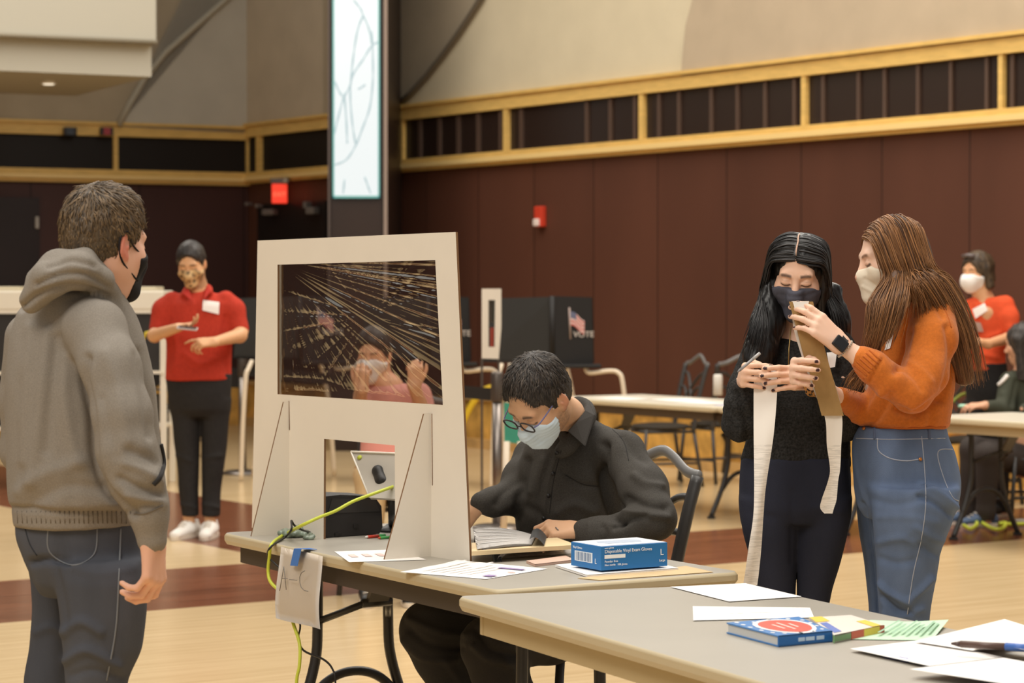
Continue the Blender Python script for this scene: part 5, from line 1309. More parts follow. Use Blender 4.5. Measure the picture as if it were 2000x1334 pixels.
V, Q = short_hair(H, t=.018, front=(.080, .118), nape=-.058, amp=.003, seed=1.3, fringe=.006, temple=1.05)
hr = mk('hair', V, Q, M_HAIR, pm, hair_cols(V, H, (56, 45, 33), (96, 80, 60)))
tufts('hair_tufts', V, Q, H, 5200, .030, .0013, M_HAIR, hr, (54, 42, 28), (122, 98, 68), seed=5)
V, Q = mask_mesh(H, g=.005, side_y=.050, tip=.108, top=-.010); mk('face_mask', V, Q, mat('mask_black', (34, 31, 31), .8, .2), pm)
ear_loops(H, pm, .0024, mat('mask_black', None), y0=.050, up=-.02, lo=-.08, xs=1.09)
# sweatshirt
M_HOOD = mat('grey_fleece', (134, 127, 118), .95, .12, var=.14, vscale=420, bump=.25, bscale=500)
f = Field((base.x - .36, Y - .34, .93), (base.x + .36, Y + .34, 1.66), .006)
f.loft([(120, 228, 545, 5.47, .95), (70, 242, 574, 5.48, .75), (34, 262, 606, 5.49, .66), (15, 288, 680, 5.49, .72), (12, 303, 760, 5.49, .78), (14, 311, 850, 5.49, .8), (16, 321, 920, 5.49, .8), (20, 318, 975, 5.49, .8), (26, 288, 994, 5.49, .82), (28, 276, 1010, 5.49, .82), (29, 275, 1026, 5.49, .82)], k=.02, cap=.008)
pch(f, [(150, 628, 5.45, 56), (186, 645, 5.38, 60), (216, 720, 5.31, 57), (236, 810, 5.28, 56), (245, 880, 5.27, 56), (266, 940, 5.265, 51), (286, 985, 5.265, 39), (292, 1010, 5.265, 32), (297, 1054, 5.265, 29)], .022)
pch(f, [(62, 660, 5.62, 52), (48, 780, 5.66, 50), (46, 880, 5.68, 46), (90, 980, 5.76, 36), (126, 1030, 5.81, 30)], .02)
# hood lying on the shoulders
for pts in ([(62, 588, 5.37, 27), (98, 545, 5.35, 36), (150, 528, 5.36, 38), (196, 548, 5.40, 27), (219, 574, 5.46, 17)], [(78, 548, 5.38, 28), (112, 516, 5.38, 30), (165, 508, 5.40, 24), (205, 536, 5.44, 16)], [(150, 512, 5.42, 22), (130, 512, 5.5, 26), (150, 520, 5.6, 26), (215, 560, 5.58, 22)]): pch(f, pts, .014)
V, Q = f.mesh()
V = folds(V, Q, [([(40, 600), (85, 572), (150, 562), (210, 580)], -.012, 7), ([(70, 556), (120, 536), (175, 538), (212, 562)], -.010, 6), ([(95, 520), (140, 508), (185, 520)], -.006, 6),
    ([(170, 700), (164, 740), (178, 810), (186, 900), (212, 962), (262, 1002)], -.016, 9), ([(60, 640), (52, 760), (45, 900)], .007, 12), ([(95, 650), (78, 800), (62, 940)], .009, 13), ([(128, 700), (130, 800), (150, 900)], .007, 12), ([(110, 660), (100, 780), (92, 880)], -.006, 10),
    ([(40, 960), (90, 925), (160, 905)], .008, 14), ([(60, 985), (130, 950), (200, 955)], -.006, 12), ([(250, 880), (285, 892), (305, 905)], -.008, 8), ([(245, 905), (280, 920), (312, 940)], .009, 9), ([(235, 935), (275, 955), (318, 966)], -.011, 8), ([(250, 965), (285, 975), (320, 984)], .010, 8), ([(264, 990), (320, 984)], -.007, 5),
    ([(205, 690), (230, 760), (250, 860)], .006, 12), ([(270, 690), (284, 780), (292, 850)], -.010, 10), ([(200, 780), (215, 840), (225, 890)], -.005, 10), ([(22, 990), (120, 1000), (250, 1004)], -.007, 5)], [(.004, (9, 9, 5)), (.0016, (40, 40, 18))])
hd = mk('hooded_sweatshirt', V, Q, M_HOOD, pm); bv = bvh_of(V, Q)
mb = MB()
for i in range(26): 
    x = 34 + i * 9.2; h0, h1 = hit(bv, x, 998, .0005), hit(bv, x + 1, 1022, .0005)
    if h0 and h1 and x < 258: mb.tube([h0[0], h1[0]], .0011, 4)
mb.build('rib_knit_hem', mat('rib_grey', (112, 104, 94), .95, .1), hd)
mb = MB(); seam(mb, bv, [(313, 868), (319, 905), (312, 932), (300, 946)], .008, .002, flat=.6); mb.build('pocket_opening', mat('pocket_dark', (40, 38, 38), .9), hd)
mb = MB(); seam(mb, bv, [(262, 1004), (285, 1002), (318, 988)], .0025, .000); mb.build('cuff_seam', mat('rib_grey', None), hd)
# jeans
def denim(name, rgb, fade, var=.16):
    m = mat(name, rgb, .85, .15, var=var, vscale=9, bump=.3, bscale=700, stretch=(1, 1, .35)); return m
M_DEN1 = denim('dark_grey_denim', (75, 77, 84), 0)
f = Field((base.x - .32, Y - .28, .02), (base.x + .32, Y + .34, 1.06), .0065)
f.loft([(32, 274, 1000, 5.5, .78), (32, 276, 1040, 5.5, .8), (46, 283, 1090, 5.5, .82), (62, 285, 1130, 5.5, .8), (80, 270, 1165, 5.5, .6)], k=.02)
f.loft([(90, 284, 1090, 5.44, .8), (108, 286, 1140, 5.42, .85), (117, 285, 1200, 5.42, .9), (122, 278, 1260, 5.42, .9), (127, 250, 1334, 5.42, .9), (134, 238, 1450, 5.42, .95), (140, 230, 1600, 5.43, .95), (148, 226, 1815, 5.43, .95)], k=.02)
f.loft([(50, 160, 1090, 5.6, .85), (60, 150, 1140, 5.62, .9), (62, 142, 1200, 5.62, .95), (58, 138, 1260, 5.62, .95), (48, 134, 1334, 5.62, .95), (52, 130, 1450, 5.62, .95), (58, 126, 1600, 5.62, .95), (62, 124, 1775, 5.62, .95)], k=.015)
V, Q = f.mesh()
V = folds(V, Q, [([(62, 1098), (100, 1092), (135, 1098)], -.014, 7), ([(105, 1100), (120, 1160), (130, 1220)], -.006, 8), ([(130, 1230), (160, 1215), (195, 1235)], .010, 9), ([(70, 1235), (100, 1225), (125, 1240)], .006, 8), ([(130, 1290), (170, 1270), (230, 1300)], .011, 9), ([(140, 1320), (180, 1310), (240, 1325)], -.005, 7), ([(140, 1105), (190, 1120), (260, 1110)], .004, 10)], [(.003, (12, 12, 7))])
jn = mk('jeans', V, Q, M_DEN1, pm); bv = bvh_of(V, Q); M_ST1 = mat('grey_stitching', (112, 114, 118), .8)
mb = MB(); seam(mb, bv, [(236, 1032), (232, 1130), (226, 1230), (208, 1330)], .0022); mb.build('side_seam', M_ST1, jn)
mb = MB(); seam(mb, bv, [(94, 1030), (97, 1078), (142, 1104), (184, 1082), (190, 1030)], .0020); mb.build('back_pocket', M_ST1, jn)
mb = MB(); seam(mb, bv, [(48, 1028), (58, 1062), (72, 1085)], .0020); mb.build('back_seam', mat('dark_seam', (40, 42, 48), .8), jn)
for x, y in ((180, 5.42), (88, 5.62)):
    a = W(x, 1800, y); shoe('shoe', pm, (a.x, a.y, 0), (a.x + .15, a.y + .16, 0), mat('grey_shoe', (90, 88, 86), .6), M_WHITE)
# ---- seated man in the dark shirt
Y = 7.35
H = Head(head_matrix(1054, 779, 7.08, 230, 47, -9, .99)); base = Vector((W(1150, 900, 7.45).x, 7.45, 0))
f = Field((base.x - .62, 6.75, .02), (base.x + .28, 7.85, 1.36), .0036)
skull(f, H, jaw=1.06)
f.chain([(H.p(0, -.018, -.045), .058), (W(1104, 812, 7.26), .053), (W(1128, 860, 7.34), .045)], .03)
pch(f, [(1135, 860, 7.38, 40), (1135, 1000, 7.4, 60), (1150, 1170, 7.46, 60)], .03)
pch(f, [(1190, 900, 7.32, 14), (1250, 960, 7.15, 18), (1272, 1008, 7.06, 18), (1222, 1036, 7.08, 16), (1142, 1036, 7.11, 17)], .015)
pch(f, [(1050, 890, 7.5, 26), (1008, 960, 7.38, 26), (945, 985, 7.3, 18)], .015)
pch(f, [(1120, 1180, 7.5, 36), (835, 1232, 7.25, 34), (920, 1400, 7.32, 28), (960, 1510, 7.36, 22)], .02)
pch(f, [(1190, 1200, 7.36, 36), (948, 1264, 7.0, 34), (1030, 1420, 7.06, 28), (1062, 1530, 7.1, 22)], .02)
hand(f, W(1130, 1035, 7.12), (-.93, -.14, .04), (.02, -.55, .83), 'L', .98, ((38, 62, 35), (42, 66, 35), (46, 68, 35), (50, 66, 35)), thumb=((.022, .024, -.008), (.050, .040, -.022), (.078, .040, -.034), (.098, .030, -.040)), wr=.027)
hand(f, W(938, 983, 7.29), (-.75, .45, -.42), (-.3, -.6, .75), 'R', .98, ((30, 45, 25),) * 4, wr=.026)
V, Q = f.mesh()
C = skin_cols(V, (214, 168, 132), [H], (48, 36, 30), red=.16, beard=(84, 62, 50))
pm = begin('seated man in dark shirt, glasses and blue surgical mask reading at the table', V, Q, C, base); bv0 = bvh_of(V, Q)
V, Q = short_hair(H, t=.015, front=(.086, .160), nape=-.070, amp=.0025, seed=4.1, fringe=.004, h=.0032, temple=1.1)
hr = mk('hair', V, Q, M_HAIR, pm, hair_cols(V, H, (32, 27, 25), (56, 48, 43), 2.0))
tufts('hair_tufts', V, Q, H, 5200, .026, .0011, M_HAIR, hr, (28, 24, 22), (82, 72, 63), seed=6)
V, Q = mask_mesh(H, g=.006, side_y=.034, tip=.107, top=-.013); L = H.loc(V); N = normals(V, Q)
V = (V + N * (.0012 * np.sin(L[:, 2] * 420) * (np.abs(L[:, 2] + .055) < .035))[:, None]).astype(np.float32)
mk('face_mask', V, Q, mat('surgical_blue', (206, 222, 232), .8, .15, bump=.1, bscale=300), pm)
ear_loops(H, pm, .0016, mat('mask_white_cord', (228, 228, 226), .7), y0=.036, up=-.022, lo=-.078)
# glasses
M_GL = mat('dark_glasses_frame', (44, 40, 42), .3, .5); M_LENS = bpy.data.materials.new('lens'); M_LENS.use_nodes = True
nt = M_LENS.node_tree; nt.nodes.clear(); o_ = nt.nodes.new('ShaderNodeOutputMaterial'); mx = nt.nodes.new('ShaderNodeMixShader'); t_ = nt.nodes.new('ShaderNodeBsdfTransparent'); g_ = nt.nodes.new('ShaderNodeBsdfGlossy')
g_.inputs['Roughness'].default_value = .05; mx.inputs[0].default_value = .12; nt.links.new(t_.outputs[0], mx.inputs[1]); nt.links.new(g_.outputs[0], mx.inputs[2]); nt.links.new(mx.outputs[0], o_.inputs[0])
c = H.p(0, .11, 0); gt = bpy.data.objects.new('glasses', None)
mb = MB()
def ringp(s): return [(s * .034 + .0245 * math.copysign(abs(math.cos(a)) ** .75, math.cos(a)), .112 - .10 * (abs(s * .034 + .0245 * math.cos(a)) ** 1.9), .006 + .0185 * math.copysign(abs(math.sin(a)) ** .75, math.sin(a))) for a in np.linspace(0, 2 * PI, 29)]
for s in (-1, 1): mb.tube([H.p(*q) for q in ringp(s)],   .0026, 6, cap=False)
mb.tube([H.p(-.010, .113, .006), H.p(0, .115, .009), H.p(.010, .113, .006)], .0018, 6)
gl = mb.build('glasses', M_GL, pm)
for s in (-1, 1):
    MB().face([H.p(*q) for q in ringp(s)[:-1]]).build('lens', M_LENS, gl)
    MB().tube([H.p(*q) for q in smooth_path([(s * .059, .108, .008), (s * .071, .090, .010), (s * .077, .030, .014), (s * .080, -.012, .022), (s * .079, -.028, .010)], 4)], .0022, 6).build('temple', mat('violet_temple', (110, 108, 150), .35), gl)
# ring on the hand
# shirt
M_SH = mat('charcoal_twill', (66, 63, 59), .85, .2, var=.22, vscale=300, bump=.3, bscale=500)
f = Field((base.x - .40, 6.85, .38), (base.x + .30, 7.78, 1.20), .0055)
f.loft([(1092, 1150, 812, 7.36, 1.0), (1062, 1186, 832, 7.37, .85), (1024, 1230, 868, 7.38, .75), (1006, 1246, 930, 7.39, .74), (1003, 1250, 985, 7.40, .76), (1012, 1254, 1050, 7.42, .8), (1025, 1262, 1130, 7.44, .8), (1030, 1268, 1200, 7.46, .8)], yaw=.25, k=.03)
pch(f, [(1178, 868, 7.32, 36), (1216, 888, 7.25, 42), (1256, 955, 7.14, 45), (1278, 1012, 7.04, 39), (1228, 1034, 7.06, 33), (1170, 1040, 7.09, 26), (1142, 1038, 7.11, 23)], .03)
pch(f, [(1036, 892, 7.48, 36), (1016, 932, 7.42, 34), (1002, 970, 7.36, 34), (965, 980, 7.32, 27), (940, 982, 7.29, 23)], .025)
# collar
for a, b in (((1100, 798, 7.22, 9), (1086, 866, 7.235, 8)),): pass
f.chain([(W(1108, 868, 7.20), .010), (W(1098, 846, 7.22), .012)], .01)
cr = [W(1094, 876, 7.225), W(1112, 862, 7.205), W(1138, 832, 7.225), W(1152, 806, 7.29), W(1146, 788, 7.37), W(1124, 782, 7.42), W(1098, 804, 7.42)]
f.chain([(p + Vector((0, 0, -.012)), .015) for p in smooth_path(cr, 4)], .014); f.chain([(p, .009) for p in smooth_path(cr, 4)], .012)
V, Q = f.mesh()
V = folds(V, Q, [([(1088, 880), (1070, 950), (1058, 1050)], .005, 4), ([(1076, 890), (1056, 960), (1044, 1050)], -.005, 5), ([(1180, 870), (1178, 930), (1195, 1000), (1212, 1020)], -.026, 9), ([(1028, 900), (1020, 950), (1012, 985), (1010, 1010)], -.016, 9),
   ([(1215, 850), (1240, 880), (1262, 900)], -.010, 8), ([(1240, 930), (1262, 945), (1290, 950)], .010, 8), ([(1225, 975), (1262, 985), (1300, 992)], -.015, 8), ([(1220, 1000), (1262, 1005), (1300, 1010)], .014, 7), ([(1200, 1030), (1235, 1012), (1262, 1008)], -.015, 6), ([(1178, 1030), (1185, 1045), (1182, 1060)], -.006, 6), ([(1150, 1024), (1152, 1060)], .003, 4),
   ([(1010, 940), (985, 962), (970, 985)], -.008, 8), ([(1000, 985), (975, 1000)], .006, 8), ([(1100, 920), (1130, 945), (1170, 950)], -.005, 5), ([(1090, 1000), (1120, 985), (1160, 1000)], .010, 11), ([(1030, 990), (1060, 1010), (1060, 1040)], -.010, 9), ([(1060, 900), (1040, 960)], .009, 9)], [(.006, (11, 11, 8)), (.0012, (34, 34, 34))])
sh_ = mk('shirt', V, Q, M_SH, pm); bv = bvh_of(V, Q)
# collar leaves
M_COL = mat('collar_cloth', (70, 67, 64), .85, .2, var=.08, vscale=260)
def leaf(px, m, nm, par, bvh, lift=.004, th=.003):
    P = [hit(bvh, x, y, lift) for x, y in px]; P = [p[0] for p in P if p]
    mb = MB(); mb.prism(P, (0, .003, 0)); return mb.build(nm, m, par)
mb = MB(); pts = [W(1150, 784, 7.30), W(1162, 810, 7.24), W(1142, 872, 7.165), W(1108, 842, 7.165), W(1124, 826, 7.185), W(1142, 802, 7.235)]
mb.prism(pts, (0.004, .012, 0)); bmesh.ops.bevel(mb.bm, geom=mb.bm.edges[:], offset=.002, segments=2, affect='EDGES'); mb.build('collar', M_COL, sh_)
mb = MB()
for y in (884, 925, 968, 1012):
    x = 1088 - (y - 884) * .20; h = hit(bv, x, y, .0025)
    if h: mb.tube([h[0], h[0] + h[1] * .0025], .006, 10)
mb.build('button', mat('dark_button', (30, 28, 28), .3, .5), sh_)
mb = MB(); seam(mb, bv, [(1104, 928), (1140, 946), (1170, 950)], .0016); seam(mb, bv, [(1096, 880), (1080, 945), (1070, 1040)], .0014); seam(mb, bv, [(1196, 838), (1218, 862), (1228, 900)], .0014); mb.build('seam', mat('dark_seam2', (34, 32, 31), .8), sh_)
h = hit(bv0, 1089, 1034, 0)
if h:
    mb = MB(); c = h[0]; a = Vector((-.8, -.2, -.5)).normalized(); R = frame(a, (0, 1, .3), c)
    mb.tube([R @ Vector((0, .0105 * math.cos(t), .0105 * math.sin(t))) + Vector((0, .008, -.004)) for t in np.linspace(0, 2 * PI, 17)], .0022, 6); mb.build('finger_ring', M_STEEL, pm)
# trousers
M_TR = mat('black_trousers', (50, 48, 47), .8, .2, var=.08, vscale=200, bump=.2, bscale=400)
f = Field((base.x - .62, 6.80, .03), (base.x + .30, 7.85, .66), .0065)
pch(f, [(1150, 1175, 7.46, 72), (1150, 1205, 7.46, 76)], .03)
pch(f, [(1110, 1170, 7.52, 62), (985, 1196, 7.40, 60), (840, 1230, 7.25, 56), (862, 1278, 7.27, 53), (918, 1390, 7.32, 47), (958, 1500, 7.36, 42)], .025)
pch(f, [(1180, 1200, 7.38, 62), (1070, 1236, 7.18, 60), (958, 1262, 7.0, 56), (975, 1310, 7.02, 53), (1030, 1420, 7.06, 46), (1060, 1520, 7.1, 42)], .025)
V, Q = f.mesh()
V = folds(V, Q, [([(800, 1230), (840, 1260), (900, 1265)], -.012, 7), ([(790, 1250), (830, 1285), (890, 1290)], .010, 7), ([(930, 1230), (960, 1270), (1010, 1280)], -.013, 7), ([(925, 1262), (960, 1290), (1020, 1296)], .011, 7), ([(800, 1210), (860, 1235), (910, 1240)], .010, 7), ([(870, 1290), (900, 1330)], .008, 8), ([(985, 1290), (1015, 1330)], .008, 8), ([(830, 1190), (900, 1200), (1000, 1190)], .005, 9)], [(.004, (12, 12, 9))])
mk('trousers', V, Q, M_TR, pm)
for (x, Yf) in ((958, 7.36), (1060, 7.1)):
    a = W(x, 1500, Yf); shoe('shoe', pm, (a.x + .05, a.y + .03, 0), (a.x - .17, a.y - .10, 0), M_BLACK, mat('shoe_sole', (60, 58, 56), .7))
p = FACE * -.02; chair0.location = (W(1128, 900, 7.46).x, 7.46, 0); chair0.rotation_euler = (0, 0, yaw_of(FACE))
# ---- dark-haired woman with the paper strip
Y = 6.8
H = Head(head_matrix(1560, 538, 6.78, 193, 18, -4, .89)); base = Vector((W(1555, 900, Y).x, Y, 0))
f = Field((base.x - .24, Y - .40, .02), (base.x + .22, Y + .20, 1.68), .0033)
skull(f, H, jaw=.92)
f.chain([(H.p(0, -.015, -.05), .046), (W(1565, 640, 6.82), .046), (W(1563, 690, 6.82), .06)], .025)
pch(f, [(1500, 672, 6.83, 26), (1620, 672, 6.83, 26)], .03); pch(f, [(1563, 690, 6.83, 40), (1560, 800, 6.84, 55), (1555, 930, 6.84, 55)], .03)
pch(f, [(1478, 675, 6.8, 24), (1446, 820, 6.74, 22), (1449, 752, 6.69, 17)], .015); pch(f, [(1645, 675, 6.8, 24), (1655, 825, 6.74, 22), (1588, 750, 6.66, 17)], .015)
pch(f, [(1503, 960, 6.82, 30), (1520, 1200, 6.79, 18), (1521, 1560, 6.82, 14)], .02); pch(f, [(1603, 960, 6.82, 30), (1585, 1200, 6.79, 15), (1586, 1560, 6.82, 13)], .02)
NAIL = (52, 26, 30)
t1 = hand(f, W(1452, 738, 6.66), (-.08, -.98, .14), (-.98, .10, .10), 'R', .84, ((66, 22, 10), (70, 22, 10), (72, 22, 10), (76, 24, 10)), thumb=((.022, .026, -.010), (.056, .046, -.026), (.078, .040, -.046), (.088, .030, -.066)), wr=.024)
t2 = hand(f, W(1580, 743, 6.63), (-.70, -.70, .12), (.70, -.70, .28), 'L', .88, ((14, 24, 14), (18, 26, 14), (22, 28, 14), (28, 30, 16)), thumb=((.022, .024, -.010), (.055, .036, -.024), (.085, .030, -.034), (.106, .018, -.038)), spread=(.03, .0, -.03, -.06), wr=.024)
V, Q = f.mesh()
C = skin_cols(V, (226, 184, 158), [H], (40, 28, 26), hands=[(p, n, .0055, NAIL) for p, n in t1 + t2], red=.14)
pw = begin('dark-haired woman in black sweater and jeans holding a pen and a long paper strip', V, Q, C, base)
V, Q = mask_mesh(H, g=.005, side_y=.020, tip=.108, top=-.014); V = folds(V, Q, [([(1520, 575), (1560, 580), (1600, 570)], -.003, 5), ([(1520, 590), (1556, 598), (1598, 588)], .003, 5)], [(.0015, (40, 40, 60))])
mk('face_mask', V, Q, mat('slate_cloth_mask', (78, 78, 88), .85, .15, bump=.2, bscale=400), pw)
ear_loops(H, pw, .0018, mat('slate_cloth_mask', None), y0=.018)
# hair: cap, then long locks
lo = Vector((base.x - .26, Y - .18, 1.22)); hi = Vector((base.x + .24, Y + .26, 1.70))
f = Field(lo, hi, .0042)
H.ell(f, (0, -.016, .037), (.083, .103, .094), .01); H.ell(f, (0, .126, -.020), (.072, .080, .135), .008, 'sub')
H.cone(f, (-.074, .02, .02), (-.082, .01, -.12), .020, .024, .02); H.cone(f, (.074, -.01, .02), (.082, -.02, -.12), .020, .024, .02)
H.ell(f, (0, .09, -.11), (.062, .09, .07), .012, 'sub')
pch(f, [(1508, 560, 6.80, 22), (1500, 630, 6.775, 30), (1484, 690, 6.74, 30), (1474, 708, 6.72, 22)], .03)
pch(f, [(1624, 570, 6.84, 20), (1632, 630, 6.83, 26), (1640, 685, 6.81, 26)], .03)
pch(f, [(1565, 560, 6.92, 52), (1565, 660, 6.94, 70), (1560, 740, 6.94, 58)], .03)
V, Q = f.mesh(); N = normals(V, Q); L = H.loc(V)
V = (V + N * (.003 * noise3(V, (190, 120, 14)) + .002 * noise3(V, (70, 70, 12)))[:, None]).astype(np.float32)
hr = mk('hair', V, Q, M_HAIRB, pw, np.tile(np.array([lin(c) for c in (22, 20, 20)]), (len(V), 1)) * (1 + .3 * noise3(V, (190, 120, 14)))[:, None])
def g(*pts): return [W(x, y, Yd) for x, y, Yd in pts]
PT = .004
tl = [((1498, 640, 6.665), (1484, 715, 6.655)), ((1482, 640, 6.685), (1468, 708, 6.68)), ((1472, 640, 6.71), (1456, 694, 6.71)), ((1470, 630, 6.76), (1450, 680, 6.76))]
strands('hair_locks', [locks(H, -1, y, t, PT, .024) for y, t in zip((.078, .045, .01, -.05), tl)] if H.p(-1, 0, 0).x < H.p(1, 0, 0).x else [locks(H, 1, y, t, PT, .024) for y, t in zip((.078, .045, .01, -.05), tl)], 420, .0020, M_HAIRB, hr, (16, 15, 15), (44, 40, 40), .005, seed=3)
trr = [((1630, 620, 6.735), (1642, 690, 6.73)), ((1638, 620, 6.76), (1650, 685, 6.75)), ((1644, 615, 6.79), (1655, 675, 6.79)), ((1640, 610, 6.84), (1650, 680, 6.84))]
SG = -1 if H.p(-1, 0, 0).x > H.p(1, 0, 0).x else 1
strands('hair_locks', [locks(H, SG, y, t, PT, .012, .02) for y, t in zip((.078, .045, .01, -.05), trr)], 380, .0020, M_HAIRB, hr, (16, 15, 15), (44, 40, 40), .005, seed=4)
mb = MB(); mb.tube([H.p(PT + .001 * math.sin(i), y_, .037 + .094 * math.sqrt(max(.02, 1 - ((y_ + .016) / .103) ** 2)) + .0045) for i, y_ in enumerate(np.linspace(.074, -.01, 12))], [.0006] + [.0021] * 10 + [.0006], 6); mb.build('hair_parting', mat('scalp_skin', (206, 168, 146), .6), hr)
# sweater
M_KN = mat('black_knit', (46, 45, 44), .95, .12, var=.5, vscale=160, bump=.6, bscale=240)
f = Field((base.x - .26, Y - .32, .90), (base.x + .24, Y + .22, 1.46), .0055)
f.loft([(1520, 1612, 655, 6.83, .8), (1492, 1642, 668, 6.83, .62), (1472, 1656, 700, 6.82, .62), (1466, 1660, 770, 6.82, .66), (1458, 1660, 850, 6.82, .68), (1446, 1662, 900, 6.82, .68), (1446, 1662, 918, 6.82, .70)], k=.02)
pch(f, [(1484, 676, 6.8, 32), (1456, 760, 6.76, 34), (1446, 825, 6.72, 36), (1443, 790, 6.70, 28), (1447, 760, 6.695, 24)], .02)
pch(f, [(1640, 676, 6.8, 30), (1654, 760, 6.78, 31), (1652, 825, 6.74, 32), (1620, 785, 6.64, 26), (1600, 758, 6.66, 22)], .02)
V, Q = f.mesh()
V = folds(V, Q, [([(1430, 780), (1445, 830), (1440, 870)], .006, 7), ([(1440, 770), (1462, 830), (1455, 880)], -.006, 7), ([(1425, 810), (1450, 850), (1450, 880)], .005, 6), ([(1452, 900), (1550, 905), (1655, 898)], -.004, 5)], [(.004, (14, 14, 12)), (.0016, (70, 70, 90))])
sw = mk('sweater', V, Q, M_KN, pw); bv = bvh_of(V, Q)
mb = MB(); pl = [W(1545, 640, 6.735), W(1541, 680, 6.70), W(1540, 715, 6.69)]; mb.tube(pl, .0016, 5); mb.build('necklace', mat('gold_chain', (170, 140, 84), .35, .5, metal=.7), pw)
mb = MB(); q4 = [W(1612, 690, 6.60), W(1632, 688, 6.60), W(1626, 716, 6.60), W(1618, 718, 6.60)]; patch(mb, bv, [(1612, 688), (1632, 686), (1628, 716), (1617, 718)], .03); mb.build('name_badge', M_PAPER, sw)
M_DEN2 = mat('indigo_denim', (44, 46, 58), .85, .15, var=.12, vscale=9, bump=.3, bscale=700, stretch=(1, 1, .3))
f = Field((base.x - .24, Y - .24, .02), (base.x + .22, Y + .22, 1.06), .0065)
f.loft([(1447, 1660, 890, 6.82, .70), (1444, 1662, 940, 6.82, .76), (1445, 1662, 985, 6.82, .8), (1448, 1660, 1020, 6.82, .7)], k=.02)
f.loft([(1445, 1562, 970, 6.80, .95), (1450, 1558, 1030, 6.79, 1.0), (1466, 1554, 1100, 6.79, 1.0), (1480, 1552, 1160, 6.79, 1.0), (1488, 1552, 1240, 6.79, 1.0), (1490, 1548, 1400, 6.81, 1.1), (1496, 1544, 1580, 6.82, 1.1)], k=.012)
f.loft([(1546, 1662, 970, 6.80, .95), (1552, 1656, 1030, 6.79, 1.0), (1556, 1640, 1100, 6.79, 1.0), (1558, 1624, 1160, 6.79, 1.0), (1558, 1612, 1240, 6.79, 1.0), (1560, 1612, 1400, 6.81, 1.1), (1564, 1608, 1580, 6.82, 1.1)], k=.012)
V, Q = f.mesh(); V = folds(V, Q, [([(1546, 960), (1546, 1100)], -.004, 5), ([(1470, 1000), (1510, 1010)], -.003, 6), ([(1590, 990), (1640, 1000)], .003, 7)], [(.003, (12, 12, 8))])
jd = mk('jeans', V, Q, M_DEN2, pw)
for x in (1520, 1586):
    a = W(x, 1580, 6.82); shoe('shoe', pw, (a.x, a.y + .04, 0), (a.x - .02, a.y - .20, 0), M_BLACK, M_WHITE, wd=.038)
# her strip of paper and pen
def ribbon(name, label, edges, Yf, m, cat='paper strip', group=None, n=6):
    L_ = smooth_path([(a, y, 0) for a, b, y in edges], n); R2 = smooth_path([(b, y, 0) for a, b, y in edges], n); rows = []
    for p, q in zip(L_, R2):
        rows.append([W(p.x * (1 - t) + q.x * t, p.y, Yf(p.y, t)) for t in (0, .25, .5, .75, 1)])
    mb = MB(); mb.grid(rows); return tag(mb.build(name, m), label, cat, group)
M_STRIP = mat('ballot_strip_paper', (232, 224, 214), .75, .15)
nt = M_STRIP.node_tree; Nn = nt.nodes; Ll = nt.links; g_ = Nn.new('ShaderNodeNewGeometry'); sx = Nn.new('ShaderNodeSeparateXYZ'); Ll.new(g_.outputs['Position'], sx.inputs[0])
wv_ = Nn.new('ShaderNodeTexNoise'); wv_.noise_dimensions = '2D'; cmb = Nn.new('ShaderNodeCombineXYZ')
def mm(op, a, b):
    n = Nn.new('ShaderNodeMath'); n.operation = op
    for i, v in enumerate((a, b)):
        if isinstance(v, (int, float)): n.inputs[i].default_value = v
        else: Ll.new(v, n.inputs[i])
    return n.outputs[0]
Ll.new(mm('MULTIPLY', sx.outputs['X'], 22.0), cmb.inputs[0]); Ll.new(mm('MULTIPLY', sx.outputs['Z'], 330.0), cmb.inputs[1]); Ll.new(cmb.outputs[0], wv_.inputs['Vector']); wv_.inputs['Scale'].default_value = 1.0
lowz = mm('LESS_THAN', sx.outputs['Z'], 1.08); st_ = mm('MULTIPLY', mm('GREATER_THAN', wv_.outputs['Fac'], .52), lowz); mxx = Nn.new('ShaderNodeMix'); mxx.data_type = 'RGBA'
Ll.new(mm('MULTIPLY', st_, .32), mxx.inputs['Factor']); mxx.inputs['A'].default_value = col(232, 224, 214); mxx.inputs['B'].default_value = col(160, 152, 142); Ll.new(mxx.outputs['Result'], nt.nodes['Principled BSDF'].inputs['Base Color'])
ribbon('paper_strip', 'long white paper strip hanging from the hands of the dark-haired woman', [(1473, 1516, 722), (1472, 1518, 760), (1472, 1511, 850), (1473, 1496, 950), (1471, 1491, 1010), (1462, 1487, 1070), (1455, 1482, 1120), (1451, 1479, 1143)], lambda y, t: 6.60 - .05 * min(1, max(0, (y - 722) / 120)) + .012 * math.sin(t * 3 + y * .01) - .00022 * max(0, y - 842), M_STRIP)
pen('silver pen held between the fingers of the dark-haired woman', W(1440, 727, 6.47), W(1484, 690, 6.50), .0042, (150, 146, 146), (170, 166, 164), (120, 116, 116))
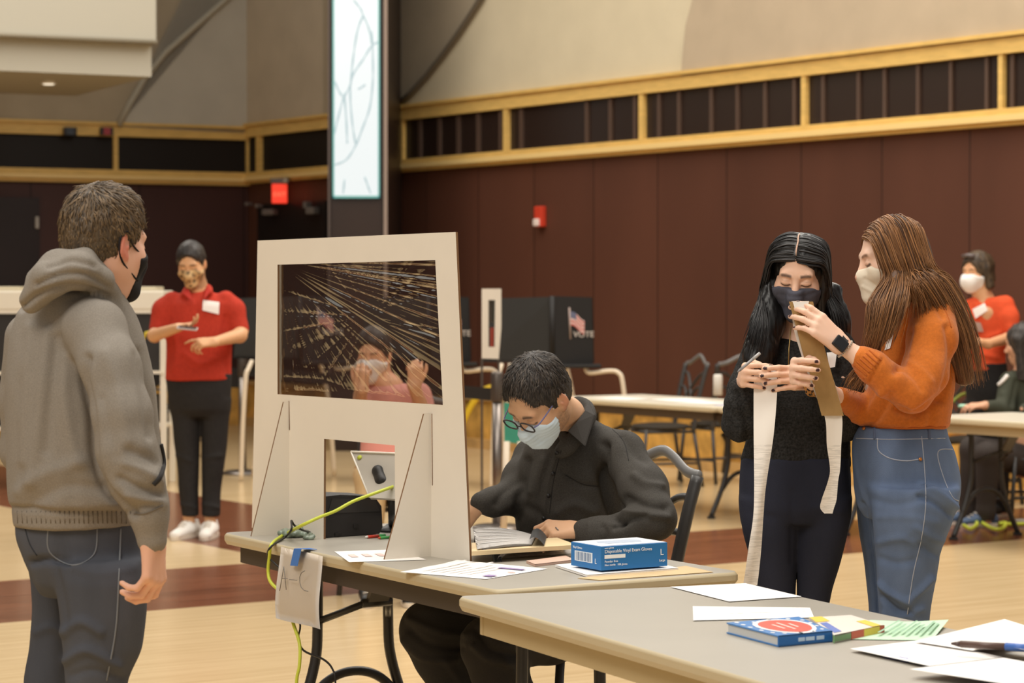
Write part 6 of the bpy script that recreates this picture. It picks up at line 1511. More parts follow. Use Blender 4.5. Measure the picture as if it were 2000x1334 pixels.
# ---- woman in the orange sweater
Y = 6.7
H = Head(head_matrix(1741, 508, 6.68, 262, 10, 4, .89)); base = Vector((W(1770, 900, Y).x, Y, 0))
f = Field((base.x - .44, Y - .36, .02), (base.x + .20, Y + .30, 1.72), .0033)
skull(f, H, jaw=.92)
f.chain([(H.p(0, -.015, -.05), .046), (W(1772, 590, 6.70), .05), (W(1785, 650, 6.72), .06)], .025)
pch(f, [(1785, 640, 6.72, 40), (1780, 760, 6.72, 50), (1770, 900, 6.72, 55)], .03)
pch(f, [(1825, 620, 6.60, 28), (1805, 710, 6.53, 26), (1780, 768, 6.49, 24), (1722, 735, 6.465, 20), (1682, 700, 6.455, 19)], .015)
pch(f, [(1755, 630, 6.88, 28), (1700, 800, 6.82, 24), (1640, 780, 6.62, 18), (1590, 746, 6.56, 16)], .015)
pch(f, [(1785, 900, 6.70, 36), (1768, 1190, 6.65, 24), (1760, 1560, 6.67, 18)], .02); pch(f, [(1745, 900, 6.79, 28), (1722, 1050, 6.87, 10), (1723, 1190, 6.885, 8), (1722, 1540, 6.89, 10)], .02)
NAIL2 = (58, 24, 30)
t3 = hand(f, W(1640, 672, 6.455), (-.74, -.06, .66), (.34, -.90, .26), 'L', .92, ((14, 22, 12), (18, 24, 12), (22, 26, 14), (28, 30, 14)), thumb=((.022, .024, -.012), (.058, .030, -.030), (.090, .022, -.036), (.110, .012, -.034)), spread=(.03, .0, -.03, -.06), wr=.024, arm=W(1684, 702, 6.455))
t4 = hand(f, W(1572, 728, 6.530), (-.50, -.86, .08), (-.86, .50, .10), 'R', .92, ((52, 48, 20), (54, 48, 20), (54, 50, 20), (58, 50, 20)), thumb=((.022, .026, -.006), (.050, .040, -.030), (.068, .040, -.052), (.078, .034, -.070)), wr=.024, arm=W(1612, 764, 6.60))
V, Q = f.mesh()
C = skin_cols(V, (230, 190, 166), [H], (110, 78, 58), hands=[(p, n, .0055, NAIL2) for p, n in t3 + t4], red=.2)
po = begin('woman in orange sweater and blue jeans holding a cardboard strip beside the dark-haired woman', V, Q, C, base); bvs = bvh_of(V, Q)
V, Q = mask_mesh(H, g=.004, side_y=.030, tip=.099, top=-.011); V = folds(V, Q, [([(1690, 545), (1712, 560)], -.003, 4), ([(1686, 560), (1714, 575)], .003, 4)], [(.0015, (40, 40, 60))])
mk('face_mask', V, Q, mat('cream_cloth_mask', (226, 214, 194), .85, .15), po)
ear_loops(H, po, .0018, mat('cream_cloth_mask', None), y0=.020)
f = Field((base.x - .26, Y - .26, 1.02), (base.x + .26, Y + .26, 1.74), .0042)
H.ell(f, (0, -.020, .038), (.084, .104, .094), .01); H.ell(f, (0, .134, -.018), (.112, .092, .150), .010, 'sub')
for s in (-1, 1): H.cone(f, (s * .074, -.005, .03), (s * .080, -.010, -.12), .020, .024, .02)
H.ell(f, (0, .10, -.11), (.066, .09, .08), .012, 'sub')
pch(f, [(1785, 510, 6.70, 38), (1812, 580, 6.69, 36), (1852, 670, 6.69, 28), (1884, 735, 6.70, 20)], .03)
pch(f, [(1748, 540, 6.60, 16), (1742, 600, 6.53, 16), (1724, 650, 6.505, 14), (1710, 684, 6.52, 8)], .02)
V, Q = f.mesh(); N = normals(V, Q); x, y = proj(V)
sv = np.stack([x * .01 - y * .004, y * .0016, V[:, 1]], 1)
V = (V + N * (.003 * noise3(sv, (9, 9, 20)) + .002 * noise3(sv + 4, (26, 20, 50)))[:, None]).astype(np.float32)
w_ = np.clip(.35 + .5 * noise3(sv, (14, 12, 30)) + .3 * noise3(sv, (40, 20, 60)), 0, 1)[:, None]
hr = mk('hair', V, Q, M_HAIR, po, np.array([lin(c) for c in (62, 41, 27)]) * (1 - w_) + np.array([lin(c) for c in (112, 76, 48)]) * w_)
A0, A1 = (72, 47, 30), (170, 120, 76)
# her left side faces us; locks leave a side parting, some fall in front of the shoulder, most behind it
S_ = -1
fr = [((1704, 590, 6.500), (1700, 640, 6.48), (1686, 700, 6.50)), ((1724, 596, 6.475), (1712, 650, 6.467), (1698, 706, 6.49)), ((1746, 590, 6.478), (1732, 640, 6.465), (1716, 692, 6.475)), ((1768, 572, 6.50), (1756, 622, 6.478), (1738, 672, 6.475))]
strands('hair_locks', [locks(H, S_, y, t, .0, .014, b_) for y, t, b_ in zip((.074, .055, .035, .015), fr, (-.022, -.012, .0, .01))], 1250, .0015, M_HAIR, hr, A0, A1, .008, seed=12)
bk_ = [((1776, 560, 6.52), (1776, 585, 6.525), (1768, 612, 6.51)), ((1800, 550, 6.545), (1836, 610, 6.575), (1866, 720, 6.63)), ((1818, 552, 6.555), (1862, 640, 6.60), (1892, 768, 6.62)), ((1842, 556, 6.60), (1884, 640, 6.60), (1908, 766, 6.625)), ((1858, 556, 6.64), (1898, 650, 6.63), (1922, 756, 6.65)), ((1856, 570, 6.70), (1894, 660, 6.70), (1920, 760, 6.71))]
strands('hair_locks', [locks(H, S_, y, t, .0, .014, b_) for y, t, b_ in zip((.012, -.005, -.025, -.05, -.07, -.088), bk_, (.02, .03, .04, .055, .06, .055))], 1300, .0016, M_HAIR, hr, A0, A1, .009, seed=11)
strands('hair_locks', [locks(H, -S_, y, t, .0, .010) for y, t in zip((.070, .04, .0), (((1708, 580, 6.75), (1702, 630, 6.72), (1688, 664, 6.66)), ((1722, 590, 6.78), (1712, 640, 6.74), (1692, 690, 6.64)), ((1760, 600, 6.80), (1770, 640, 6.84), (1780, 690, 6.86))))], 220, .0015, M_HAIR, hr, A0, A1, .005, seed=13)
strands('hair_locks', [g((1690, 696, 6.50), (1672, 722, 6.50), (1658, 742, 6.50), (1650, 762, 6.52)), g((1705, 690, 6.49), (1695, 720, 6.49), (1682, 745, 6.49), (1668, 762, 6.51))], 90, .0014, M_HAIR, hr, A0, A1, .008, seed=15)
# sweater
M_OR = mat('orange_knit', (196, 108, 40), .9, .15, var=.10, vscale=120, bump=.35, bscale=500, sheen=.2)
f = Field((base.x - .36, Y - .34, 1.06), (base.x + .22, Y + .26, 1.54), .0052)
f.loft([(1742, 1812, 574, 6.72, .9), (1732, 1850, 592, 6.72, .82), (1714, 1868, 630, 6.72, .80), (1704, 1872, 690, 6.72, .80), (1694, 1866, 755, 6.72, .84), (1678, 1858, 800, 6.72, .88), (1674, 1854, 822, 6.72, .88), (1686, 1850, 836, 6.72, .84)], k=.02)
pch(f, [(1822, 612, 6.62, 44), (1822, 660, 6.57, 46), (1806, 730, 6.52, 45), (1782, 766, 6.48, 39), (1738, 744, 6.462, 32), (1704, 716, 6.455, 29), (1684, 700, 6.455, 23)], .022)
pch(f, [(1750, 640, 6.88, 36), (1706, 800, 6.84, 36), (1668, 796, 6.70, 28), (1640, 778, 6.62, 22)], .02)
V, Q = f.mesh()
V = folds(V, Q, [([(1778, 650), (1765, 700), (1750, 726)], -.012, 8), ([(1790, 640), (1776, 690)], .006, 7), ([(1850, 640), (1858, 700), (1838, 780)], -.012, 8), ([(1752, 800), (1790, 808), (1830, 780)], -.014, 8), ([(1760, 720), (1785, 735), (1800, 760)], -.006, 7), ([(1770, 705), (1798, 722), (1818, 745)], .005, 7), ([(1720, 770), (1700, 800), (1682, 826)], .008, 8), ([(1740, 770), (1722, 805), (1700, 832)], -.008, 8), ([(1780, 800), (1770, 835)], .005, 8), ([(1820, 800), (1815, 832)], -.005, 7), ([(1800, 585), (1822, 590), (1840, 620)], -.004, 5), ([(1722, 702), (1700, 742)], -.005, 4), ([(1716, 700), (1694, 738)], .003, 4)] +
   [([(1692 + i * 4.4 - 10, 682 + i * 2.6), (1716 + i * 1 - 30 + i * 3.0, 700 + i * 3.0)], 0, 1) for i in range(0)], [(.0035, (12, 12, 9)), (.001, (50, 50, 50))])
so = mk('sweater', V, Q, M_OR, po); bv = bvh_of(V, Q)
mb = MB()
for i in range(7):
    t = i / 6; a = (1662 + 36 * t, 718 - 34 * t); b = (1688 + 32 * t, 740 - 36 * t); seam(mb, bv, [a, b], .0028, .0)
mb.build('ribbed_cuff', mat('orange_rib', (178, 92, 32), .9), so)
mb = MB(); seam(mb, bv, [(1812, 588), (1842, 600), (1858, 640)], .0016); mb.build('shoulder_seam', mat('orange_rib', None), so)
mb = MB(); seam(mb, bv, [(1690, 834), (1760, 836), (1846, 834)], .004, .0); mb.build('hem', mat('orange_rib', None), so)
mb = MB(); patch(mb, bv, [(1734, 652), (1746, 646), (1738, 680), (1727, 684)], .004, 3, 3); mb.build('name_sticker', M_PAPER, so)
# watch and bracelets
h = hit(bvs, 1640, 672, 0); fw = Vector((-.74, -.06, .66)).normalized(); nw = Vector((.34, -.90, .26)); nw = (nw - fw * nw.dot(fw)).normalized(); sw_ = fw.cross(nw)
if h:
    c = h[0]; wt = bpy.data.objects.new; R = Matrix((sw_, fw, nw)).transposed(); cw = W(1640, 672, 6.455)
    mb = MB(); mb.tube([cw + sw_ * .0255 * math.cos(t) + nw * .0225 * math.sin(t) + fw * .0 for t in np.linspace(0, 2 * PI, 25)], .0095, 8, cap=False, flat=1.0, up=nw) if False else None
    mb = MB(); rows = [[cw + sw_ * .0262 * math.cos(t) + nw * .0232 * math.sin(t) + fw * w for t in np.linspace(0, 2 * PI, 25)] for w in (-.010, .010)]; mb.grid(rows); bmesh.ops.solidify(mb.bm, geom=mb.bm.faces[:], thickness=-.0018)
    wa = mb.build('watch_band', mat('watch_band_grey', (60, 58, 60), .5), po)
    MB().box(c + nw * .004, (.034, .040, .010), R=R, bev=.004).build('watch_case', mat('watch_case', (52, 50, 52), .3, .5, metal=.5), wa)
    MB().box(c + nw * .0095, (.028, .034, .0012), R=R, bev=.0005).build('watch_face', mat('watch_face', (24, 24, 28), .12, .5), wa)
    mb = MB()
    for k in range(22):
        t = 2 * PI * k / 22; q_ = cw - fw * .020 + sw_ * .0275 * math.cos(t) + nw * .0245 * math.sin(t); mb.lathe([(.001, -.003), (.003, 0), (.001, .003)], q_, 8)
    mb.build('bead_bracelet', mat('bracelet_bead', (176, 164, 150), .3, .5), po)
ML = bpy.data.materials.new('leopard_print'); ML.use_nodes = True; nt = ML.node_tree; bs = nt.nodes['Principled BSDF']; vo = nt.nodes.new('ShaderNodeTexVoronoi'); vo.inputs['Scale'].default_value = 110; tc = nt.nodes.new('ShaderNodeTexCoord'); nt.links.new(tc.outputs['Object'], vo.inputs['Vector'])
rp_ = nt.nodes.new('ShaderNodeValToRGB'); rp_.color_ramp.elements[0].color = col(30, 24, 20); rp_.color_ramp.elements[1].color = col(168, 116, 52); rp_.color_ramp.elements[0].position = .35; rp_.color_ramp.elements[1].position = .5; nt.links.new(vo.outputs['Distance'], rp_.inputs[0]); nt.links.new(rp_.outputs[0], bs.inputs['Base Color']); bs.inputs['Roughness'].default_value = .8
aw, bw = W(1590, 746, 6.56), W(1622, 770, 6.61); dw = (bw - aw).normalized(); u1 = dw.cross(Vector((0, 0, 1))).normalized(); u2 = dw.cross(u1)
f = Field(aw - Vector((.07,) * 3), aw + Vector((.09,) * 3), .004); f.chain([(aw + dw * .012 + (u1 * math.cos(t) + u2 * math.sin(t)) * .026, .011 + .003 * math.sin(t * 7)) for t in np.linspace(0, 2 * PI, 25)], .006)
mk('scrunchie', *f.mesh(), ML, po)
# jeans
M_DEN3 = mat('blue_denim', (98, 114, 142), .85, .15, var=.36, vscale=6, bump=.35, bscale=800, stretch=(1, 1, .4))
f = Field((base.x - .22, Y - .26, .02), (base.x + .20, Y + .32, 1.14), .0062)
f.loft([(1672, 1848, 832, 6.72, .80), (1668, 1852, 850, 6.72, .82), (1665, 1866, 890, 6.72, .86), (1668, 1876, 945, 6.72, .88), (1674, 1872, 985, 6.72, .80), (1690, 1850, 1015, 6.72, .6)], k=.02)
f.loft([(1698, 1876, 950, 6.64, .74), (1700, 1872, 985, 6.63, .76), (1704, 1860, 1020, 6.63, .80), (1710, 1838, 1080, 6.65, .92), (1712, 1824, 1140, 6.65, .95), (1716, 1814, 1200, 6.65, 1.0), (1718, 1806, 1300, 6.66, 1.0), (1722, 1798, 1450, 6.67, 1.1), (1728, 1790, 1590, 6.68, 1.1)], k=.02)
f.loft([(1668, 1780, 950, 6.81, .9), (1675, 1770, 1010, 6.85, .9), (1685, 1758, 1080, 6.87, .95), (1692, 1750, 1140, 6.88, 1.0), (1697, 1746, 1200, 6.88, 1.1), (1698, 1746, 1300, 6.88, 1.1), (1700, 1744, 1565, 6.89, 1.1)], k=.012)
V, Q = f.mesh()
V = folds(V, Q, [([(1684, 985), (1697, 1060), (1706, 1130), (1712, 1200)], -.016, 5), ([(1800, 950), (1830, 960), (1866, 990)], .013, 6), ([(1795, 968), (1830, 985), (1858, 1008)], -.012, 5), ([(1700, 975), (1750, 985), (1800, 975)], -.005, 8), ([(1715, 1010), (1770, 1010), (1830, 1020)], .004, 8), ([(1790, 1030), (1820, 1050), (1840, 1056)], .006, 7), ([(1780, 1050), (1812, 1075), (1832, 1085)], -.006, 6),
   ([(1715, 1140), (1740, 1160), (1775, 1180)], .013, 6), ([(1718, 1165), (1750, 1190), (1780, 1198)], -.013, 5), ([(1780, 1170), (1800, 1150), (1818, 1130)], .012, 6), ([(1715, 1060), (1760, 1050), (1790, 1058)], .007, 8), ([(1716, 1090), (1750, 1100), (1785, 1095)], -.006, 7), ([(1725, 1200), (1760, 1205), (1800, 1190)], .007, 7), ([(1672, 850), (1668, 880), (1672, 920), (1690, 985)], .004, 5)], [(.003, (14, 14, 10))])
jo = mk('jeans', V, Q, M_DEN3, po); bv = bvh_of(V, Q)
M_ST3 = mat('pale_stitching', (160, 165, 178), .8)
mb = MB(); seam(mb, bv, [(1800, 852), (1806, 920), (1808, 985), (1800, 1050), (1784, 1120), (1772, 1200)], .0015); mb.build('side_seam', M_ST3, jo)
mb = MB(); seam(mb, bv, [(1714, 856), (1716, 880), (1738, 895), (1770, 900), (1800, 896)], .0017); mb.build('front_pocket', M_ST3, jo)
mb = MB(); seam(mb, bv, [(1864, 878), (1832, 882), (1842, 930), (1860, 970), (1872, 978)], .0016); mb.build('back_pocket', M_ST3, jo)
mb = MB(); seam(mb, bv, [(1672, 856), (1740, 858), (1846, 856)], .0014); mb.build('waistband', M_ST3, jo)
for x in (1708, 1814):
    mb = MB(); seam(mb, bv, [(x, 834), (x + 1, 858)], .005, .0, flat=.5); mb.build('belt_loop', mat('denim_loop', (84, 96, 122), .85), jo)
for x, y, c in ((1797, 897, (200, 130, 60)), (1688, 838, (190, 124, 66))):
    h = hit(bv, x, y, .001)
    if h: mb = MB(); mb.tube([h[0], h[0] + h[1] * .004], .005, 10); mb.build('rivet', mat('copper_rivet', (196, 128, 66), .35, .5, metal=.6), jo)
for x, Yf in ((1760, 6.68), (1723, 6.89)):
    a = W(x, 1585, Yf); shoe('shoe', po, (a.x + .06, a.y, 0), (a.x - .17, a.y - .02, 0), M_WHITE, M_WHITE, wd=.038)
# the cardboard strip and the paper strip behind it
bq_ = [W(1541, 589, 6.475), W(1588, 589, 6.475), W(1600, 640, 6.48), W(1616, 700, 6.485), W(1648, 812, 6.49), W(1605, 812, 6.49), W(1588, 748, 6.485), W(1568, 690, 6.48), W(1556, 642, 6.478)]
mb = MB(); mb.prism(bq_, (0, .003, 0)); tag(mb.build('cardboard_strip', mat('kraft_card', (164, 132, 86), .75, .2, var=.05, vscale=60)), 'tall strip of brown cardboard gripped by the woman in orange', 'cardboard')
ribbon('paper_strip', 'white paper strip hanging below the brown cardboard of the woman in orange', [(1546, 1580, 588), (1552, 1596, 650), (1588, 1634, 760), (1611, 1645, 815), (1615, 1643, 870), (1621, 1641, 915), (1617, 1637, 940), (1605, 1634, 975), (1602, 1629, 992), (1610, 1626, 1003)], lambda y, t: 6.496 + .004 * math.sin(t * 3) + (.00008 * max(0, y - 812)), M_STRIP)
mb = MB(); mb.prism([W(1548, 589, 6.472), W(1580, 589, 6.472), W(1576, 606, 6.472), W(1553, 604, 6.472)], (0, .001, 0)); tag(mb.build('paper_slip', M_PAPER), 'small white paper end folded over the top of the brown cardboard strip', 'paper')
# ---- people further away
def g_(px, py, Y): return W(px, py, Y)
# man in the red polo shirt
Y = 14.6
H = Head(head_matrix(374, 516, Y - .04, 186, 22, 3, 1.0)); base = Vector((W(388, 900, Y).x, Y, 0))
f = Field((base.x - .36, Y - .52, .02), (base.x + .36, Y + .24, 1.86), .0075)
skull(f, H)
f.chain([(H.p(0, -.018, -.05), .056), (W(384, 560, Y + .02), .058), (W(388, 590, Y + .02), .07)], .04)
pch(f, [(388, 600, Y, 18), (388, 720, Y, 26), (390, 775, Y, 20)], .03)
pch(f, [(336, 600, Y, 8), (318, 625, Y, 10), (307, 648, Y - .02, 13), (302, 655, Y - .08, 13), (348, 640, Y - .34, 9)], .02); pch(f, [(442, 600, Y, 8), (460, 625, Y, 10), (470, 645, Y - .02, 14), (468, 655, Y - .08, 14), (418, 668, Y - .32, 9)], .02)
pch(f, [(362, 780, Y, 20), (366, 900, Y, 16), (370, 1030, Y, 11)], .02); pch(f, [(418, 780, Y, 20), (414, 900, Y, 16), (410, 1030, Y, 11)], .02)
hand(f, W(348, 640, Y - .34), (.85, -.40, .15), (-.1, -.45, .9) if False else (.0, .35, -.94), 'R', 1.0, ((20, 30, 20),) * 4)
hand(f, W(420, 668, Y - .32), (-.90, -.30, -.05), (.2, -.6, .8), 'L', 1.0, ((8, 15, 10), (35, 50, 30), (45, 60, 30), (50, 60, 30)))
V, Q = f.mesh(); C = skin_cols(V, (214, 164, 122), [H], (44, 34, 30), beard=(104, 76, 52))
pr_ = begin('man in red polo shirt and black trousers looking down at a phone', V, Q, C, base)
V, Q = short_hair(H, t=.017, front=(.080, .125), nape=-.06, h=.006, amp=.003, seed=9); mk('hair', V, Q, M_HAIR, pr_, hair_cols(V, H, (36, 32, 30), (58, 50, 46)))
MM = bpy.data.materials.new('patterned_mask'); MM.use_nodes = True; nt = MM.node_tree; bs = nt.nodes['Principled BSDF']; nz_ = nt.nodes.new('ShaderNodeTexVoronoi'); nz_.inputs['Scale'].default_value = 38; tc_ = nt.nodes.new('ShaderNodeTexCoord'); nt.links.new(tc_.outputs['Object'], nz_.inputs['Vector'])
rp2 = nt.nodes.new('ShaderNodeValToRGB'); rp2.color_ramp.elements[0].color = col(92, 74, 52); rp2.color_ramp.elements[1].color = col(206, 170, 120); rp2.color_ramp.elements[0].position = .25; rp2.color_ramp.elements[1].position = .6; nt.links.new(nz_.outputs['Distance'], rp2.inputs[0]); nt.links.new(rp2.outputs[0], bs.inputs['Base Color']); bs.inputs['Roughness'].default_value = .85
V, Q = mask_mesh(H, g=.006, tip=.110); mk('face_mask', V, Q, MM, pr_)
M_RED = mat('red_pique', (180, 58, 42), .85, .15, var=.10, vscale=60, bump=.2, bscale=400)
f = Field((base.x - .36, Y - .34, .9), (base.x + .36, Y + .24, 1.62), .009)
f.loft([(366, 408, 566, Y + .02, 1.0), (346, 430, 576, Y + .01, .6), (326, 456, 596, Y, .55), (324, 454, 640, Y, .6), (324, 452, 690, Y, .66), (323, 453, 742, Y, .70)], k=.03)
pch(f, [(338, 588, Y, 20), (320, 606, Y, 21), (311, 642, Y - .02, 19)], .03); pch(f, [(440, 588, Y, 20), (458, 606, Y, 21), (468, 642, Y - .02, 20)], .03)
f.chain([(p, .022) for p in smooth_path([W(360, 576, Y - .07), W(366, 566, Y + .02), W(386, 560, Y + .08), W(406, 562, Y + .02), W(408, 572, Y - .07)], 4)], .02)
V, Q = f.mesh(); V = folds(V, Q, [([(338, 640), (345, 680), (340, 720)], .01, 6), ([(440, 620), (436, 680), (446, 730)], -.01, 6), ([(360, 690), (390, 710), (420, 700)], .008, 6), ([(382, 580), (386, 620)], -.004, 2.5)], [(.008, (7, 7, 6))])
po_ = mk('polo_shirt', V, Q, M_RED, pr_); bv = bvh_of(V, Q)
MB().prism([W(355, 572, Y - .11), W(375, 586, Y - .16), W(368, 562, Y - .08)], (0, .01, 0)).build('collar', mat('red_collar', (178, 44, 32), .85), po_)
MB().prism([W(412, 568, Y - .10), W(398, 585, Y - .16), W(403, 562, Y - .08)], (0, .01, 0)).build('collar', mat('red_collar', None), po_)
mb = MB(); patch(mb, bv, [(397, 586), (429, 590), (428, 614), (396, 606)], .012, 4, 4); mb.build('name_sticker', mat('sticker_white', (240, 232, 226), .6), po_)
M_BT = mat('black_chinos', (42, 40, 39), .8, .2, var=.1, vscale=40)
f = Field((base.x - .30, Y - .26, .03), (base.x + .30, Y + .24, 1.02), .009)
f.loft([(324, 452, 730, Y, .62), (326, 452, 765, Y, .66), (330, 450, 795, Y, .64), (338, 444, 815, Y, .5)], k=.03)
f.loft([(328, 391, 780, Y, .9), (336, 390, 830, Y, .9), (344, 389, 900, Y, .95), (350, 388, 960, Y, 1.0), (354, 388, 1008, Y, 1.1)], k=.02)
f.loft([(392, 452, 780, Y, .9), (393, 446, 830, Y, .9), (394, 440, 900, Y, .95), (394, 432, 960, Y, 1.0), (394, 429, 1008, Y, 1.1)], k=.02)
V, Q = f.mesh(); V = folds(V, Q, [([(345, 890), (370, 900)], .006, 5), ([(398, 895), (430, 890)], .006, 5), ([(352, 985), (385, 992)], .007, 4), ([(396, 985), (428, 992)], .007, 4)], [(.006, (9, 9, 7))]); mk('trousers', V, Q, M_BT, pr_)
M_SHW = mat('white_sneaker', (232, 226, 218), .6); M_SOL = mat('sneaker_sole', (214, 202, 186), .6)
a = W(370, 1030, Y); shoe('shoe', pr_, (a.x + .02, Y + .07, 0), (a.x - .07, Y - .22, 0), M_SHW, M_SOL, wd=.05)
a = W(411, 1030, Y); shoe('shoe', pr_, (a.x, Y + .07, 0), (a.x - .01, Y - .24, 0), M_SHW, M_SOL, wd=.05)
p = W(366, 641, Y - .45); ph = thing('phone', 'phone held in the hand of the man in red', 'phone', p)
Rp = Matrix.Rotation(.1, 3, 'Y') @ Matrix.Rotation(.22, 3, 'X')
MB().box(p, (.12, .062, .009), R=Rp, bev=.003).build('phone_case', mat('phone_case', (190, 178, 172), .35), ph); MB().box(p + Rp @ Vector((0, 0, .005)), (.106, .054, .002), R=Rp).build('screen', mat('phone_screen', (60, 60, 64), .1, .5), ph)
# woman in the coral top
Y = 15.9
H = Head(head_matrix(1908, 531, Y, 232, 8, 0, .98)); base = Vector((W(1930, 900, Y).x, Y, 0))
f = Field((base.x - .34, Y - .42, .02), (base.x + .36, Y + .26, 1.84), .0085)
skull(f, H)
f.chain([(H.p(0, -.018, -.05), .05), (W(1918, 575, Y), .052), (W(1926, 592, Y), .07)], .04)
pch(f, [(1926, 612, Y - .02, 24), (1926, 660, Y, 20), (1930, 790, Y, 20)], .03)
pch(f, [(1955, 610, Y - .02, 8), (1970, 635, Y - .06, 9), (1973, 660, Y - .08, 12), (1930, 672, Y - .30, 9), (1912, 668, Y - .34, 8)], .02); pch(f, [(1892, 600, Y, 12), (1880, 660, Y - .05, 11), (1900, 672, Y - .32, 9)], .02)
pch(f, [(1915, 790, Y, 24), (1915, 1010, Y, 14)], .02); pch(f, [(1950, 790, Y, 24), (1950, 1010, Y, 14)], .02)
hand(f, W(1912, 668, Y - .34), (-.9, -.3, .1), (.2, -.6, .8), 'L', .95, ((20, 30, 20),) * 4)
V, Q = f.mesh(); C = skin_cols(V, (218, 164, 122), [H], (60, 46, 36))
pc_ = begin('woman in coral top and white mask standing behind the far right table', V, Q, C, base)
f = Field((base.x - .22, Y - .2, 1.40), (base.x + .2, Y + .22, 1.85), .007)
H.ell(f, (0, -.02, .035), (.098, .118, .106), .01); H.ell(f, (0, .128, -.02), (.085, .078, .120), .014, 'sub')
for s in (-1, 1): H.cone(f, (s * .080, -.005, .02), (s * .090, -.02, -.095), .030, .032, .02)
H.ell(f, (0, -.07, -.05), (.085, .055, .07), .03); H.ell(f, (0, .10, -.11), (.07, .09, .07), .012, 'sub')
V, Q = f.mesh(); N = normals(V, Q); V = (V + N * (.006 * noise3(V, (40, 40, 12)))[:, None]).astype(np.float32)
mk('hair', V, Q, M_HAIR, pc_, hair_cols(V, H, (44, 34, 26), (92, 74, 54)))
mb = MB(); c = H.p(0, .03, .135); mb.tube([H.p(-.05, .068, .115), H.p(0, .078, .122), H.p(.05, .068, .115)], .014, 8); mb.build('sunglasses', mat('sunglass_dark', (96, 84, 82), .2, .5), pc_)
V, Q = mask_mesh(H, 'cup', g=.010, side_y=.02); mk('face_mask', V, Q, mat('white_mask', (244, 238, 234), .7), pc_)
M_CO = mat('coral_jersey', (224, 88, 52), .85, .15, var=.08, vscale=30)
f = Field((base.x - .34, Y - .34, .95), (base.x + .36, Y + .26, 1.56), .009)
f.loft([(1900, 1952, 580, Y, .7), (1888, 1970, 592, Y, .6), (1885, 1974, 620, Y, .62), (1890, 1968, 665, Y, .66), (1890, 1964, 700, Y, .74), (1887, 1968, 724, Y, .76)], k=.03)
pch(f, [(1962, 596, Y - .02, 18), (1970, 620, Y - .05, 18), (1973, 640, Y - .07, 17)], .03); pch(f, [(1894, 598, Y, 14), (1884, 640, Y - .03, 14)], .03)
f.ell(W(1918, 582, Y - .13), (.055, .085, .058), k=.01, op='sub')
V, Q = f.mesh(); V = folds(V, Q, [([(1925, 660), (1955, 650)], .008, 5), ([(1910, 690), (1950, 700)], .008, 5)], [(.008, (7, 7, 6))]); cs = mk('top', V, Q, M_CO, pc_); bv = bvh_of(V, Q)
mb = MB(); patch(mb, bv, [(1898, 604), (1922, 592), (1928, 606), (1904, 622)], .02, 4, 4); mb.build('name_sticker', mat('sticker_white', None), cs)
mb = MB(); patch(mb, bv, [(1896, 628), (1914, 630), (1920, 648), (1900, 648)], .02, 4, 4); mb.build('grey_print', mat('print_grey', (176, 150, 136), .7), cs)
f = Field((base.x - .24, Y - .26, .03), (base.x + .28, Y + .26, 1.06), .01)
f.loft([(1888, 1966, 708, Y, .72), (1886, 1970, 760, Y, .76), (1890, 1970, 800, Y, .7)], k=.03); pch(f, [(1912, 800, Y, 26), (1914, 1020, Y, 18)], .03); pch(f, [(1950, 800, Y, 26), (1950, 1020, Y, 18)], .03)
V, Q = f.mesh(); mk('trousers', V, Q, M_BT, pc_)
for px in (1913, 1950): a = W(px, 1000, Y); shoe('shoe', pc_, (a.x + .04, Y + .04, 0), (a.x - .16, Y - .16, 0), M_BLACK, M_SOL)
# seated person with long dark hair at the right edge
Y = 15.5
H = Head(head_matrix(1996, 672, Y, 300, 8, 0, 1.0)); base = Vector((W(2000, 900, Y).x, Y, 0))
f = Field((base.x - .62, Y - .55, .02), (base.x + .40, Y + .34, 1.36), .0095)
skull(f, H); f.chain([(H.p(0, -.018, -.05), .052), (W(2000, 730, Y), .055)], .04)
pch(f, [(2000, 740, Y, 26), (2000, 860, Y, 32), (2000, 900, Y, 34)], .03)
pch(f, [(1975, 745, Y - .06, 14), (1965, 800, Y - .12, 13), (1925, 792, Y - .22, 9)], .02); pch(f, [(2030, 745, Y, 14), (2035, 800, Y - .05, 13), (2000, 800, Y - .25, 9)], .02)
pch(f, [(1990, 900, Y - .02, 24), (1900, 880, Y - .1, 20), (1890, 1000, Y - .1, 14), (1888, 1030, Y - .1, 12)], .02); pch(f, [(2005, 905, Y - .05, 24), (1930, 890, Y - .25, 20), (1925, 1000, Y - .25, 14), (1922, 1035, Y - .25, 12)], .02)
hand(f, W(1925, 792, Y - .22), (-.95, -.2, .0), (.1, -.3, .9), 'L', .95, ((20, 30, 20),) * 4)
V, Q = f.mesh(); C = skin_cols(V, (206, 156, 124), [H])
pg_ = begin('seated person with long dark hair and dark green jacket at the right edge', V, Q, C, base)
f = Field((base.x - .24, Y - .30, .92), (base.x + .24, Y + .26, 1.38), .008)
H.ell(f, (0, -.02, .035), (.100, .118, .106), .01); H.ell(f, (0, .128, -.02), (.085, .078, .115), .014, 'sub')
for s in (-1, 1): H.cone(f, (s * .075, -.01, .02), (s * .085, .0, -.26), .040, .035, .03)
H.cone(f, (0, -.07, 0), (0, -.09, -.24), .07, .07, .03)
V, Q = f.mesh(); N = normals(V, Q); V = (V + N * (.008 * noise3(V, (50, 50, 10)))[:, None]).astype(np.float32); mk('hair', V, Q, M_HAIR, pg_, hair_cols(V, H, (34, 30, 28), (66, 58, 52)))
f = Field((base.x - .34, Y - .40, .50), (base.x + .40, Y + .30, 1.20), .01)
f.loft([(1975, 2025, 722, Y, .8), (1958, 2046, 738, Y, .62), (1952, 2052, 790, Y, .66), (1956, 2048, 900, Y, .72)], k=.03)
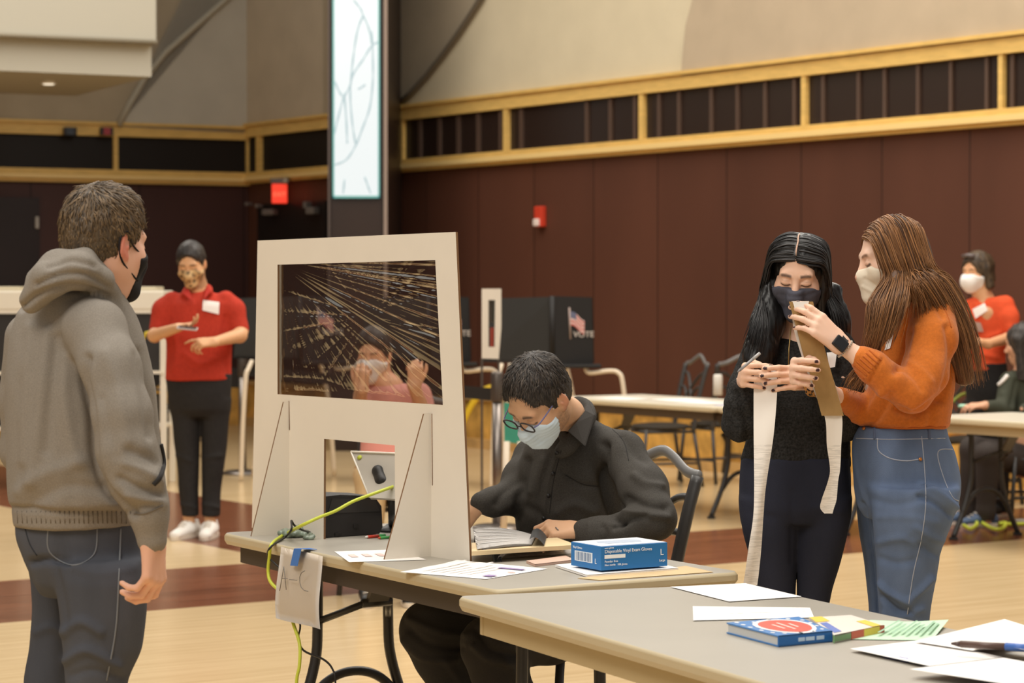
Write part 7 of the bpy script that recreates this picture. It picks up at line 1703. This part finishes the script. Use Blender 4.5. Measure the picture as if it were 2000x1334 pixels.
pch(f, [(1972, 745, Y - .06, 20), (1962, 800, Y - .14, 19), (1932, 794, Y - .21, 14)], .03); pch(f, [(2030, 745, Y, 20), (2036, 800, Y - .05, 19), (2004, 800, Y - .24, 14)], .03)
V, Q = f.mesh(); V = folds(V, Q, [([(1985, 745), (1975, 790)], -.012, 5), ([(1960, 770), (1968, 810)], .01, 5)], [(.010, (7, 7, 6))]); jk = mk('jacket', V, Q, mat('dark_green_jacket', (64, 66, 54), .8, .2), pg_); bv = bvh_of(V, Q)
mb = MB(); seam(mb, bv, [(1952, 752), (1960, 744), (1968, 734)], .014, .005); mb.build('white_stripe', mat('sticker_white', None), jk)
f = Field((base.x - .64, Y - .55, .04), (base.x + .36, Y + .30, .62), .01)
pch(f, [(1996, 895, Y - .02, 32), (1900, 878, Y - .1, 25), (1890, 1000, Y - .1, 18), (1888, 1022, Y - .1, 17)], .03); pch(f, [(2008, 900, Y - .05, 32), (1930, 888, Y - .25, 25), (1925, 1000, Y - .25, 18), (1922, 1024, Y - .25, 17)], .03)
V, Q = f.mesh(); mk('trousers', V, Q, mat('dark_brown_trousers', (58, 50, 46), .8), pg_)
for px, dy in ((1888, -.1), (1922, -.25)): a = W(px, 1010, Y + dy); shoe('shoe', pg_, (a.x + .06, Y + dy + .03, 0), (a.x - .17, Y + dy - .05, 0), mat('blue_sneaker', (80, 100, 130), .6), M_WHITE)
dup(chair0, (W(2004, 900, Y).x, Y + .02, 0), yaw_of(Vector((-.9, -.3, 0))), 'dark lattice-back chair of the seated person at the right edge', CHG)
# person in pink seen through the film of the shield
Y = 12.0
H = Head(head_matrix(730, 694, Y, 196, 10, 0, 1.0)); base = Vector((W(760, 900, Y).x, Y, 0))
f = Field((base.x - .36, Y - .62, .02), (base.x + .36, Y + .26, 1.34), .0095)
skull(f, H); f.chain([(H.p(0, -.018, -.05), .054), (W(745, 745, Y), .06)], .04)
pch(f, [(760, 760, Y, 30), (765, 860, Y, 38), (765, 930, Y, 40)], .03)
pch(f, [(708, 770, Y - .02, 18), (700, 825, Y - .1, 17), (706, 762, Y - .28, 12)], .02); pch(f, [(822, 770, Y - .02, 18), (836, 830, Y - .1, 17), (808, 754, Y - .26, 12)], .02)
pch(f, [(740, 935, Y, 36), (725, 925, Y - .42, 28), (722, 1080, Y - .45, 20), (722, 1150, Y - .45, 17)], .02); pch(f, [(795, 935, Y, 36), (800, 925, Y - .42, 28), (802, 1080, Y - .45, 20), (802, 1150, Y - .45, 17)], .02)
hand(f, W(706, 762, Y - .28), (.05, -.1, .95), (-.2, -.9, .1), 'R', 1.0, ((50, 75, 45),) * 4); hand(f, W(808, 754, Y - .26), (.1, -.1, .95), (.2, -.9, .1), 'L', 1.0, ((50, 75, 45),) * 4)
V, Q = f.mesh(); C = skin_cols(V, (232, 178, 140), [H])
pk_ = begin('seated person in pink top and white mask seen through the plastic film', V, Q, C, base)
V, Q = short_hair(H, t=.022, front=(.08, .12), nape=-.09, h=.008, seed=12); mk('hair', V, Q, M_HAIR, pk_, hair_cols(V, H, (40, 34, 30), (70, 60, 52)))
V, Q = mask_mesh(H, g=.008); mk('face_mask', V, Q, mat('white_mask', None), pk_)
f = Field((base.x - .36, Y - .36, .50), (base.x + .36, Y + .26, 1.14), .01)
f.loft([(725, 790, 750, Y, .8), (706, 826, 766, Y, .6), (702, 832, 820, Y, .62), (706, 830, 890, Y, .68), (700, 836, 930, Y, .74)], k=.03)
pch(f, [(712, 772, Y - .01, 22), (702, 815, Y - .08, 21)], .03); pch(f, [(818, 772, Y - .01, 22), (832, 818, Y - .08, 21)], .03)
V, Q = f.mesh(); V = folds(V, Q, [], [(.010, (7, 7, 6))]); mk('top', V, Q, mat('pink_jersey', (226, 158, 146), .85), pk_)
f = Field((base.x - .32, Y - .62, .03), (base.x + .32, Y + .24, .64), .01)
pch(f, [(742, 930, Y, 44), (725, 925, Y - .42, 33), (722, 1080, Y - .45, 24), (722, 1135, Y - .45, 22)], .03); pch(f, [(795, 930, Y, 44), (800, 925, Y - .42, 33), (802, 1080, Y - .45, 24), (802, 1135, Y - .45, 22)], .03)
V, Q = f.mesh(); mk('trousers', V, Q, mat('tan_trousers', (196, 170, 130), .8), pk_)
for px in (722, 802): a = W(px, 1100, Y - .45); shoe('shoe', pk_, (a.x, Y - .42, 0), (a.x, Y - .66, 0), M_BLACK, M_SOL)
dup(chair0, (W(768, 900, Y).x, Y + .02, 0), yaw_of(Vector((-.15, -1, 0))), 'dark lattice-back chair of the person in pink behind the shield', CHG)
